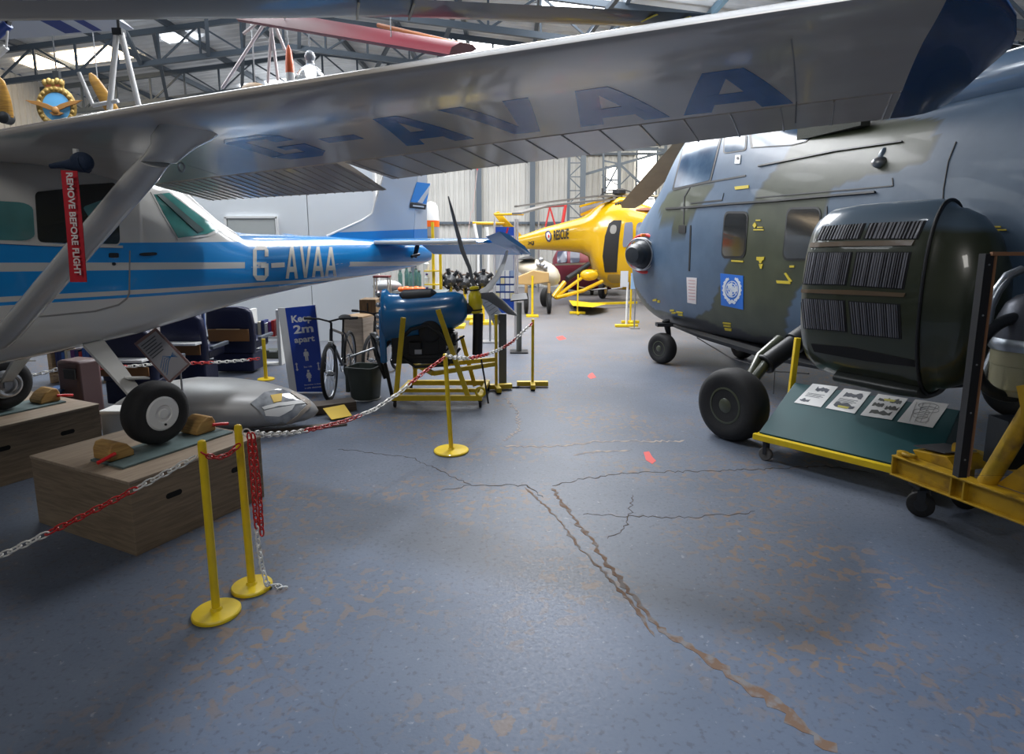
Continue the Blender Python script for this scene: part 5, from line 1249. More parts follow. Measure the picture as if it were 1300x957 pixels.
# ================================================================== BICYCLES
def bicycle(loc, rz, label, col, wheelR=.335, lean=0.0):
    M = Matrix.Translation(loc) @ Matrix.Rotation(rz, 4, 'Z') @ Matrix.Rotation(lean, 4, 'X')
    t = thing('bicycle', label, 'bicycle', matrix=M, group='dark bicycles')
    R = wheelR; fw, rw = Vector((.53, 0, R)), Vector((-.52, 0, R))
    for c in (fw, rw):
        m = MB(); m.torus(c, (0, 1, 0), R - .022, .022, 44, 8); w = m.build('bicycle_wheel', BLACK, t, local=True)
        m = MB(); m.torus(c, (0, 1, 0), R - .05, .009, 40, 6, 1.3); m.build('rim', STEEL, w, local=True)
        m = MB(); 
        for k in range(18): a = 2 * PI * k / 18; m.tube([c + Vector((.02 * math.cos(a + 1), .02 * (-1) ** k, .02 * math.sin(a + 1))), c + Vector(((R - .05) * math.cos(a), 0, (R - .05) * math.sin(a)))], .0015, 4)
        m.build('spokes', STEEL, w, local=True)
        m = MB(); m.lathe(c - Vector((0, .05, 0)), (0, 1, 0), [(0, .012), (.02, .012), (.025, .025), (.075, .025), (.08, .012), (.1, .012)], 12); m.build('hub', STEEL, w, local=True)
    bb, seat, head, headl = Vector((-.08, 0, .30)), Vector((-.22, 0, .74)), Vector((.36, 0, .82)), Vector((.39, 0, .70))
    m = MB()
    for a, b, r in ((bb, seat, .016), (seat + Vector((.02, 0, -.06)), head, .016), (bb, headl, .019), (headl, head, .02)): m.tube([a, b], r, 10)
    for s in (1, -1): m.tube([bb + Vector((0, .03 * s, 0)), rw + Vector((0, .055 * s, 0))], .009, 8); m.tube([seat + Vector((.01, .02 * s, -.05)), rw + Vector((0, .055 * s, 0))], .009, 8)
    m.build('frame', col, t, local=True)
    m = MB(); m.tube([headl, headl + Vector((.01, 0, -.03))], .02, 8)
    for s in (1, -1): m.tube([headl + Vector((.01, 0, -.02)), headl + Vector((.03, .055 * s, -.08)), fw + Vector((0, .055 * s, 0))], .013, 8)
    m.build('fork', col, t, local=True)
    m = MB(); m.tube([head, head + Vector((-.01, 0, .07)), head + Vector((.06, 0, .10))], .014, 8); m.tube([head + Vector((.0, -.30, .13)), head + Vector((.06, -.12, .13)), head + Vector((.07, 0, .10)), head + Vector((.06, .12, .13)), head + Vector((.0, .30, .13))], .011, 8); hb_ = m.build('handlebar', BLACK, t, local=True)
    m = MB(); [m.tube([head + Vector((.02, s * .22, .13)), head + Vector((-.02, s * .31, .13))], .017, 10) for s in (1, -1)]; m.build('grip', BLACK, hb_, local=True)
    m = MB(); m.tube([seat, seat + Vector((-.03, 0, .12))], .013, 8); m.loft([[seat + Vector((x, w * math.cos(a), .14 + h * math.sin(a))) for a in [2 * PI * k / 12 for k in range(12)]] for x, w, h in ((-.16, .03, .015), (-.14, .075, .03), (-.06, .07, .03), (.03, .03, .022), (.12, .015, .012))]); m.build('saddle', BLACK, t, local=True)
    m = MB(); m.torus(bb, (0, 1, 0), .085, .006, 24, 6); m.tube([bb + Vector((0, -.06, 0)), bb + Vector((.12, -.07, -.1))], .009, 6); m.tube([bb + Vector((0, .06, 0)), bb + Vector((-.12, .07, .1))], .009, 6); m.tube([bb + Vector((0, .05, .085)), rw + Vector((0, .05, .04))], .004, 5); m.tube([bb + Vector((0, .05, -.085)), rw + Vector((0, .05, -.04))], .004, 5); cr_ = m.build('crank', STEEL, t, local=True)
    m = MB(); m.box((bb.x + .12, -.12, bb.z - .1), (.08, .09, .02)); m.box((bb.x - .12, .12, bb.z + .1), (.08, .09, .02)); m.build('pedal', BLACK, cr_, local=True, bevel=.003)
    m = MB(); m.box((fw.x - .09, 0, .66), (.04, .05, .05)); m.build('front_reflector', WHITE, t, local=True, bevel=.005)
    return t
bw = gz(420, 508)
a_ = math.radians(-88)
bicycle((bw.x - .53 * math.cos(a_), bw.y - .53 * math.sin(a_), 0), a_, 'dark bicycle with its front wheel against the blue Keep 2m apart sign', mat('bike_black_paint', (.02, .02, .025), .3, coat=.5))
bw2 = gz(505, 503); a2 = math.radians(-62)
a2 = math.radians(-97); bicycle((-1.80 - .53 * math.cos(a2), 7.75 - .53 * math.sin(a2), 0), a2, 'dark bicycle half hidden between the grey bin and the blue engine', mat('bike_dark_paint', (.04, .035, .03), .3, coat=.5))
# ply box behind the bicycle
def tbox(nm, lab, cat, base, px_w, htop, dep, mt, rz=0.0, group=None, bev=.004):
    a, b = gz(base[0], base[2]), gz(base[1], base[2]); y = a.y; T = gy(base[0], htop, y); w = abs(b.x - gy(base[0], base[2], y).x)
    return a, y, w, T.z
y = 8.35; xa, xb = gy(429, 490, y).x, gy(457, 490, y).x; zt2 = gy(440, 405, y).z
t = thing('plywood_crate', 'upright plywood crate standing behind the bicycle', 'crate', ((xa + xb) / 2, y, 0), -.35)
m = MB(); m.box((0, .16, zt2 / 2), (xb - xa, .03, zt2)); m.box(((xb - xa) / 2 + .0, .32, zt2 / 2), (.03, .34, zt2)); m.box((-(xb - xa) / 2, .32, zt2 / 2), (.03, .34, zt2)); m.box((0, .48, zt2 / 2), (xb - xa, .02, zt2)); m.build('side_panels', wood('crate_ply', (.50, .40, .31), (.38, .30, .23), 3, .6, (1, 1, 9)), t, smooth=0, local=True)
m = MB(); m.box((0, .32, zt2 + .01), (xb - xa + .02, .36, .02)); m.box((0, .13, .1), (xb - xa + .02, .02, .03)); m.build('lid_and_batten', PINE, t, smooth=0, local=True)
y = 8.95; xa, xb = gy(459, 480, y).x, gy(480, 480, y).x
t = thing('brown_cabinet', 'brown wooden cabinet between the plywood crate and the blue engine', 'cabinet', ((xa + xb) / 2, y + .2, 0)); m = MB(); m.box(((xa + xb) / 2, y + .2, .5), (xb - xa, .34, 1.0)); m.build('body', wood('brown_wood', (.24, .15, .07), (.10, .06, .03), 5, .5, (14, 1, 1)), t, smooth=0, bevel=.01)
m = MB(); m.box(((xa + xb) / 2, y + .02, .5), (.012, .02, .9)); m.build('door_edge', DARK, t, smooth=0)
# grey bin
p = gz(472, 506); y = p.y
t = thing('grey_bin', 'dark grey-green plastic bin on the floor left of the yellow engine stand', 'bin', (p.x - .07, y, 0), -.3); BIN = mat('bin_grey_green', (.045, .055, .048), .45)
w0, w1, hh = .14, .17, .38; m = MB()
def rr3(w, d, z, r=.05): return [Vector((x, yy, z)) for x, yy in rrect(-w, -d, w, d, r)]
m.loft([rr3(w0, w0 * .9, 0), rr3(w1, w1 * .9, hh), rr3(w1 + .015, w1 * .9 + .015, hh), rr3(w1 + .015, w1 * .9 + .015, hh + .02), rr3(w1 - .01, w1 * .9 - .01, hh + .02), rr3(w1 - .012, w1 * .9 - .012, hh - .06)]); m.build('tub', BIN, t, local=True, smooth=40)
m = MB(); m.tube([(-w1 - .01, -.02, hh), (-w1 + .02, -.05, hh + .13), (w1 - .02, -.02, hh + .24)], .012, 8); m.build('handle', STEEL, t, local=True)
m = MB(); m.torus((0, 0, .012), (0, 0, 1), .17, .008, 30, 6); m.build('base_ring', STEEL, t, local=True)
m = MB(); m.box((-w1 - .045, .03, .22), (.05, .16, .30)); m.build('side_box', BIN, t, local=True, bevel=.01)
# ================================================================== BLUE ENGINE ON ITS YELLOW STAND
es0, es1 = gz(497, 517), gz(612, 517); yS = es0.y
t = thing('engine_stand', 'yellow angle-steel stand on small casters under the blue aero engine', 'equipment stand', ((es0.x + es1.x) / 2, yS, 0)); xs0, xs1 = es0.x, es1.x; yB = yS + .75; zr = .11
m = MB(); m.bar((xs0, yS, zr), (xs1, yS, zr), .05, .06); m.bar((xs0 + .06, yB, zr), (xs1 + .06, yB, zr), .05, .06); m.build('long_rail', YEL, t, smooth=0, bevel=.003)
m = MB(); m.bar((xs0 + .03, yS, zr), (xs0 + .09, yB, zr), .05, .05); m.bar((xs1 - .03, yS, zr), (xs1 + .03, yB, zr), .05, .05); m.bar((xs0 + .05, yS + .35, zr + .0), (xs1 + .03, yS + .35, zr), .04, .04); m.build('cross_rail', YEL, t, smooth=0)
def pf(x, y, d): return gy(x, y, d)
A1, A2 = pf(512, 403, yS), pf(503, 500, yS); B1_, B2_ = pf(556, 393, yS), pf(594, 503, yS)
for a, b in ((A1, A2), (B1_, B2_)): m = MB(); m.bar(a, b, .055, .03, (0, 1, 0)); up_ = m.build('upright', YEL, t, smooth=0, bevel=.003)
a1, a2 = pf(528, 455, yB), pf(527, 488, yB); b1_, b2_ = pf(586, 452, yB), pf(603, 490, yB)
for a, b in ((a1, a2), (b1_, b2_)): m = MB(); m.bar(a + Vector((0, 0, .25)), b, .05, .03, (0, 1, 0)); m.build('upright', YEL, t, smooth=0, bevel=.003)
m = MB(); m.bar(pf(524, 466, yS + .35), pf(628, 456, yB), .04, .05); m.bar(pf(550, 474, yS + .3), pf(628, 462, yS + .5), .04, .05); m.bar((pf(550, 474, yS + .3)), pf(527, 462, yB), .04, .05); m.build('inner_frame', YEL, t, smooth=0)
for x, yq in ((xs0 + .04, yS), (xs1 - .02, yS), (xs0 + .1, yB), (xs1 + .04, yB)):
    m = MB(); m.lathe((x - .015, yq, .038), (1, 0, 0), [(0, .03), (.005, .037), (.025, .037), (.03, .03)], 18); m.box((x, yq, .078), (.05, .05, .01)); m.build('caster_wheel', BLACK, t)
m = MB(); m.torus(pf(610, 502, yS - .06) + Vector((0, 0, .04)), (0, 1, 0), .05, .014, 20, 8); m.build('towing_eye', YEL, t); m = MB(); m.tube([pf(611, 456, yS - .1), pf(615, 480, yS - .1), pf(620, 512, yS - .1)], .010, 8); m.build('tow_bar', BLKP, t)
# engine body
yE = yS + .37; e0, e1 = pf(484, 405, yE), pf(604, 392, yE)
t = thing('inline_engine', 'blue-cowled inline aero engine with a yellow propeller hub on the yellow stand', 'engine', (e0.x + .5, yE, .5)); EBL = mat('engine_blue_paint', (.006, .13, .34), .25, coat=.7)
SC = (pf(500, 400, yE) - pf(400, 400, yE)).length / 100   # metres per pixel there
def E(px, py, dy=0): v = pf(px, py, yE); return Vector((v.x, yE + dy, v.z))
R = []
for px, top, bot, hw in ((485, 371, 430, .12), (487, 367, 436, .17), (492, 366, 440, .19), (496, 372, 438, .18), (520, 374, 434, .18), (560, 371, 424, .175), (578, 370, 416, .165), (588, 373, 410, .14), (593, 382, 402, .08), (594.5, 390, 396, .02)):
    a, b = E(px, top), E(px, bot); c = (a + b) / 2; h = (a - b).length / 2
    R.append([c + Vector((0, hw * math.cos(q), h * math.sin(q))) for q in [2 * PI * k / 32 for k in range(32)]])
m = MB(); m.loft(R); m.build('blue_cowl', EBL, t, smooth=50)
m = MB(); a = E(488, 371, 0); m.box(tuple(E(489, 425)), (.08, .3, .62)); m.build('bulkhead', EBL, t, bevel=.02)
m = MB(); a = E(512, 372); m.loft([superring(lambda l, z, x=x: Vector((x, yE + l, z)), w, z0, z1, 2.5, 16) for x, w, z0, z1 in ((E(497, 0).x, .06, E(0, 380).z, E(0, 372).z), (E(502, 0).x, .1, E(0, 385).z, E(0, 368).z), (E(540, 0).x, .1, E(0, 382).z, E(0, 366).z), (E(547, 0).x, .05, E(0, 380).z, E(0, 371).z))]); m.build('black_top_cover', BLKP, t)
m = MB()
for k in range(4):   # cylinders hanging below
    x = E(516 + k * 17, 430); m.lathe((x.x, yE - .02, E(0, 412).z), (0, 0, -1), [q for j in range(9) for q in ((j * .026, .075), (j * .026 + .008, .098), (j * .026 + .016, .098), (j * .026 + .02, .075))], 18)
m.build('finned_cylinder', DARK, t, smooth=30)
m = MB(); m.box(tuple(E(540, 441)), (.74, .26, .34)); m.box(tuple(E(530, 440, -.14)), (.14, .08, .16)); m.box(tuple(E(567, 432, -.12)), (.16, .1, .2)); m.lathe(E(548, 418, -.12), (0, -1, 0), [(0, .13), (.05, .13), (.07, .1), (.075, .02)], 24); m.box(tuple(E(548, 450, -.12)), (.6, .06, .05)); m.build('crankcase', BLKP, t, bevel=.01)
m = MB(); m.tube([E(515, 425, -.18), E(525, 415, -.2), E(545, 410, -.2), E(560, 420, -.18), E(575, 440, -.16)], .022, 10); m.tube([E(505, 445, -.15), E(530, 462, -.17), E(570, 460, -.17), E(585, 440, -.1)], .016, 8); m.tube([E(560, 450, -.19), E(580, 430, -.19), E(590, 425, -.1)], .012, 8); m.build('exhaust_pipe', DARK, t)
m = MB(); m.box(tuple(E(534, 443, -.18)), (.08, .02, .05)); m.box(tuple(E(575, 442, -.18)), (.12, .02, .12)); m.build('data_plate', STEEL, t, smooth=0)
m = MB(); m.tube([E(480, 430), E(470, 425, .1), E(478, 450), E(490, 480)], .03, 10); m.tube([E(497, 430, -.1), E(488, 445, -.1), E(500, 500, -.1)], .022, 8); m.build('black_hose', BLACK, t)
m = MB()
for k in range(9): m.ell(tuple(E(482 + (k % 2) * 4, 372 + k * 7, -.08)), (.03, .04, .03), 10, 6)
m.build('bolted_fitting', STEEL, t)
ha = E(602, 363); hbm = E(605, 398); m = MB(); m.lathe(ha, hbm - ha, [(0, .03), (.01, .055), (.035, .055), (.04, .045), (.06, .05), (.1, .075), (.2, .085), (.24, .07), (.28, .062), (.285, .07), (.31, .07), (.315, .04)], 24); hub = m.build('propeller_hub', mat('hub_yellow', (.75, .60, .01), .35, coat=.4), t)
m = MB(); m.torus(ha.lerp(hbm, .14), hbm - ha, .056, .008, 20, 6); m.torus(ha.lerp(hbm, .86), hbm - ha, .068, .008, 20, 6); m.build('black_clamp', BLACK, hub)
m = MB(); m.lathe(E(592, 392), (1, 0, 0), [(0, .07), (.06, .06), (.12, .05)], 18); m.tube([E(607, 398), E(606, 450)], .06, 14); m.build('shaft_housing', BLKP, t)
def pblade(px, ws, nm, mt, par, d0=0, d1=0):
    R = []; P = [Vector((pf(x, y, yE + d0 + (d1 - d0) * i / (len(px) - 1)).x, yE + d0 + (d1 - d0) * i / (len(px) - 1), pf(x, y, yE + d0 + (d1 - d0) * i / (len(px) - 1)).z)) for i, (x, y) in enumerate(px)]
    for i, p in enumerate(P):
        tt = (P[min(i + 1, len(P) - 1)] - P[max(0, i - 1)]).normalized(); s = tt.cross(Vector((0, 1, 0))).normalized(); n = s.cross(tt); w = ws[i]; tw = .5
        R.append([p + (s * math.cos(tw) + n * math.sin(tw)) * w * math.cos(a) + (n * math.cos(tw) - s * math.sin(tw)) * w * .22 * math.sin(a) for a in [2 * PI * k / 12 for k in range(12)]])
    m = MB(); m.loft(R); return m.build(nm, mt, par, smooth=60)
BLG = mat('propeller_grey', (.10, .105, .11), .4)
pblade([(602, 366), (596, 340), (587, 318), (580, 292), (574, 268), (569, 249)], [.02, .026, .03, .027, .02, .008], 'propeller_blade', BLG, hub)
pblade([(608, 375), (622, 376), (636, 386), (648, 396), (656, 400)], [.03, .06, .055, .04, .01], 'propeller_blade', BLG, hub, 0, -.25)
pblade([(606, 375), (620, 366), (632, 350), (639, 335), (644, 318)], [.055, .042, .034, .03, .015], 'propeller_blade', WHITE, hub, 0, .3)

# ================================================================== LECTERNS
p = gz(637, 492); y = p.y + .12
t = thing('lectern', 'grey steel lectern with a tilted white information panel behind the blue engine', 'lectern', (p.x, y, 0)); m = MB(); T = gy(638, 398, y); m.box((T.x, y, T.z / 2), (.10, .07, T.z)); m.build('post', GREYM, t, bevel=.004)
m = MB(); m.box((T.x + .03, y - .02, .012), (.36, .26, .02)); m.build('foot_plate', GREYM, t, bevel=.003)
P = [gy(606, 374, y - .12), gy(619, 371, y + .05), gy(640, 402, y + .05), gy(629, 414, y - .12)]; m = MB(); m.prism(P, (.0, .01, -.015)); m.build('information_panel', mat('panel_white_grey', (.55, .57, .62), .4), t, smooth=0)
m = MB(); 
for k in range(5): a = P[0].lerp(P[3], .3 + k * .13); b = P[1].lerp(P[2], .3 + k * .13); m.tube([a.lerp(b, .15) + Vector((0, -.003, .003)), a.lerp(b, .85) + Vector((0, -.003, .003))], .003, 4)
m.build('panel_text', INK, t)
p = gz(660, 447); y = p.y; t = thing('lectern', 'slim grey-green lectern post with a dark sloping top beside the blue exhibition board', 'lectern', (p.x, y, 0)); T = gy(659, 384, y); m = MB(); m.lathe((T.x, y, 0), (0, 0, 1), [(0, .045), (T.z, .045)], 16); m.build('post', mat('post_grey_green', (.12, .125, .11), .5), t)
m = MB(); m.box((T.x, y, .012), (.3, .3, .024)); m.build('foot_plate', DARK, t, bevel=.004)
m = MB(); m.prism([gy(648, 383, y), gy(670, 381, y), gy(668, 373, y + .3), gy(650, 375, y + .3)], (0, 0, .02)); m.build('sloping_top', BLKP, t, smooth=0)
# exhibition board
y = 11.6; t = thing('exhibition_board', 'blue folding exhibition board covered with pinned papers, between white poles', 'display board', (gy(640, 400, y).x, y, 0)); BB = mat('board_blue', (.01, .07, .42), .6)
a, b = gy(627, 390, y), gy(654, 288, y); zz0 = gy(627, 398, y).z
m = MB(); m.box(((a.x + b.x) / 2, y, (zz0 + b.z) / 2), (b.x - a.x, .04, b.z - zz0)); m.build('blue_panel', BB, t, smooth=0)
m = MB()
for px in (628, 654, 657): x = gy(px, 300, y).x; m.tube([(x, y - .03, 0), (x, y - .03, gy(px, 278, y).z)], .02, 10)
m.build('white_pole', mat('pole_pale', (.55, .52, .52), .4), t)
m = MB(); q0 = gy(626, 299, y - .04); q1 = gy(652, 344, y - .04); m.box(((q0.x + q1.x) / 2, y - .03, (q0.z + q1.z) / 2), (q1.x - q0.x, .006, q0.z - q1.z)); m.build('pale_poster', mat('poster_grey', (.5, .52, .56), .6), t, smooth=0)
rr = random.Random(4); 
for k in range(16):
    c = gy(632 + (k % 4) * 6, 347 + (k // 4) * 9.5, y - .05); m = MB(); m.box((c.x, y - .035, c.z), (.075, .006, .11)); m.build('pinned_paper', [PAPER, mat('cream_paper', (.7, .62, .35), .6), PAPER, mat('blue_paper', (.3, .4, .6), .6)][rr.randrange(4)], t, smooth=0)

# ================================================================== GREY-SILVER FUSELAGE POD
t = thing('silver_pod', 'large grey teardrop aircraft pod with a clear nose canopy lying on boards', 'aircraft pod', (-2.9, 6.05, 0)); ax = Vector((.99, .14, 0)).normalized(); an = Vector((-ax.y, ax.x, 0)); tip = gz(404, 521, .17)
def TP(s, l, z): q = tip - ax * s + an * l; return Vector((q.x, q.y, z))
pm = MB(); R = []
for s, w, zb, zt3 in ((0, .01, .16, .18), (.04, .07, .11, .24), (.12, .15, .08, .31), (.3, .26, .05, .40), (.55, .35, .04, .475), (.85, .41, .04, .52), (1.15, .42, .04, .535), (1.45, .37, .05, .50), (1.7, .27, .08, .42), (1.85, .15, .13, .33), (1.92, .03, .2, .26)):
    R.append([TP(s, w * math.cos(a), (zb + zt3) / 2 + (zt3 - zb) / 2 * math.sin(a)) for a in [2 * PI * k / 40 for k in range(40)]])
pm.loft(R); pbv = pm.bvh(); POD = mat('silver_grey_paint', (.38, .375, .37), .4, metal=.1, var=.2, vscale=2); po = pm.build('pod_shell', POD, t, smooth=60)
m = MB(); decal(m, pbv, [(318, 512), (335, 499), (355, 494), (378, 502), (392, 514), (380, 526), (356, 541), (338, 533), (330, 522)], .012, 6); m.build('clear_canopy', mat('canopy_perspex', (.16, .17, .19), .08, coat=1, col2=(.40, .42, .44), thr=(.4, .62), vscale=5), t, smooth=40)
m = MB(); decal(m, pbv, [(343, 503), (358, 501), (357, 510), (347, 512)], .02, 4); m.build('yellow_label', mat('label_yellow', (.6, .4, .06), .5), t)
m = MB(); decal(m, pbv, [(332, 517), (352, 512), (391, 508), (391, 512), (352, 516), (335, 520)], .018, 5); decal(m, pbv, [(335, 521), (374, 514), (370, 520), (354, 528), (337, 527)], .018, 5); m.build('pale_interior_strip', PAPER, t)
m = MB(); decal(m, pbv, [(370, 498), (392, 510), (394, 516), (378, 530), (352, 548), (350, 545), (376, 527), (389, 514), (368, 500)], .02, 5); m.build('canopy_rim', mat('beige_rim', (.36, .31, .26), .5), t)
m = MB(); m.box((0, 0, .012), (1.5, .12, .024), Matrix.Translation(gz(360, 556, 0) + Vector((-.2, .12, 0))) @ Matrix.Rotation(.45, 4, 'Z')); bo = m.build('timber_board', wood('dark_board', (.14, .11, .08), (.07, .05, .04), 4), None, smooth=0, bevel=.004); tag(bo, 'long dark board on the floor along the near side of the grey pod', 'board', 'loose boards')
m = MB(); m.box((0, 0, .05), (.5, .22, .1), Matrix.Translation(gz(418, 522, 0) + Vector((.02, .02, 0))) @ Matrix.Rotation(.5, 4, 'Z')); bo = m.build('timber_board', MATS['dark_board'], None, smooth=0, bevel=.006); tag(bo, 'thick brown plank in front of the bicycle wheel', 'board', 'loose boards')
P = [gz(410, 519, .09), gz(437, 514, .09), gz(447, 528, .02), gz(421, 533, .02)]; m = MB(); m.prism(P, (0, 0, .006)); o = m.build('yellow_card', mat('yellow_card', (.75, .50, .03), .5), None, smooth=0); tag(o, 'small yellow card leaning on the plank under the bicycle', 'card')

# ================================================================== NAVY SEATS, SHELVES, BOOKS
ORG = mat('tan_leather_strap', (.19, .085, .025), .5)
def seatobj(px0, px1, pyt, y, label, band, tray=False, rz=0):
    a, b = gy(px0, pyt, y), gy(px1, pyt, y); w = b.x - a.x; h = a.z; cx = (a.x + b.x) / 2; t = thing('cabin_seat', label, 'seat', (cx, y, 0), rz, 'navy cabin seats')
    def prof(z0, z1, w_, y0, y1):
        pass
    m = MB(); R = []
    for z, ww, yy in ((.30, .46, .02), (.5, .49, .0), (h * .75, .5, -.03), (h * .92, .47, -.045), (h * .98, .40, -.05), (h, .28, -.05)): R.append([Vector((x * w / .5 * .5 * 1.0 if False else x, yv + yy, z)) for x, yv in rrect(-ww * w, -.06, ww * w, .07, .05)])
    m.loft(R); m.build('backrest', NAVY, t, smooth=50, local=True)
    m = MB(); m.box((0, .3, .4), (w * .9, .5, .14)); m.build('seat_cushion', NAVY, t, local=True, bevel=.04)
    m = MB(); m.box((0, .15, .165), (w * .86, .35, .27)); m.build('seat_base', NAVY, t, local=True, bevel=.02)
    m = MB(); m.box((0, -.105, band[0]), (w * .86, .02, band[1])); m.build('tan_pocket', ORG, t, local=True, bevel=.006)
    m = MB(); m.box((0, -.118, band[0] + band[1] / 2), (w * .5, .008, .012)); m.build('pocket_edge', PINE, t, local=True)
    m = MB(); [m.box((s * w * .56, .25, .5), (.05, .45, .05)) for s in (1, -1)]; m.build('armrest', GREYM, t, local=True, bevel=.01)
    if tray:
        m = MB(); m.box((-.05 * w, -.16, h * .62), (w * 1.0, .16, .03)); m.build('tray_table', WHITE, t, local=True, bevel=.005)
    return t
seatobj(262, 322, 389, 8.5, 'navy cabin seat with a tan pocket on its back, rightmost of the three', (.56, .17))
seatobj(204, 260, 398, 7.7, 'navy cabin seat with a white tray edge, middle of the three', (.5, .14), True)
seatobj(122, 196, 415, 6.75, 'navy cabin seat nearest the shelf of books, behind the landing gear', (.42, .1), True)
# blue drape edge/poles
t = thing('blue_pole_stand', 'thin blue-grey upright pole between two navy seats', 'pole', (gy(261, 440, 8.6).x, 8.6, 0)); m = MB(); x = gy(261, 440, 8.6).x; m.tube([(x, 8.6, 0), (x, 8.6, 1.25)], .025, 10); m.build('pole', mat('dusty_blue', (.08, .12, .28), .5), t); m = MB(); m.box((x, 8.6, .012), (.25, .25, .024)); m.build('foot', DARK, t)
def shelf(x0, x1, y, zs, dep, label, mt, top):
    t = thing('bookshelf', label, 'shelf', ((x0 + x1) / 2, y, 0)); 
    for x in (x0, x1): m = MB(); m.box((x, y, top / 2), (.05, dep, top)); m.build('upright', mt, t, bevel=.004)
    for z in zs: m = MB(); m.box(((x0 + x1) / 2, y, z), (x1 - x0 - .05, dep, .025)); m.build('shelf_board', mt, t, smooth=0)
    return t
y = 8.0; x0, x1 = gy(73, 470, y).x, gy(140, 470, y).x; zs = [gy(100, 466, y).z, .12, gy(100, 432, y).z]
shelf(x0, x1, y, zs, .24, 'pine bookshelf standing behind the wooden boxes', PINE, gy(100, 428, y).z)
BKC = [mat('book_' + n, c, .5) for n, c in (('navy', (.02, .03, .12)), ('blue', (.03, .09, .3)), ('white', (.55, .55, .55)), ('red', (.4, .02, .02)), ('grey', (.15, .16, .2)), ('purple', (.12, .03, .15)), ('cream', (.5, .45, .33)))]
def book(x, y, z, w, h, d, mt, label, group, lean=0.0):
    t = thing('book', label, 'book', (x, y, z), 0, group)
    M = Matrix.Rotation(lean, 4, 'Y'); m = MB(); m.box((0, 0, h / 2), (w, d, h), M); m.build('cover', mt, t, smooth=0, local=True, bevel=.002)
    m = MB(); m.box((0, .004, h / 2), (w * .8, d, h - .012), M); m.build('pages', PAPER, t, smooth=0, local=True); return t
rr = random.Random(3); x = x0 + .06; names = ['navy', 'blue', 'white', 'red', 'grey', 'purple', 'cream']; zz = zs[0] + .013; order = [0, 0, 1, 6, 2, 5, 0, 3, 1, 1, 0, 4]
ordw = ['first', 'second', 'third', 'fourth', 'fifth', 'sixth', 'seventh', 'eighth', 'ninth', 'tenth', 'eleventh', 'twelfth']; i = 0
while x < x1 - .07 and i < 12:
    w_ = rr.uniform(.032, .05); h_ = rr.uniform(.20, .27); k = order[i]; book(x + w_ / 2, y - .01, zz, w_, h_, .17, BKC[k], '%s-spined book, %s from the left on the pine shelf' % (names[k], ordw[i]), 'books on the pine shelf'); x += w_ + .004; i += 1
y2 = 9.2; xa, xb = gy(322, 430, y2).x, gy(358, 430, y2).x; zz = [gy(340, 427, y2).z, gy(340, 462, y2).z, gy(320, 401, y2).z]
t = shelf(xa, xb, y2, zz[:2], .26, 'white metal shelf rack left of the blue sign', mat('rack_white', (.6, .6, .58), .5), zz[0] + .42)
x = xa + .06; i = 0; order = [4, 6, 0, 2, 5, 3]
while x < xb - .07 and i < 6:
    w_ = .045; k = order[i]; book(x + w_ / 2, y2, zz[0] + .013, w_, .2 + .02 * (i % 3), .18, BKC[k], '%s book, %s from the left on the white rack beside the blue sign' % (names[k], ordw[i]), 'books on the white rack'); x += w_ + .006; i += 1
p = gz(337, 481); t = thing('yellow_pole', 'thin yellow pole standing left of the blue sign', 'pole', (p.x, 8.1, 0)); m = MB(); xx = gy(337, 470, 8.1).x; m.tube([(xx, 8.1, .0), (xx, 8.1, gy(337, 430, 8.1).z)], .025, 10); m.build('pole', YEL, t); m = MB(); m.lathe((xx, 8.1, 0), (0, 0, 1), [(0, .11), (.015, .11), (.02, .03)], 20); m.build('base', YEL, t)
y = 9.7; xa, xb = gy(338, 440, y).x, gy(362, 440, y).x; zt4 = gy(350, 440, y).z; t = thing('grey_cabinet', 'dark grey cabinet below the white rack', 'cabinet', ((xa + xb) / 2, y, 0)); m = MB(); m.box(((xa + xb) / 2, y, zt4 / 2 - .02), (xb - xa, .22, zt4 - .04)); m.build('body', mat('dark_green_grey', (.05, .055, .04), .5), t, bevel=.01); m = MB(); m.box(((xa + xb) / 2, y - .115, zt4 * .7), (.12, .02, .03)); m.build('handle', STEEL, t)
# brown equipment case on the left box, blue folder behind
p = gz(108, 505, .49); y = 5.85; x = gy(103, 490, y).x; t = thing('projector_case', 'maroon-brown equipment case leaning behind the left wooden box', 'case', (x, y, 0), -.3); m = MB(); m.box((0, 0, .36), (.28, .24, .72)); m.build('case_body', mat('maroon_brown', (.10, .055, .055), .45), t, local=True, bevel=.03); m = MB(); m.box((.05, -.135, .6), (.14, .02, .10)); m.build('black_socket', BLKP, t, local=True, bevel=.005)
y = 5.6; x = gy(65, 500, y).x; t = thing('folded_blue_cloth', 'blue folded sheet lying on the low table beside the left wheel', 'cloth', (x, y, .5)); m = MB(); q = [gy(55, 503, y), gy(75, 500, y), gy(92, 490, y + .4), gy(70, 492, y + .4)]; m.prism(q, (0, 0, .02)); m.build('sheet', mat('cloth_blue', (.03, .10, .25), .7), t, smooth=0)
m = MB(); zt5 = min(p_.z for p_ in q) - .005; m.box((x - .36, y + .3, zt5 / 2), (.6, .35, zt5)); tb = m.build('low_table', mat('dark_table', (.03, .035, .05), .6), None, bevel=.01); tag(tb, 'dark low table behind the left wooden box', 'table')
p = gz(145, 545); t = thing('plastic_box', 'pale blue plastic box on the floor between the two wooden boxes', 'box', (gy(146, 530, 5.2).x, 5.2, 0)); xq = gy(149, 530, 5.3).x; m = MB(); m.box((xq, 5.36, .17), (.26, .2, .34)); m.build('tub', mat('pale_plastic', (.42, .45, .48), .5), t, bevel=.02); m = MB(); m.box((xq, 5.36, .35), (.28, .22, .03)); m.build('lid', WPLAST, t, bevel=.01)
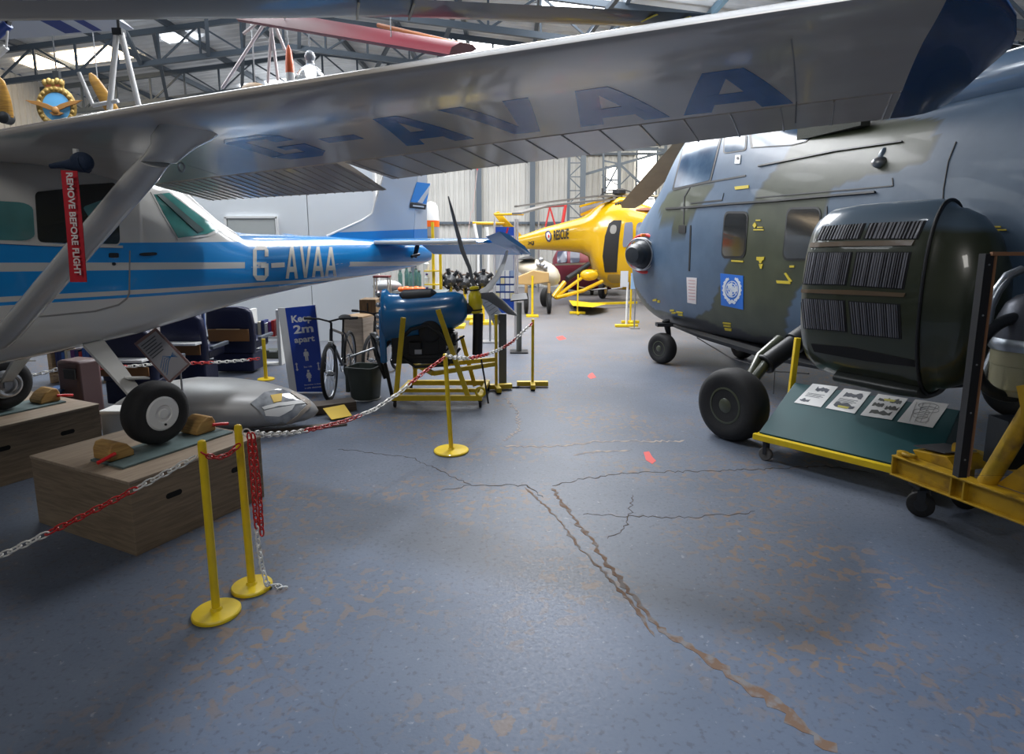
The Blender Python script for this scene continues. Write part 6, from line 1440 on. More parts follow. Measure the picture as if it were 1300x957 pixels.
# acrylic notice by the undercarriage
y = 4.98; Q = [gy(170, 436, y), gy(197, 416, y), gy(242, 462, y), gy(215, 487, y)]; t = thing('acrylic_notice', 'tilted clear acrylic notice with a blue aircraft drawing behind the white-hubbed wheel', 'notice', (gy(205, 450, y).x, y, 0))
m = MB(); m.prism(Q, (0, .012, 0)); m.build('acrylic_holder', mat('acrylic_edge', (.32, .20, .19), .2, coat=.8), t, smooth=0)
def qq(u, v, h): return Q[0].lerp(Q[1], u).lerp(Q[3].lerp(Q[2], u), v) + Vector((0, -h, 0))
m = MB(); m.prism([qq(.07, .06, .001), qq(.93, .06, .001), qq(.93, .96, .001), qq(.07, .96, .001)], (0, -.003, 0)); m.build('printed_page', mat('dim_page', (.50, .50, .54), .35, coat=.6), t, smooth=0)
m = MB(); [m.prism([qq(.15, .12 + k * .06, .0045), qq(.8 - .06 * (k % 3), .12 + k * .06, .0045), qq(.8 - .06 * (k % 3), .14 + k * .06, .0045), qq(.15, .14 + k * .06, .0045)], (0, -.0008, 0)) for k in range(6)]; m.build('printed_text', INK, t, smooth=0)
m = MB(); [m.tube([qq(.15, .85 - k * .06, .006), qq(.5, .68 - k * .05, .006), qq(.85, .6 + k * .04, .006)], .0025, 5) for k in range(4)]; m.build('blue_drawing', mat('drawing_blue', (.03, .2, .5), .5), t)
bq = qq(.5, .98, 0); m = MB(); m.tube([Vector((bq.x, y + .02, 0.0)), Vector((bq.x, y + .02, bq.z)), Vector((bq.x - .05, y + .02, bq.z + .2))], .008, 8); m.box((bq.x, y + .02, .006), (.2, .2, .012)); m.build('stand_rod', STEEL, t)
# ================================================================== YELLOW HELICOPTER
yY = 19.0
def Y(px, py, dy=0.0): v = gy(px, py, yY + dy); return v
yk = (gy(750, 300, yY) - gy(749, 300, yY)).length
t = thing('rescue_helicopter', 'bright yellow rescue helicopter with an open dark door, parked at the far end', 'helicopter', (gy(800, 300, yY).x, yY, 0)); RH = t
YH = mat('rescue_yellow', (.72, .42, .004), .25, coat=.6)
ys = [(655, 301, 316, .12), (665, 298, 316, .2), (690, 289, 317, .35), (720, 281, 319, .5), (738, 276, 321, .58), (748, 270, 326, .66), (753, 265, 343, .74), (760, 260, 354, .8), (770, 256, 362, .85), (782, 254, 367, .88), (797, 254, 368, .9), (812, 258, 367, .9), (830, 264, 365, .88), (850, 275, 361, .8), (868, 290, 353, .62), (880, 305, 343, .38), (886, 318, 332, .1)]
R = []
for px, a, b, w in ys:
    A1_, B1__ = Y(px, a), Y(px, b); R.append([Vector((A1_.x, yY + w * math.copysign(abs(math.cos(q)) ** .85, math.cos(q)), (A1_.z + B1__.z) / 2 + (A1_.z - B1__.z) / 2 * math.copysign(abs(math.sin(q)) ** .85, math.sin(q)))) for q in [2 * PI * k / 40 for k in range(40)]])
ym = MB(); ym.loft(R); ybv = ym.bvh(); yh = ym.build('fuselage', YH, t, smooth=60)
m = MB(); decal(m, ybv, [(773, 284), (779, 280), (789, 280), (786, 300), (784, 325), (783, 345), (768, 345), (765, 325), (768, 300)], .03, 4); m.build('open_doorway', mat('doorway_dark', (.012, .012, .014), .6), yh)
m = MB(); decal(m, ybv, rquad([(775, 286), (783, 286), (782, 297), (774, 297)], .4), .05, 3); m.build('pilot_seat_cover', mat('seat_grey', (.3, .29, .27), .6), yh)
m = MB(); decal(m, ybv, rquad([(793, 283), (803, 282), (803, 312), (790, 314)], .15), .03, 4); m.build('side_window', mat('window_lilac', (.22, .24, .32), .15, coat=.8), yh)
m = MB(); decal(m, ybv, rquad([(808, 282), (832, 285), (838, 312), (806, 314)], .2), .03, 4); m.build('nose_window', MATS['window_lilac'], yh)
m = MB(); decal(m, ybv, [(694, 294), (697, 293), (700, 297), (700.5, 303), (698, 307), (695, 306), (692.5, 301), (692.5, 296)], .03, 2); m.build('roundel_blue', mat('roundel_navy', (.03, .03, .12), .4), yh)
m = MB(); decal(m, ybv, [(695, 296), (697, 295), (699, 298), (699, 302), (697.5, 305), (695.5, 304), (694, 301), (694, 297)], .05, 2); m.build('roundel_white', WHITE, yh)
m = MB(); decal(m, ybv, [(696, 299), (697, 298), (698, 300), (697.5, 302), (696.3, 302)], .07, 2); m.build('roundel_red', RED, yh)
m = MB(); decal_text(m, ybv, 'RESCUE', [(703, 305), (722, 303), (722, 290), (703, 293)], .03, .02); decal_text(m, ybv, 'XJ', [(670, 311.5), (678, 311), (678, 306), (670, 306.5)], .03, .02); m.build('black_lettering', BLKP, yh, smooth=0)
m = MB(); R = []
for px, a, b, w in ((765, 262, 268, .2), (775, 254, 264, .42), (785, 250, 262, .45), (797, 250, 262, .4), (806, 256, 266, .2)):
    p, q = Y(px, a), Y(px, b); R.append([Vector((p.x, yY + w * math.cos(s), (p.z + q.z) / 2 + (p.z - q.z) / 2 * math.sin(s))) for s in [2 * PI * k / 20 for k in range(20)]])
m.loft(R); m.build('engine_hump', YH, t, smooth=60)
m = MB(); c = Y(792, 258, -.42); 
for k in range(7): q = Y(782 + k * 3, 259.5 - 2 * math.sin(k / 6 * PI), -.47); m.ell(tuple(q), (.035, .03, .05), 8, 6)
m.build('cooling_louvres', BLKP, t)
m = MB(); R = []
for px, a, b, w in ((797, 270, 273, .5), (803, 265, 272, .6), (818, 264, 272, .62), (832, 268, 275, .5)):
    p, q = Y(px, a), Y(px, b); R.append([Vector((p.x, yY - .36 + w * .5 * math.cos(s), (p.z + q.z) / 2 + (p.z - q.z) / 2 * math.sin(s))) for s in [2 * PI * k / 20 for k in range(20)]])
m.loft(R); m.build('brown_roof_panel', mat('roof_brown', (.22, .06, .02), .5), t)
# tail fin, tailplane, tail rotor
m = MB(); a, b, c, d = Y(655, 301), Y(662, 298), Y(633, 268), Y(626, 271); m.prism([d, c, b, Y(655, 312), Y(648, 300)], (0, .1, 0)); m.build('tail_fin', YH, t, smooth=0, bevel=.02)
m = MB(); m.bar(Y(632, 272.5, -.4), Y(661, 272, -.7), .5, .06); m.build('tailplane', YH, t, bevel=.02)
m = MB(); h_ = Y(599, 283); m.tube([Y(640, 284), Y(600, 283)], .05, 10); tr = m.build('tail_rotor_shaft', YH, t)
for a, b in (((606, 214), (600, 270)), ((598, 268), (590, 330))):
    m = MB(); m.bar(Y(*a, -.1), Y(*b, -.1), .07, .02); o = m.build('tail_rotor_blade', mat('pinkish_blade', (.55, .42, .40), .5), tr, smooth=0)
m = MB(); m.bar(Y(607, 208, -.12), Y(606, 216, -.12), .1, .03); m.build('blade_tip', RED, tr, smooth=0)
# rotor
hub_ = Y(786, 246); m = MB(); m.lathe((hub_.x, yY, hub_.z - .2), (0, 0, 1), [(0, .12), (.15, .1), (.2, .2), (.3, .2), (.35, .06)], 18); rh2 = m.build('rotor_head', DARK, t)
def rb_(pts, w, mt, dy0, dy1):
    m = MB(); n = len(pts)
    for i in range(n - 1): m.bar(Y(*pts[i], dy0 + (dy1 - dy0) * i / (n - 1)), Y(*pts[i + 1], dy0 + (dy1 - dy0) * (i + 1) / (n - 1)), w, .05)
    m.build('rotor_blade', mt, rh2, smooth=0)
RBG = mat('rotor_grey', (.16, .15, .14), .5); RBT = mat('rotor_cream', (.55, .52, .42), .5)
rb_([(786, 249), (757, 249), (700, 256), (655, 262)], .22, RBG, 0, -1.5); rb_([(786, 252), (740, 256), (690, 262), (656, 271)], .3, RBG, 0, -3); rb_([(786, 246), (810, 248), (840, 249), (880, 252)], .25, RBT, 0, 1.5)
m = MB(); m.tube([Y(762, 248), Y(770, 242), Y(790, 240), Y(812, 247), Y(830, 250)], .02, 6); m.tube([Y(765, 251), Y(765, 239)], .03, 6); m.build('control_rods', DARK, rh2)
m = MB(); m.bar(Y(737, 273, .1), Y(773, 258, .1), .08, .08); m.bar(Y(736, 262, -.1), Y(778, 251, -.1), .06, .06); m.build('tail_walkway_frame', YH, t, smooth=0)
m = MB(); m.prism([Y(737, 263, .2), Y(768, 256, .2), Y(768, 261, .2), Y(737, 271, .2)], (0, .03, 0)); m.build('rear_cabin_window', MATS['window_lilac'], t, smooth=0)
# legs and wheels
m = MB(); m.tube([Y(757, 344, -.6), Y(745, 348, -.8), Y(704, 378, -1.4)], .05, 10); m.tube([Y(706, 378, -1.4), Y(740, 369, -1), Y(765, 357, -.8)], .06, 10); m.tube([Y(702, 377, -1.4), Y(717, 358, -1.2)], .07, 10); ul = m.build('undercarriage_leg', YH, t)
m = MB(); m.tube([Y(720, 354, -1.1), Y(738, 342, -.8), Y(748, 335, -.7)], .08, 10); m.build('oleo_leg', BLKP, ul)
for px, dy in ((693, -1.6), (765, .9)):
    yy_ = yY + dy; g = gz(px, 0, 0) if False else None; c = gy(px, 380, yy_); m = MB(); m.lathe((c.x, yy_, .27), (.9, -.45, 0), [(-.09, .14), (-.1, .2), (-.06, .265), (.06, .265), (.1, .2), (.09, .14)], 26); w_ = m.build('tyre', BLACK, t)
    m = MB(); m.lathe((c.x, yy_, .27), (.9, -.45, 0), [(-.1, .13), (.1, .13), (.11, .05)], 18); m.build('wheel_hub', YH, w_)
c = gy(817, 380, yY); m = MB(); m.lathe((c.x, yY - .3, .2), (0, 1, 0), [(0, .1), (.02, .19), (.12, .19), (.14, .1)], 20); m.tube([(c.x, yY - .23, .2), (c.x, yY - .1, .6)], .05, 8); m.build('nose_wheel', BLACK, t)
m = MB(); q = Y(772, 349, -.95); m.ell(tuple(Y(748, 349, -.9)), (.28, .16, .17), 16, 8); m.build('float_bottle', YH, t)
m = MB(); decal(m, ybv, [(772, 348), (786, 348), (790, 354), (786, 359), (776, 359), (771, 354)], .01, 3); m.build('landing_lamp', mat('lamp_brass', (.45, .3, .08), .3, metal=.6), yh)
m = MB(); m.tube([Y(735, 364, -.9), Y(752, 368, -.9), Y(770, 366, -.9)], .02, 6); m.tube([Y(776, 367, -.9), Y(790, 365, -.9)], .02, 6); m.build('grab_rail', STEEL, yh)
# yellow ground trolley under it
t = thing('towing_trolley', 'low yellow towing trolley on the floor below the yellow helicopter', 'trolley', (gz(760, 395).x, gz(760, 395).y, 0)); q = gz(760, 393); m = MB(); m.hexa([gz(727, 388, .12), gz(752, 390, .12), gz(770, 386, .12), gz(722, 381, .12), gz(727, 388, .22), gz(752, 390, .22), gz(770, 386, .22), gz(722, 381, .22)]); m.build('deck', YEL, t, smooth=0)
m = MB(); m.bar(gz(740, 386, .16), gz(808, 384, .12), .08, .06); m.build('tow_bar', YEL, t)
for px in (730, 750): p = gz(px, 389, .06); m = MB(); m.lathe((p.x - .02, p.y + .15, .07), (1, 0, 0), [(0, .05), (.01, .07), (.05, .07), (.06, .05)], 14); m.build('caster_wheel', BLACK, t)
# white notice on post near nose
y = 13.2; t = thing('barrier_notice', 'white paper notice on a white pole beside the dark helicopter nose', 'notice', (gy(790, 370, y).x, y, 0)); a, b = gy(788, 344, y), gy(797, 364, y); m = MB(); m.box(((a.x + b.x) / 2, y, (a.z + b.z) / 2), (b.x - a.x, .01, a.z - b.z)); m.build('notice_sheet', PAPER, t, smooth=0); m = MB(); m.tube([(b.x, y + .02, 0), (b.x, y + .02, b.z + .1)], .025, 8); m.build('pole', WPLAST, t); m = MB(); m.box((b.x, y + .02, .03), (.5, .1, .06)); m.build('foot', YEL, t, bevel=.01)
a, b = gy(799, 346, y), gy(811, 366, y); t = thing('barrier_notice', 'pale blue notice sheet hanging right of the white notice at the dark helicopter nose', 'notice', ((a.x + b.x) / 2, y - .1, 0)); m = MB(); m.box(((a.x + b.x) / 2, y - .2, (a.z + b.z) / 2), (b.x - a.x, .01, a.z - b.z)); m.build('notice_sheet', mat('notice_blue', (.35, .55, .8), .6), t, smooth=0); m = MB(); m.tube([((a.x + b.x) / 2, y - .18, 0), ((a.x + b.x) / 2, y - .18, a.z)], .015, 8); m.box(((a.x + b.x) / 2, y - .18, .01), (.2, .2, .02)); m.build('pole', STEEL, t)

# ================================================================== TAN AIRCRAFT, MAROON COCKPIT
yT = 16.2
def T_(px, py, dy=0): return gy(px, py, yT + dy)
t = thing('tan_aircraft', 'small tan aircraft with a dark canopy parked below the yellow tail boom', 'aeroplane', (T_(690, 350).x, yT, 0)); TAN = mat('tan_paint', (.52, .33, .13), .45, var=.2, vscale=2); CRM = mat('cream_paint', (.62, .56, .44), .4)
m = MB(); R = []
for px, a, b, w in ((655, 334, 342, .2), (665, 330, 350, .35), (680, 329, 358, .45), (692, 331, 362, .5), (702, 336, 363, .5), (708, 342, 361, .3), (711, 349, 356, .08)):
    p, q = T_(px, a), T_(px, b); R.append([Vector((p.x, yT + w * math.cos(s), (p.z + q.z) / 2 + (p.z - q.z) / 2 * math.sin(s))) for s in [2 * PI * k / 24 for k in range(24)]])
m.loft(R); m.build('fuselage', CRM, t, smooth=60)
m = MB(); m.prism([T_(655, 352, -.8), T_(677, 343, -.8), T_(697, 346, -.8), T_(697, 358, -.8), T_(672, 362, -.8), T_(655, 361, -.8)], (0, .12, 0)); m.build('wing', TAN, t, smooth=0, bevel=.02)
m = MB(); R = []
for px, a, b in ((657, 329, 330), (666, 325.5, 330), (674, 325, 330), (679, 328, 330)):
    p, q = T_(px, a), T_(px, b); R.append([Vector((p.x, yT - .1 + .3 * math.cos(s), (p.z + q.z) / 2 + (p.z - q.z) / 2 * math.sin(s))) for s in [2 * PI * k / 16 for k in range(16)]])
m.loft(R); m.build('canopy', BLKP, t)
m = MB(); 
for px, py in ((687, 330), (689, 337), (684, 336), (692, 340)): m.ell(tuple(T_(px, py, -.5)), (.07, .06, .07), 12, 8)
m.build('engine_fittings', STEEL, t)
for px in (668, 697): c = T_(px, 380, -.5); m = MB(); m.tube([(c.x, yT - .5, .3), (c.x, yT - .4, T_(px, 358).z)], .04, 8); m.build('undercarriage_leg', TAN, t)
for px in (668, 697): c = T_(px, 380, -.5); m = MB(); m.lathe((c.x - .06, yT - .5, .27), (1, 0, 0), [(0, .15), (.02, .26), (.1, .26), (.12, .15)], 20); m.build('tyre', BLACK, t)
m = MB(); a = T_(676, 350, -1.1); m.tube([Vector((a.x, a.y, 0)), a], .03, 8); m.box((a.x, a.y, .02), (.3, .3, .04)); o = m.build('prop_stand', YEL, t)
yM = 21.6
def M_(px, py, dy=0): return gy(px, py, yM + dy)
t = thing('maroon_aircraft', 'dark maroon aircraft nose with windows behind the yellow helicopter', 'aeroplane', (M_(728, 350).x, yM, 0)); MAR = mat('maroon_paint', (.16, .012, .03), .4)
m = MB(); R = []
for px, a, b, w in ((702, 328, 345, .3), (707, 318, 358, .6), (715, 312, 366, .8), (735, 310, 369, .9), (755, 312, 369, .9), (790, 316, 366, .8)):
    p, q = M_(px, a), M_(px, b); R.append([Vector((p.x, yM + w * math.cos(s), (p.z + q.z) / 2 + (p.z - q.z) / 2 * math.sin(s))) for s in [2 * PI * k / 24 for k in range(24)]])
m.loft(R); mbv = m.bvh(); mo = m.build('fuselage', MAR, t, smooth=60)
for k in range(2): m = MB(); decal(m, mbv, rquad([(708 + k * 16, 320), (720 + k * 16, 319), (720 + k * 16, 333), (708 + k * 16, 334)], .15), .03, 4); m.build('window_pane', mat('dim_window', (.05, .06, .10), .2, coat=.7), mo)
m = MB(); m.bar(M_(705, 336, -1), M_(760, 334, -1), .06, .06); m.build('cheat_line', STEEL, mo)
for px in (718, 750): c = M_(px, 370); m = MB(); m.lathe((c.x - .06, yM - .3, .2), (1, 0, 0), [(0, .1), (.02, .2), (.1, .2), (.12, .1)], 18); m.tube([(c.x, yM - .3, .2), (c.x, yM - .2, .55)], .05, 8); m.build('wheel', BLACK, t)
yR = 22.6
def R_(px, py): return gy(px, py, yR)
t = thing('red_frame_rig', 'thin red tubular rig standing behind the yellow helicopter rotor', 'frame', (R_(710, 280).x, yR, 0)); m = MB(); m.tube([R_(683, 263), R_(719, 260)], .05, 8); m.tube([R_(718, 260), R_(713, 290)], .06, 8); m.tube([R_(698, 263), R_(706, 290)], .03, 6); m.tube([R_(698, 263), R_(692, 290)], .03, 6); m.build('red_tube', mat('red_tube', (.5, .03, .03), .4), t)
m = MB(); [m.tube([R_(x, 262), Vector((R_(x, 262).x, yR, 0))], .03, 8) for x in (684, 716)]; m.build('grey_leg', STEEL, t)

# ================================================================== ORANGE AND WHITE ROCKET, RACK, BOTTLES, CLUTTER
yK = 11.9
def K_(px, py, dy=0): return gy(px, py, yK + dy)
a, b = K_(547, 256), K_(547, 312); r = (K_(558, 300).x - K_(538, 300).x) / 2; t = thing('rocket_body', 'tall white rocket body with orange bands standing behind the light aircraft tail', 'rocket body', (a.x, yK, 0)); H = a.z
def zf(py): return K_(547, py).z
m = MB(); m.lathe((a.x, yK, 0), (0, 0, 1), [(0, r), (zf(316), r)], 24); m.lathe((a.x, yK, zf(280)), (0, 0, 1), [(0, r), (H - zf(280) - .1, r * .85), (H - zf(280) - .03, r * .6), (H - zf(280), .02)], 24); m.build('white_body', WHITE, t)
ORN = mat('signal_orange', (.85, .14, .01), .4)
m = MB(); m.lathe((a.x, yK, zf(288)), (0, 0, 1), [(0, r * 1.01), (zf(280) - zf(288), r * 1.01)], 24); m.lathe((a.x, yK, zf(316)), (0, 0, 1), [(0, r * 1.01), (zf(303) - zf(316), r * 1.01)], 24); m.build('orange_band', ORN, t)
m = MB(); m.lathe((a.x, yK, zf(303)), (0, 0, 1), [(0, r), (zf(288) - zf(303), r)], 24); m.box((a.x - .05, yK - r, zf(295)), (.12, .03, .16)); m.build('grey_panel_band', mat('band_grey', (.3, .3, .32), .4), t)
yk2 = 11.4; t = thing('yellow_rack', 'narrow yellow step rack with white bottles behind the blue engine', 'rack', (gy(552, 350, yk2).x, yk2, 0)); m = MB()
for px in (550, 559): x = gy(px, 330, yk2).x; m.bar((x, yk2, 0), (x, yk2, gy(px, 282, yk2).z if px == 550 else gy(px, 312, yk2).z), .05, .05, (0, 1, 0))
m.build('upright', YEL, t, smooth=0)
m = MB(); [m.box((gy(548, 330, yk2).x, yk2, z), (.28, .14, .02)) for z in (.3, .55, .8, 1.05, 1.3)]; m.build('step', YEL, t, smooth=0)
k = 0
for z, nm in ((.31, 'bottom'), (.56, 'second'), (.81, 'third'), (1.06, 'fourth'), (1.31, 'top')):
    x = gy(540, 330, yk2).x + .02; tt = thing('white_bottle', 'white bottle on the %s step of the yellow rack' % nm, 'bottle', (x, yk2, z), 0, 'bottles on the yellow rack')
    m = MB(); m.lathe((0, 0, 0), (0, 0, 1), [(0, .045), (.12, .05), (.15, .02), (.17, .02)], 14); m.build('bottle_body', WHITE, tt, local=True); m = MB(); m.lathe((0, 0, .165), (0, 0, 1), [(0, .022), (.025, .022)], 12); m.build('cap', mat('cap_purple', (.12, .03, .35), .4), tt, local=True)
yg = 10.9; GL = mat('green_glass', (.16, .34, .30), .1, trans=.6, coat=.5)
gb = thing('bench', 'long grey bench behind the blue engine carrying jars and clutter', 'bench', (gy(520, 372, yg).x, yg, 0)); xa, xb = gy(482, 372, yg).x, gy(568, 372, yg).x; zb = gy(520, 369, yg).z
m = MB(); m.box(((xa + xb) / 2, yg, zb - .03), (xb - xa, .7, .05)); m.build('bench_top', mat('bench_grey', (.11, .13, .13), .5), gb, bevel=.005); m = MB()
for x in (xa + .05, xb - .05):
    for d in (-.3, .3): m.bar((x, yg + d, 0), (x, yg + d, zb - .05), .05, .05, (0, 1, 0))
m.build('bench_leg', DARK, gb, smooth=0)
for i, px in enumerate((508, 515, 521, 527, 532)):
    x = gy(px, 350, yg).x; hh_ = gy(px, (343, 340, 345, 341, 344)[i], yg).z - zb; tt = thing('glass_jar', 'tall greenish glass jar on the grey bench, %s from the left' % ordw[i], 'jar', (x, yg + .1 * (i % 2), zb - .004), 0, 'glass jars on the bench')
    m = MB(); m.lathe((0, 0, 0), (0, 0, 1), [(0, .038), (hh_ * .8, .04), (hh_ * .92, .022), (hh_, .024)], 16); m.build('jar_glass', GL, tt, local=True); m = MB(); m.lathe((0, 0, hh_), (0, 0, 1), [(0, .026), (.02, .026)], 12); m.build('lid', STEEL, tt, local=True)
p = gy(492, 362, 10.8); t = thing('grey_fairing', 'pale grey rounded fairing lying on the bench above the blue engine', 'fairing', (p.x, 10.8, zb)); m = MB(); m.ell((p.x + .0, 10.75, zb + .10), (.26, .16, .10), 20, 10); m.build('shell', mat('fairing_grey', (.40, .40, .40), .3, coat=.4), t)
p = gy(517, 366, 10.5); t = thing('orange_bag', 'crumpled orange bag on the bench above the blue engine', 'bag', (p.x, 10.55, zb)); m = MB(); rr = random.Random(8)
for k in range(5): m.ell((p.x - .10 + k * .085, 10.52, zb + .055), (.07, .07, .045 + .01 * (k % 2)), 12, 8)
m.build('bag_body', ORN, t); m = MB(); m.tube([(p.x + .2, 10.5, zb + .02), (p.x + .27, 10.5, zb + .05), (p.x + .33, 10.5, zb + .02)], .012, 6); m.build('strap', RED, t)
t = thing('red_step_stool', 'dark red stool frame with pale legs behind the blue engine', 'stool', (gy(487, 350, 10.3).x - .1, 10.3, 0)); xx = gy(485, 350, 10.2).x; m = MB(); zt6 = gy(485, 351, 10.2).z
m.box((xx, 10.2, zt6), (.26, .22, .03)); m.box((xx, 10.2, zt6 - .25), (.2, .2, .02)); m.build('seat', mat('dark_red', (.15, .02, .02), .5), t)
m = MB(); [m.bar((xx + a * .11, 10.2 + b * .09, zt6), (xx + a * .15, 10.2 + b * .12, 0), .02, .02) for a in (1, -1) for b in (1, -1)]; m.build('leg', CRM, t, smooth=0)
# dark engines on yellow stands in the middle distance
for i, (px, py, yq) in enumerate(((572, 356, 13.2), (590, 359, 14.6), (613, 356, 13.8))):
    p = gy(px, py, yq); t = thing('radial_engine', ['black radial engine on a stand, leftmost behind the propeller', 'black radial engine on a yellow post directly behind the propeller blade', 'dark radial engine right of the propeller blade in the middle distance'][i], 'engine', (p.x, yq, 0), 0, 'dark engines in the middle distance')
    m = MB(); m.lathe((p.x, yq + .2, p.z), (0, -1, 0), [(0, .1), (.1, .13), (.3, .13), (.36, .08), (.5, .04)], 20)
    m.build('crankcase', DARK, t)
    for k in range(7):
        a = 2 * PI * k / 7 + i * .3; d = Vector((math.cos(a), 0, math.sin(a))); m = MB(); m.lathe(Vector((p.x, yq, p.z)) + d * .10, d, [q for j in range(5) for q in ((j * .035, .04), (j * .035 + .012, .062), (j * .035 + .026, .04))], 10); m.build('cylinder', BLKP, t, smooth=30)
    m = MB(); m.torus((p.x, yq + .12, p.z), (0, 1, 0), .19, .02, 24, 6); m.build('exhaust_ring', mat('rusty_ring', (.12, .08, .06), .6), t)
    m = MB(); m.bar((p.x, yq, 0), (p.x, yq, p.z - .1), .07, .07, (0, 1, 0)); m.box((p.x, yq, .03), (.6, .5, .06)); m.build('stand_post', YEL, t, smooth=0)
# white tube rack
yq = 17.5; t = thing('white_tube_frame', 'white tubular frame standing left of the blue exhibition board', 'frame', (gy(615, 320, yq).x, yq, 0)); m = MB(); P = [gy(602, 284, yq), gy(606, 304, yq), gy(620, 304, yq), gy(618, 288, yq)]; m.tube(P, .05, 8); m.build('back_rail', WHITE, t); m = MB(); [m.tube([gy(x, 304, yq), Vector((gy(x, 304, yq).x, yq, 0))], .04, 8) for x in (607, 620)]; m.build('leg', WHITE, t)
# red and white blade leaning by the board
t = thing('striped_marker', 'red and white striped marker leaning at the left edge of the blue board', 'marker', (gy(632, 330, 11.2).x, 11.2, 0)); yq = 11.2; m = MB(); m.bar(gy(622, 392, yq), gy(641, 302, yq), .06, .02); m.build('white_pole', WHITE, t, smooth=0); m = MB(); m.bar(gy(641, 303, yq - .02), gy(645, 289, yq - .02), .07, .03); m.build('red_tip', RED, t, smooth=0)
m = MB(); a = gy(622, 392, yq); m.tube([a, Vector((a.x, yq, 0))], .02, 8); m.box((a.x, yq, .012), (.3, .3, .024)); m.build('stand', STEEL, t)

# ================================================================== THINGS HUNG FROM THE ROOF
def hang(m, p, x=None, r=.006): m.tube([p, Vector((p.x, p.y, roofz(p.x) - .2))], r, 5)
yc = 10.6
def C_(px, py, dy=0): return gy(px, py, yc + dy)
cx = C_(73, 132); S = (C_(100, 132).x - C_(50, 132).x) / 50; t = thing('winged_crest', 'gold crest with a crown and eagle over a blue disc, under the roof', 'crest', (cx.x, yc, cx.z)); GLD = mat('crest_gold', (.42, .27, .07), .45, metal=.2, var=.4, vscale=14); CBL = mat('crest_blue', (.12, .40, .72), .5)
def q_(x, y, d=0): return Vector((cx.x + (x - 73) * S, yc + d, cx.z + (132 - y) * S))
m = MB(); m.lathe(q_(73, 136), (0, -1, 0), [(0, 20 * S), (.03, 20 * S), (.035, 19 * S)], 40); m.build('blue_disc', CBL, t)
m = MB(); m.torus(q_(73, 136, -.03), (0, 1, 0), 21.5 * S, 4.2 * S, 44, 8, .4); 
for k in range(22): a = 2 * PI * k / 22; m.ell(tuple(q_(73 + 21.5 * math.cos(a), 136 + 21.5 * math.sin(a), -.055)), (2.6 * S, .02, 2.6 * S), 8, 6)
m.build('gold_wreath', GLD, t)
m = MB(); 
for s in (1, -1): m.prism([q_(73 + s * 1, 137, -.09), q_(73 + s * 9, 133, -.09), q_(73 + s * 20, 130, -.09), q_(73 + s * 36, 128.5, -.09), q_(73 + s * 28, 133, -.09), q_(73 + s * 18, 136, -.09), q_(73 + s * 8, 140, -.09), q_(73 + s * 1, 142, -.09)], (0, .03, 0))
m.ell(tuple(q_(74, 141, -.08)), (5 * S, .04, 5 * S), 12, 8); m.prism([q_(66, 143, -.09), q_(80, 143, -.09), q_(84, 144.5, -.09), q_(78, 147, -.09), q_(70, 147, -.09)], (0, .03, 0)); m.build('eagle', mat('crest_bronze', (.36, .17, .045), .45), t, bevel=.004)
m = MB(); m.prism([q_(61, 115, -.05), q_(84, 115, -.05), q_(83, 118, -.05), q_(62, 118, -.05)], (0, .05, 0))
for k in range(5): m.ell(tuple(q_(62 + 5.2 * k, 107 - 1.5 * (k % 2), -.03)), (3.4 * S, .04, 4.5 * S), 12, 8)
m.prism([q_(58, 104, -.04), q_(86, 104, -.04), q_(84, 115, -.04), q_(62, 115, -.04)], (0, .03, 0)); m.build('crown', GLD, t)
m = MB(); m.prism([q_(62, 106, -.045), q_(70, 106, -.045), q_(70, 112, -.045), q_(63, 112, -.045)], (0, .01, 0)); m.prism([q_(75, 106, -.045), q_(83, 106, -.045), q_(82, 112, -.045), q_(75, 112, -.045)], (0, .01, 0)); m.build('crown_lining', mat('crown_red', (.25, .06, .02), .6), t)
m = MB(); m.box(tuple(q_(73, 130, .06)), (.1, .06, 1.0)); hang(m, q_(73, 112, .06), r=.012); m.build('hanging_bracket', DARK, t)
PRW = wood('propeller_wood', (.50, .27, .05), (.28, .14, .03), 5, .35)
def wprop(a, b, w, y, label, cat='propeller', mt=PRW, g='wooden propellers under the roof'):
    A_, B_ = gy(*a, y), gy(*b, y); t = thing('wooden_propeller', label, cat, tuple(A_), 0, g); R = []; n = 10; ax = (B_ - A_); s = ax.normalized().cross(Vector((0, 1, 0)))
    for i in range(n + 1):
        u = i / n; ww = w * (.25 + .75 * math.sin(PI * min(1, .12 + .88 * u * .62)) if u > 0 else .2); p = A_.lerp(B_, u); R.append([p + s * ww * math.cos(q) + Vector((0, 1, 0)) * ww * (.35) * math.sin(q) for q in [2 * PI * k / 14 for k in range(14)]])
    m = MB(); m.loft(R); m.build('blade', mt, t, smooth=60); m = MB(); m.lathe(B_ - Vector((0, .08, 0)), (0, 1, 0), [(0, w * .4), (.02, w * .7), (.14, w * .7), (.16, w * .4)], 18); m.build('hub', DARK, t)
    m = MB(); hang(m, A_.lerp(B_, .3), r=.008); m.build('hanging_wire', STEEL, t); return t
wprop((114, 93), (150, 152), .10, 9.6, 'pale varnished wooden propeller blade rising above the wing, right of the winged crest')
wprop((-2, 98), (8, 150), .12, 9.2, 'dark wooden propeller blade at the left edge above the wing')
yH = 8.8
def H_(px, py, dy=0): return gy(px, py, yH + dy)
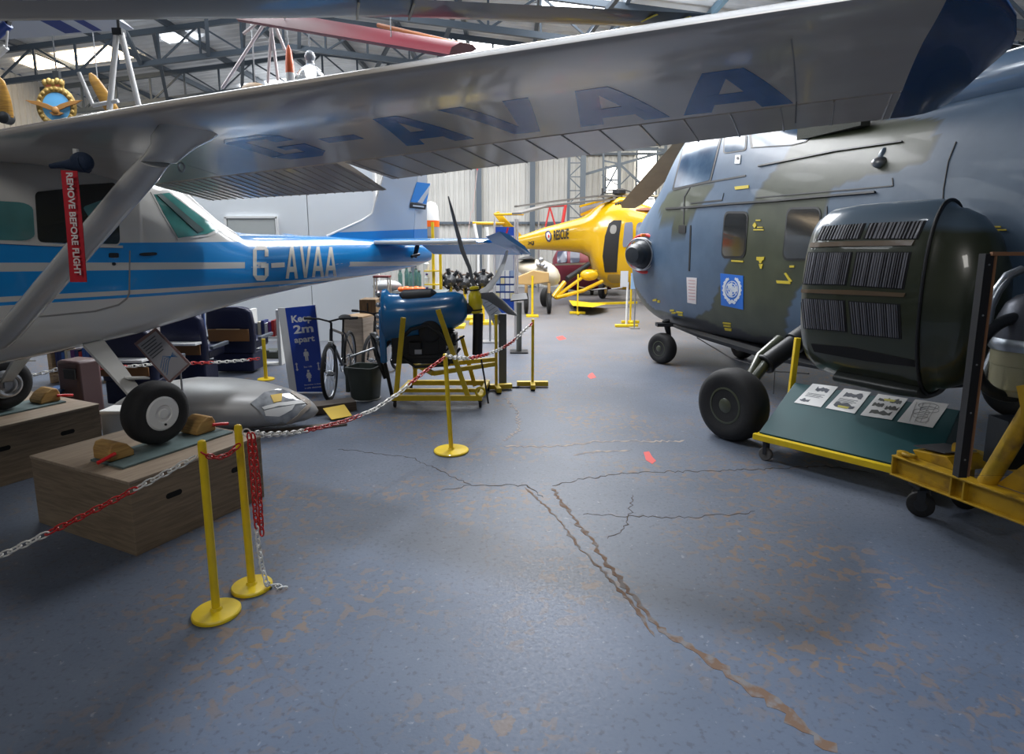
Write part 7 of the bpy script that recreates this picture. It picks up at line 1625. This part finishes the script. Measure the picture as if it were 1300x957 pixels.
t = thing('tapered_blade', 'narrow orange and white tapered blade hanging above the wing', 'blade', tuple(H_(367, 60))); A_, B_ = H_(366, 57), H_(370, 118); m = MB(); m.lathe(A_, B_ - A_, [(0, .01), (.06, .035), (.25, .055), (.36, .06)], 16); m.build('orange_tip', mat('orange_red', (.62, .12, .04), .4), t); m = MB(); q1 = A_.lerp(B_, .36 / (B_ - A_).length); m.lathe(q1, B_ - A_, [(0, .06), (.15, .06)], 16); m.build('white_band', WHITE, t); m = MB(); q2 = A_.lerp(B_, .51 / (B_ - A_).length); m.lathe(q2, B_ - A_, [(0, .06), (.5, .06)], 16); m.build('amber_body', mat('amber', (.6, .28, .03), .4), t); m = MB(); hang(m, A_, r=.008); m.build('hanging_wire', STEEL, t)
for i, (a, top) in enumerate((((394, 84), 60), )):
    p = H_(*a); t = thing('bay_lamp', 'clear ribbed high-bay lamp hanging from the roof above the wing', 'lamp', tuple(p)); m = MB(); m.lathe((p.x, p.y, p.z - .25), (0, 0, 1), [(0, .17), (.06, .19), (.14, .18), (.20, .14), (.25, .07), (.27, .05)], 28, cap=False); m.build('ribbed_shade', mat('lamp_clear', (.6, .63, .66), .12, trans=.75, coat=.6), t); m = MB(); m.ell((p.x, p.y, p.z + .12), (.07, .07, .08)); m.lathe((p.x, p.y, p.z + .02), (0, 0, 1), [(0, .06), (.06, .05)], 16); hang(m, Vector((p.x, p.y, p.z + .25)), r=.01); m.build('lamp_housing', mat('lamp_body', (.35, .37, .4), .3), t)
    m = MB(); m.ell((p.x, p.y, p.z - .1), (.05, .05, .09)); m.build('bulb', mat('lamp_bulb', (1, 1, 1), .3, emit=(1, .97, .9), estr=6), t)
# white strut frames hanging (two A frames)
t = thing('hanging_strut_frame', 'white A-shaped strut frame hanging above the wing, left of centre', 'strut frame', tuple(gy(150, 40, 8.2)), 0, 'white strut frames'); m = MB(); 
for a, b in (((148, 42), (139, 140)), ((154, 42), (178, 142)), ((100, 92), (118, 134)), ((118, 134), (150, 128))): m.tube([gy(*a, 8.2), gy(*b, 8.2)], .035 if a[0] > 120 else .025, 10)
m.build('white_strut', WHITE, t); m = MB(); m.box(tuple(gy(151, 41, 8.2)), (.12, .1, .08)); hang(m, gy(151, 39, 8.2), r=.02); m.build('top_bracket', DARK, t)
t = thing('hanging_strut_frame', 'pale strut cluster hanging below the red wing', 'strut frame', tuple(gy(338, 26, 9.0)), 0, 'white strut frames'); m = MB(); PK = mat('pale_pink_strut', (.6, .52, .52), .4)
for a, b in (((338, 26), (282, 112)), ((325, 30), (309, 43)), ((345, 26), (340, 106)), ((343, 26), (353, 102)), ((347, 27), (362, 64))): m.tube([gy(*a, 9.0), gy(*b, 9.0)], .022, 8)
m.build('white_strut', PK, t); m = MB(); m.box(tuple(gy(338, 25, 9.0)), (.14, .08, .06)); hang(m, gy(340, 22, 9.0), r=.015); m.build('top_bracket', DARK, t)
p = gy(324, 108, 9.4); t = thing('brown_hub', 'brown domed wooden hub hanging just above the wing', 'wooden dome', tuple(p)); m = MB(); m.ell((p.x, p.y, p.z - .1), (.2, .2, .13), 24, 12); m.build('dome', wood('hub_wood', (.22, .13, .05), (.12, .07, .03), 4), t); m = MB(); hang(m, Vector((p.x, p.y, p.z)), r=.01); m.build('hanging_wire', STEEL, t)
# red wing
yW = 7.4; t = thing('hanging_red_wing', 'red aircraft wing hanging under the roof behind the black rotor blade', 'wing', tuple(gy(470, 40, yW)), 0, 'wings hung under the roof')
zW = gy(470, 45, yW).z
P0, P1_, P2_, P3 = gy(325, 14, yW), gy(470, 12, yW + .2), gy(606, 63, yW - .6), gy(556, 69, yW - .9)
RW = mat('red_wing_paint', (.19, .008, .022), .55); m = MB(); R = []
for u in (0, .25, .5, .75, .95, 1):
    a = gy(322, 12, yW + .9).lerp(gy(606, 62, yW - .7), u); b = gy(300, 24, yW - .1).lerp(gy(570, 69, yW - 1.3), u); 
    R.append([a.lerp(b, v) + Vector((0, 0, h)) for v, h in ((0, 0), (.2, .05), (.6, .09), (.9, .06), (1, 0), (.9, -.04), (.5, -.05), (.2, -.02))])
m.loft(R); m.build('wing_panel', RW, t, smooth=60); m = MB(); m.tube([gy(480, 32, yW + .1), gy(600, 60, yW - .7)], .025, 8); m.build('orange_edge', mat('edge_orange', (.7, .25, .08), .5), t); m = MB(); hang(m, R[1][3]); hang(m, R[3][3]); m.build('hanging_wire', STEEL, t)
# white wing with blue stripes, far left
yG = 8.6; t = thing('hanging_white_wing', 'white wing with two blue stripes hanging under the roof at far left', 'wing', tuple(gy(60, 35, yG)), 0, 'wings hung under the roof'); m = MB(); R = []
GW0, GW1 = gy(-40, 54, yG), gy(170, 37, yG); UPV = Vector((-.35, -1.6, .35))
for u in (0, .3, .7, 1):
    a = GW0.lerp(GW1, u); b = a + UPV; R.append([a.lerp(b, v) + Vector((0, 0, h)) for v, h in ((0, 0), (.2, .04), (.6, .08), (.9, .07), (1, 0), (.9, -.06), (.5, -.05), (.2, -.02))])
m.loft(R); m.build('wing_panel', mat('glider_white', (.50, .54, .60), .3), t, smooth=60); WB = mat('stripe_blue', (.01, .04, .22), .4)
for u0, u1 in ((.60, .70), (.77, .82)):
    m = MB(); 
    a, b = GW0.lerp(GW1, u0), GW0.lerp(GW1, u1); 
    for v0, v1, h0, h1 in ((.02, .2, -.004, -.026), (.2, .5, -.026, -.056), (.5, .9, -.056, -.066)): m.prism([a + UPV * v0 + Vector((0, 0, h0)), b + UPV * v0 + Vector((0, 0, h0)), b + UPV * v1 + Vector((0, 0, h1)), a + UPV * v1 + Vector((0, 0, h1))], (0, 0, .004))
    m.build('blue_stripe', WB, t, smooth=0)
m = MB(); hang(m, R[1][3]); hang(m, R[2][3]); m.build('hanging_wire', STEEL, t)
t = thing('hanging_blue_strut', 'blue and white strut end hanging at the top left edge', 'strut', tuple(gy(5, 30, 6.4)), 0, None); m = MB(); m.tube([gy(10, 30, 6.4), gy(-6, 44, 6.4)], .05, 10); m.build('blue_strut', WB, t); m = MB(); m.tube([gy(8, 60, 6.4), gy(-6, 72, 6.4)], .03, 8); m.tube([gy(8, 60, 6.4), gy(10, 30, 6.4)], .01, 6); m.build('white_tube', WHITE, t); m = MB(); m.bar(gy(-2, 26, 6.4), gy(12, 30, 6.4), .05, .04); hang(m, gy(4, 28, 6.4), r=.012); m.build('bracket', DARK, t)
# ================================================================== CAMERA, LIGHT
cam = bpy.data.cameras.new('camera'); co = bpy.data.objects.new('camera', cam); COL.objects.link(co)
co.location = EYE; co.rotation_euler = (PI / 2 - PITCH, 0, 0)
cam.sensor_fit = 'HORIZONTAL'; cam.sensor_width = 36; cam.lens = 36 * F / 1300; cam.shift_y = -45.5 / 1300; cam.clip_start = .05; cam.clip_end = 200
scene.camera = co
w = bpy.data.worlds.new('world'); scene.world = w; w.use_nodes = True; bg = w.node_tree.nodes['Background']; bg.inputs['Color'].default_value = (.62, .76, 1, 1); bg.inputs['Strength'].default_value = .08
def area(n, loc, tgt, sx, sy, pw, col=(1, 1, 1)):
    l = bpy.data.lights.new(n, 'AREA'); l.shape = 'RECTANGLE'; l.size = sx; l.size_y = sy; l.energy = pw; l.color = col
    o = bpy.data.objects.new(n, l); COL.objects.link(o); o.location = loc; o.rotation_euler = (Vector(tgt) - Vector(loc)).to_track_quat('-Z', 'Y').to_euler(); return o
def spot(n, loc, tgt, pw, ang, bl, col=(1, 1, 1), rad=.25):
    l = bpy.data.lights.new(n, 'SPOT'); l.energy = pw; l.color = col; l.spot_size = math.radians(ang); l.spot_blend = bl; l.shadow_soft_size = rad
    o = bpy.data.objects.new(n, l); COL.objects.link(o); o.location = loc; o.rotation_euler = (Vector(tgt) - Vector(loc)).to_track_quat('-Z', 'Y').to_euler(); return o
area('roof_light_a', (.5, 12, 6.3), (.3, 11, 0), 3, 6, 1080, (.97, .98, 1))
area('roof_light_b', (-3, 20, 6.3), (-3, 21, 0), 10, 5, 700, (.97, .98, 1))
area('roof_light_c', (5, 20, 5.9), (5, 22, 0), 6, 5, 430, (1, .96, .88))
area('roof_light_d', (-6, 10, 6.5), (-5, 10, 0), 3, 4, 380, (.9, .96, 1))
spot('bay_light_e', (.7, .2, 6.0), (.62, 2.2, 0), 1350, 38, .35, (.66, .80, 1), .2)
spot('bay_light_f', (-1.2, 4.6, 6.8), (-.3, 6.2, 0), 700, 75, .8, (.93, .96, 1), .2)
area('roof_light_g', (-1.6, -2.6, 5.2), (-1.0, 3.2, .6), 1.6, 1.6, 95, (1, .97, .92))
def lamp(n, loc, pw):
    l = bpy.data.lights.new(n, 'POINT'); l.energy = pw; l.color = (.93, .96, 1); l.shadow_soft_size = .3; o = bpy.data.objects.new(n, l); COL.objects.link(o); o.location = loc
for i, (x, y, z, p_) in enumerate([(-10, 14.6, 6.2, 70), (-6, 15.6, 6.4, 70), (-2.5, 12, 6.2, 60), (3.5, 13.5, 5.6, 45), (-8, 22.5, 6.0, 90)]): lamp('roof_fill_%d' % i, (x, y, z), p_)  # unseen point fills, added to brighten the roof from below
vs_ = scene.view_settings; vs_.view_transform = 'Standard'; vs_.look = 'None'; vs_.gamma = 1; vs_.use_curve_mapping = False; vs_.exposure = 0
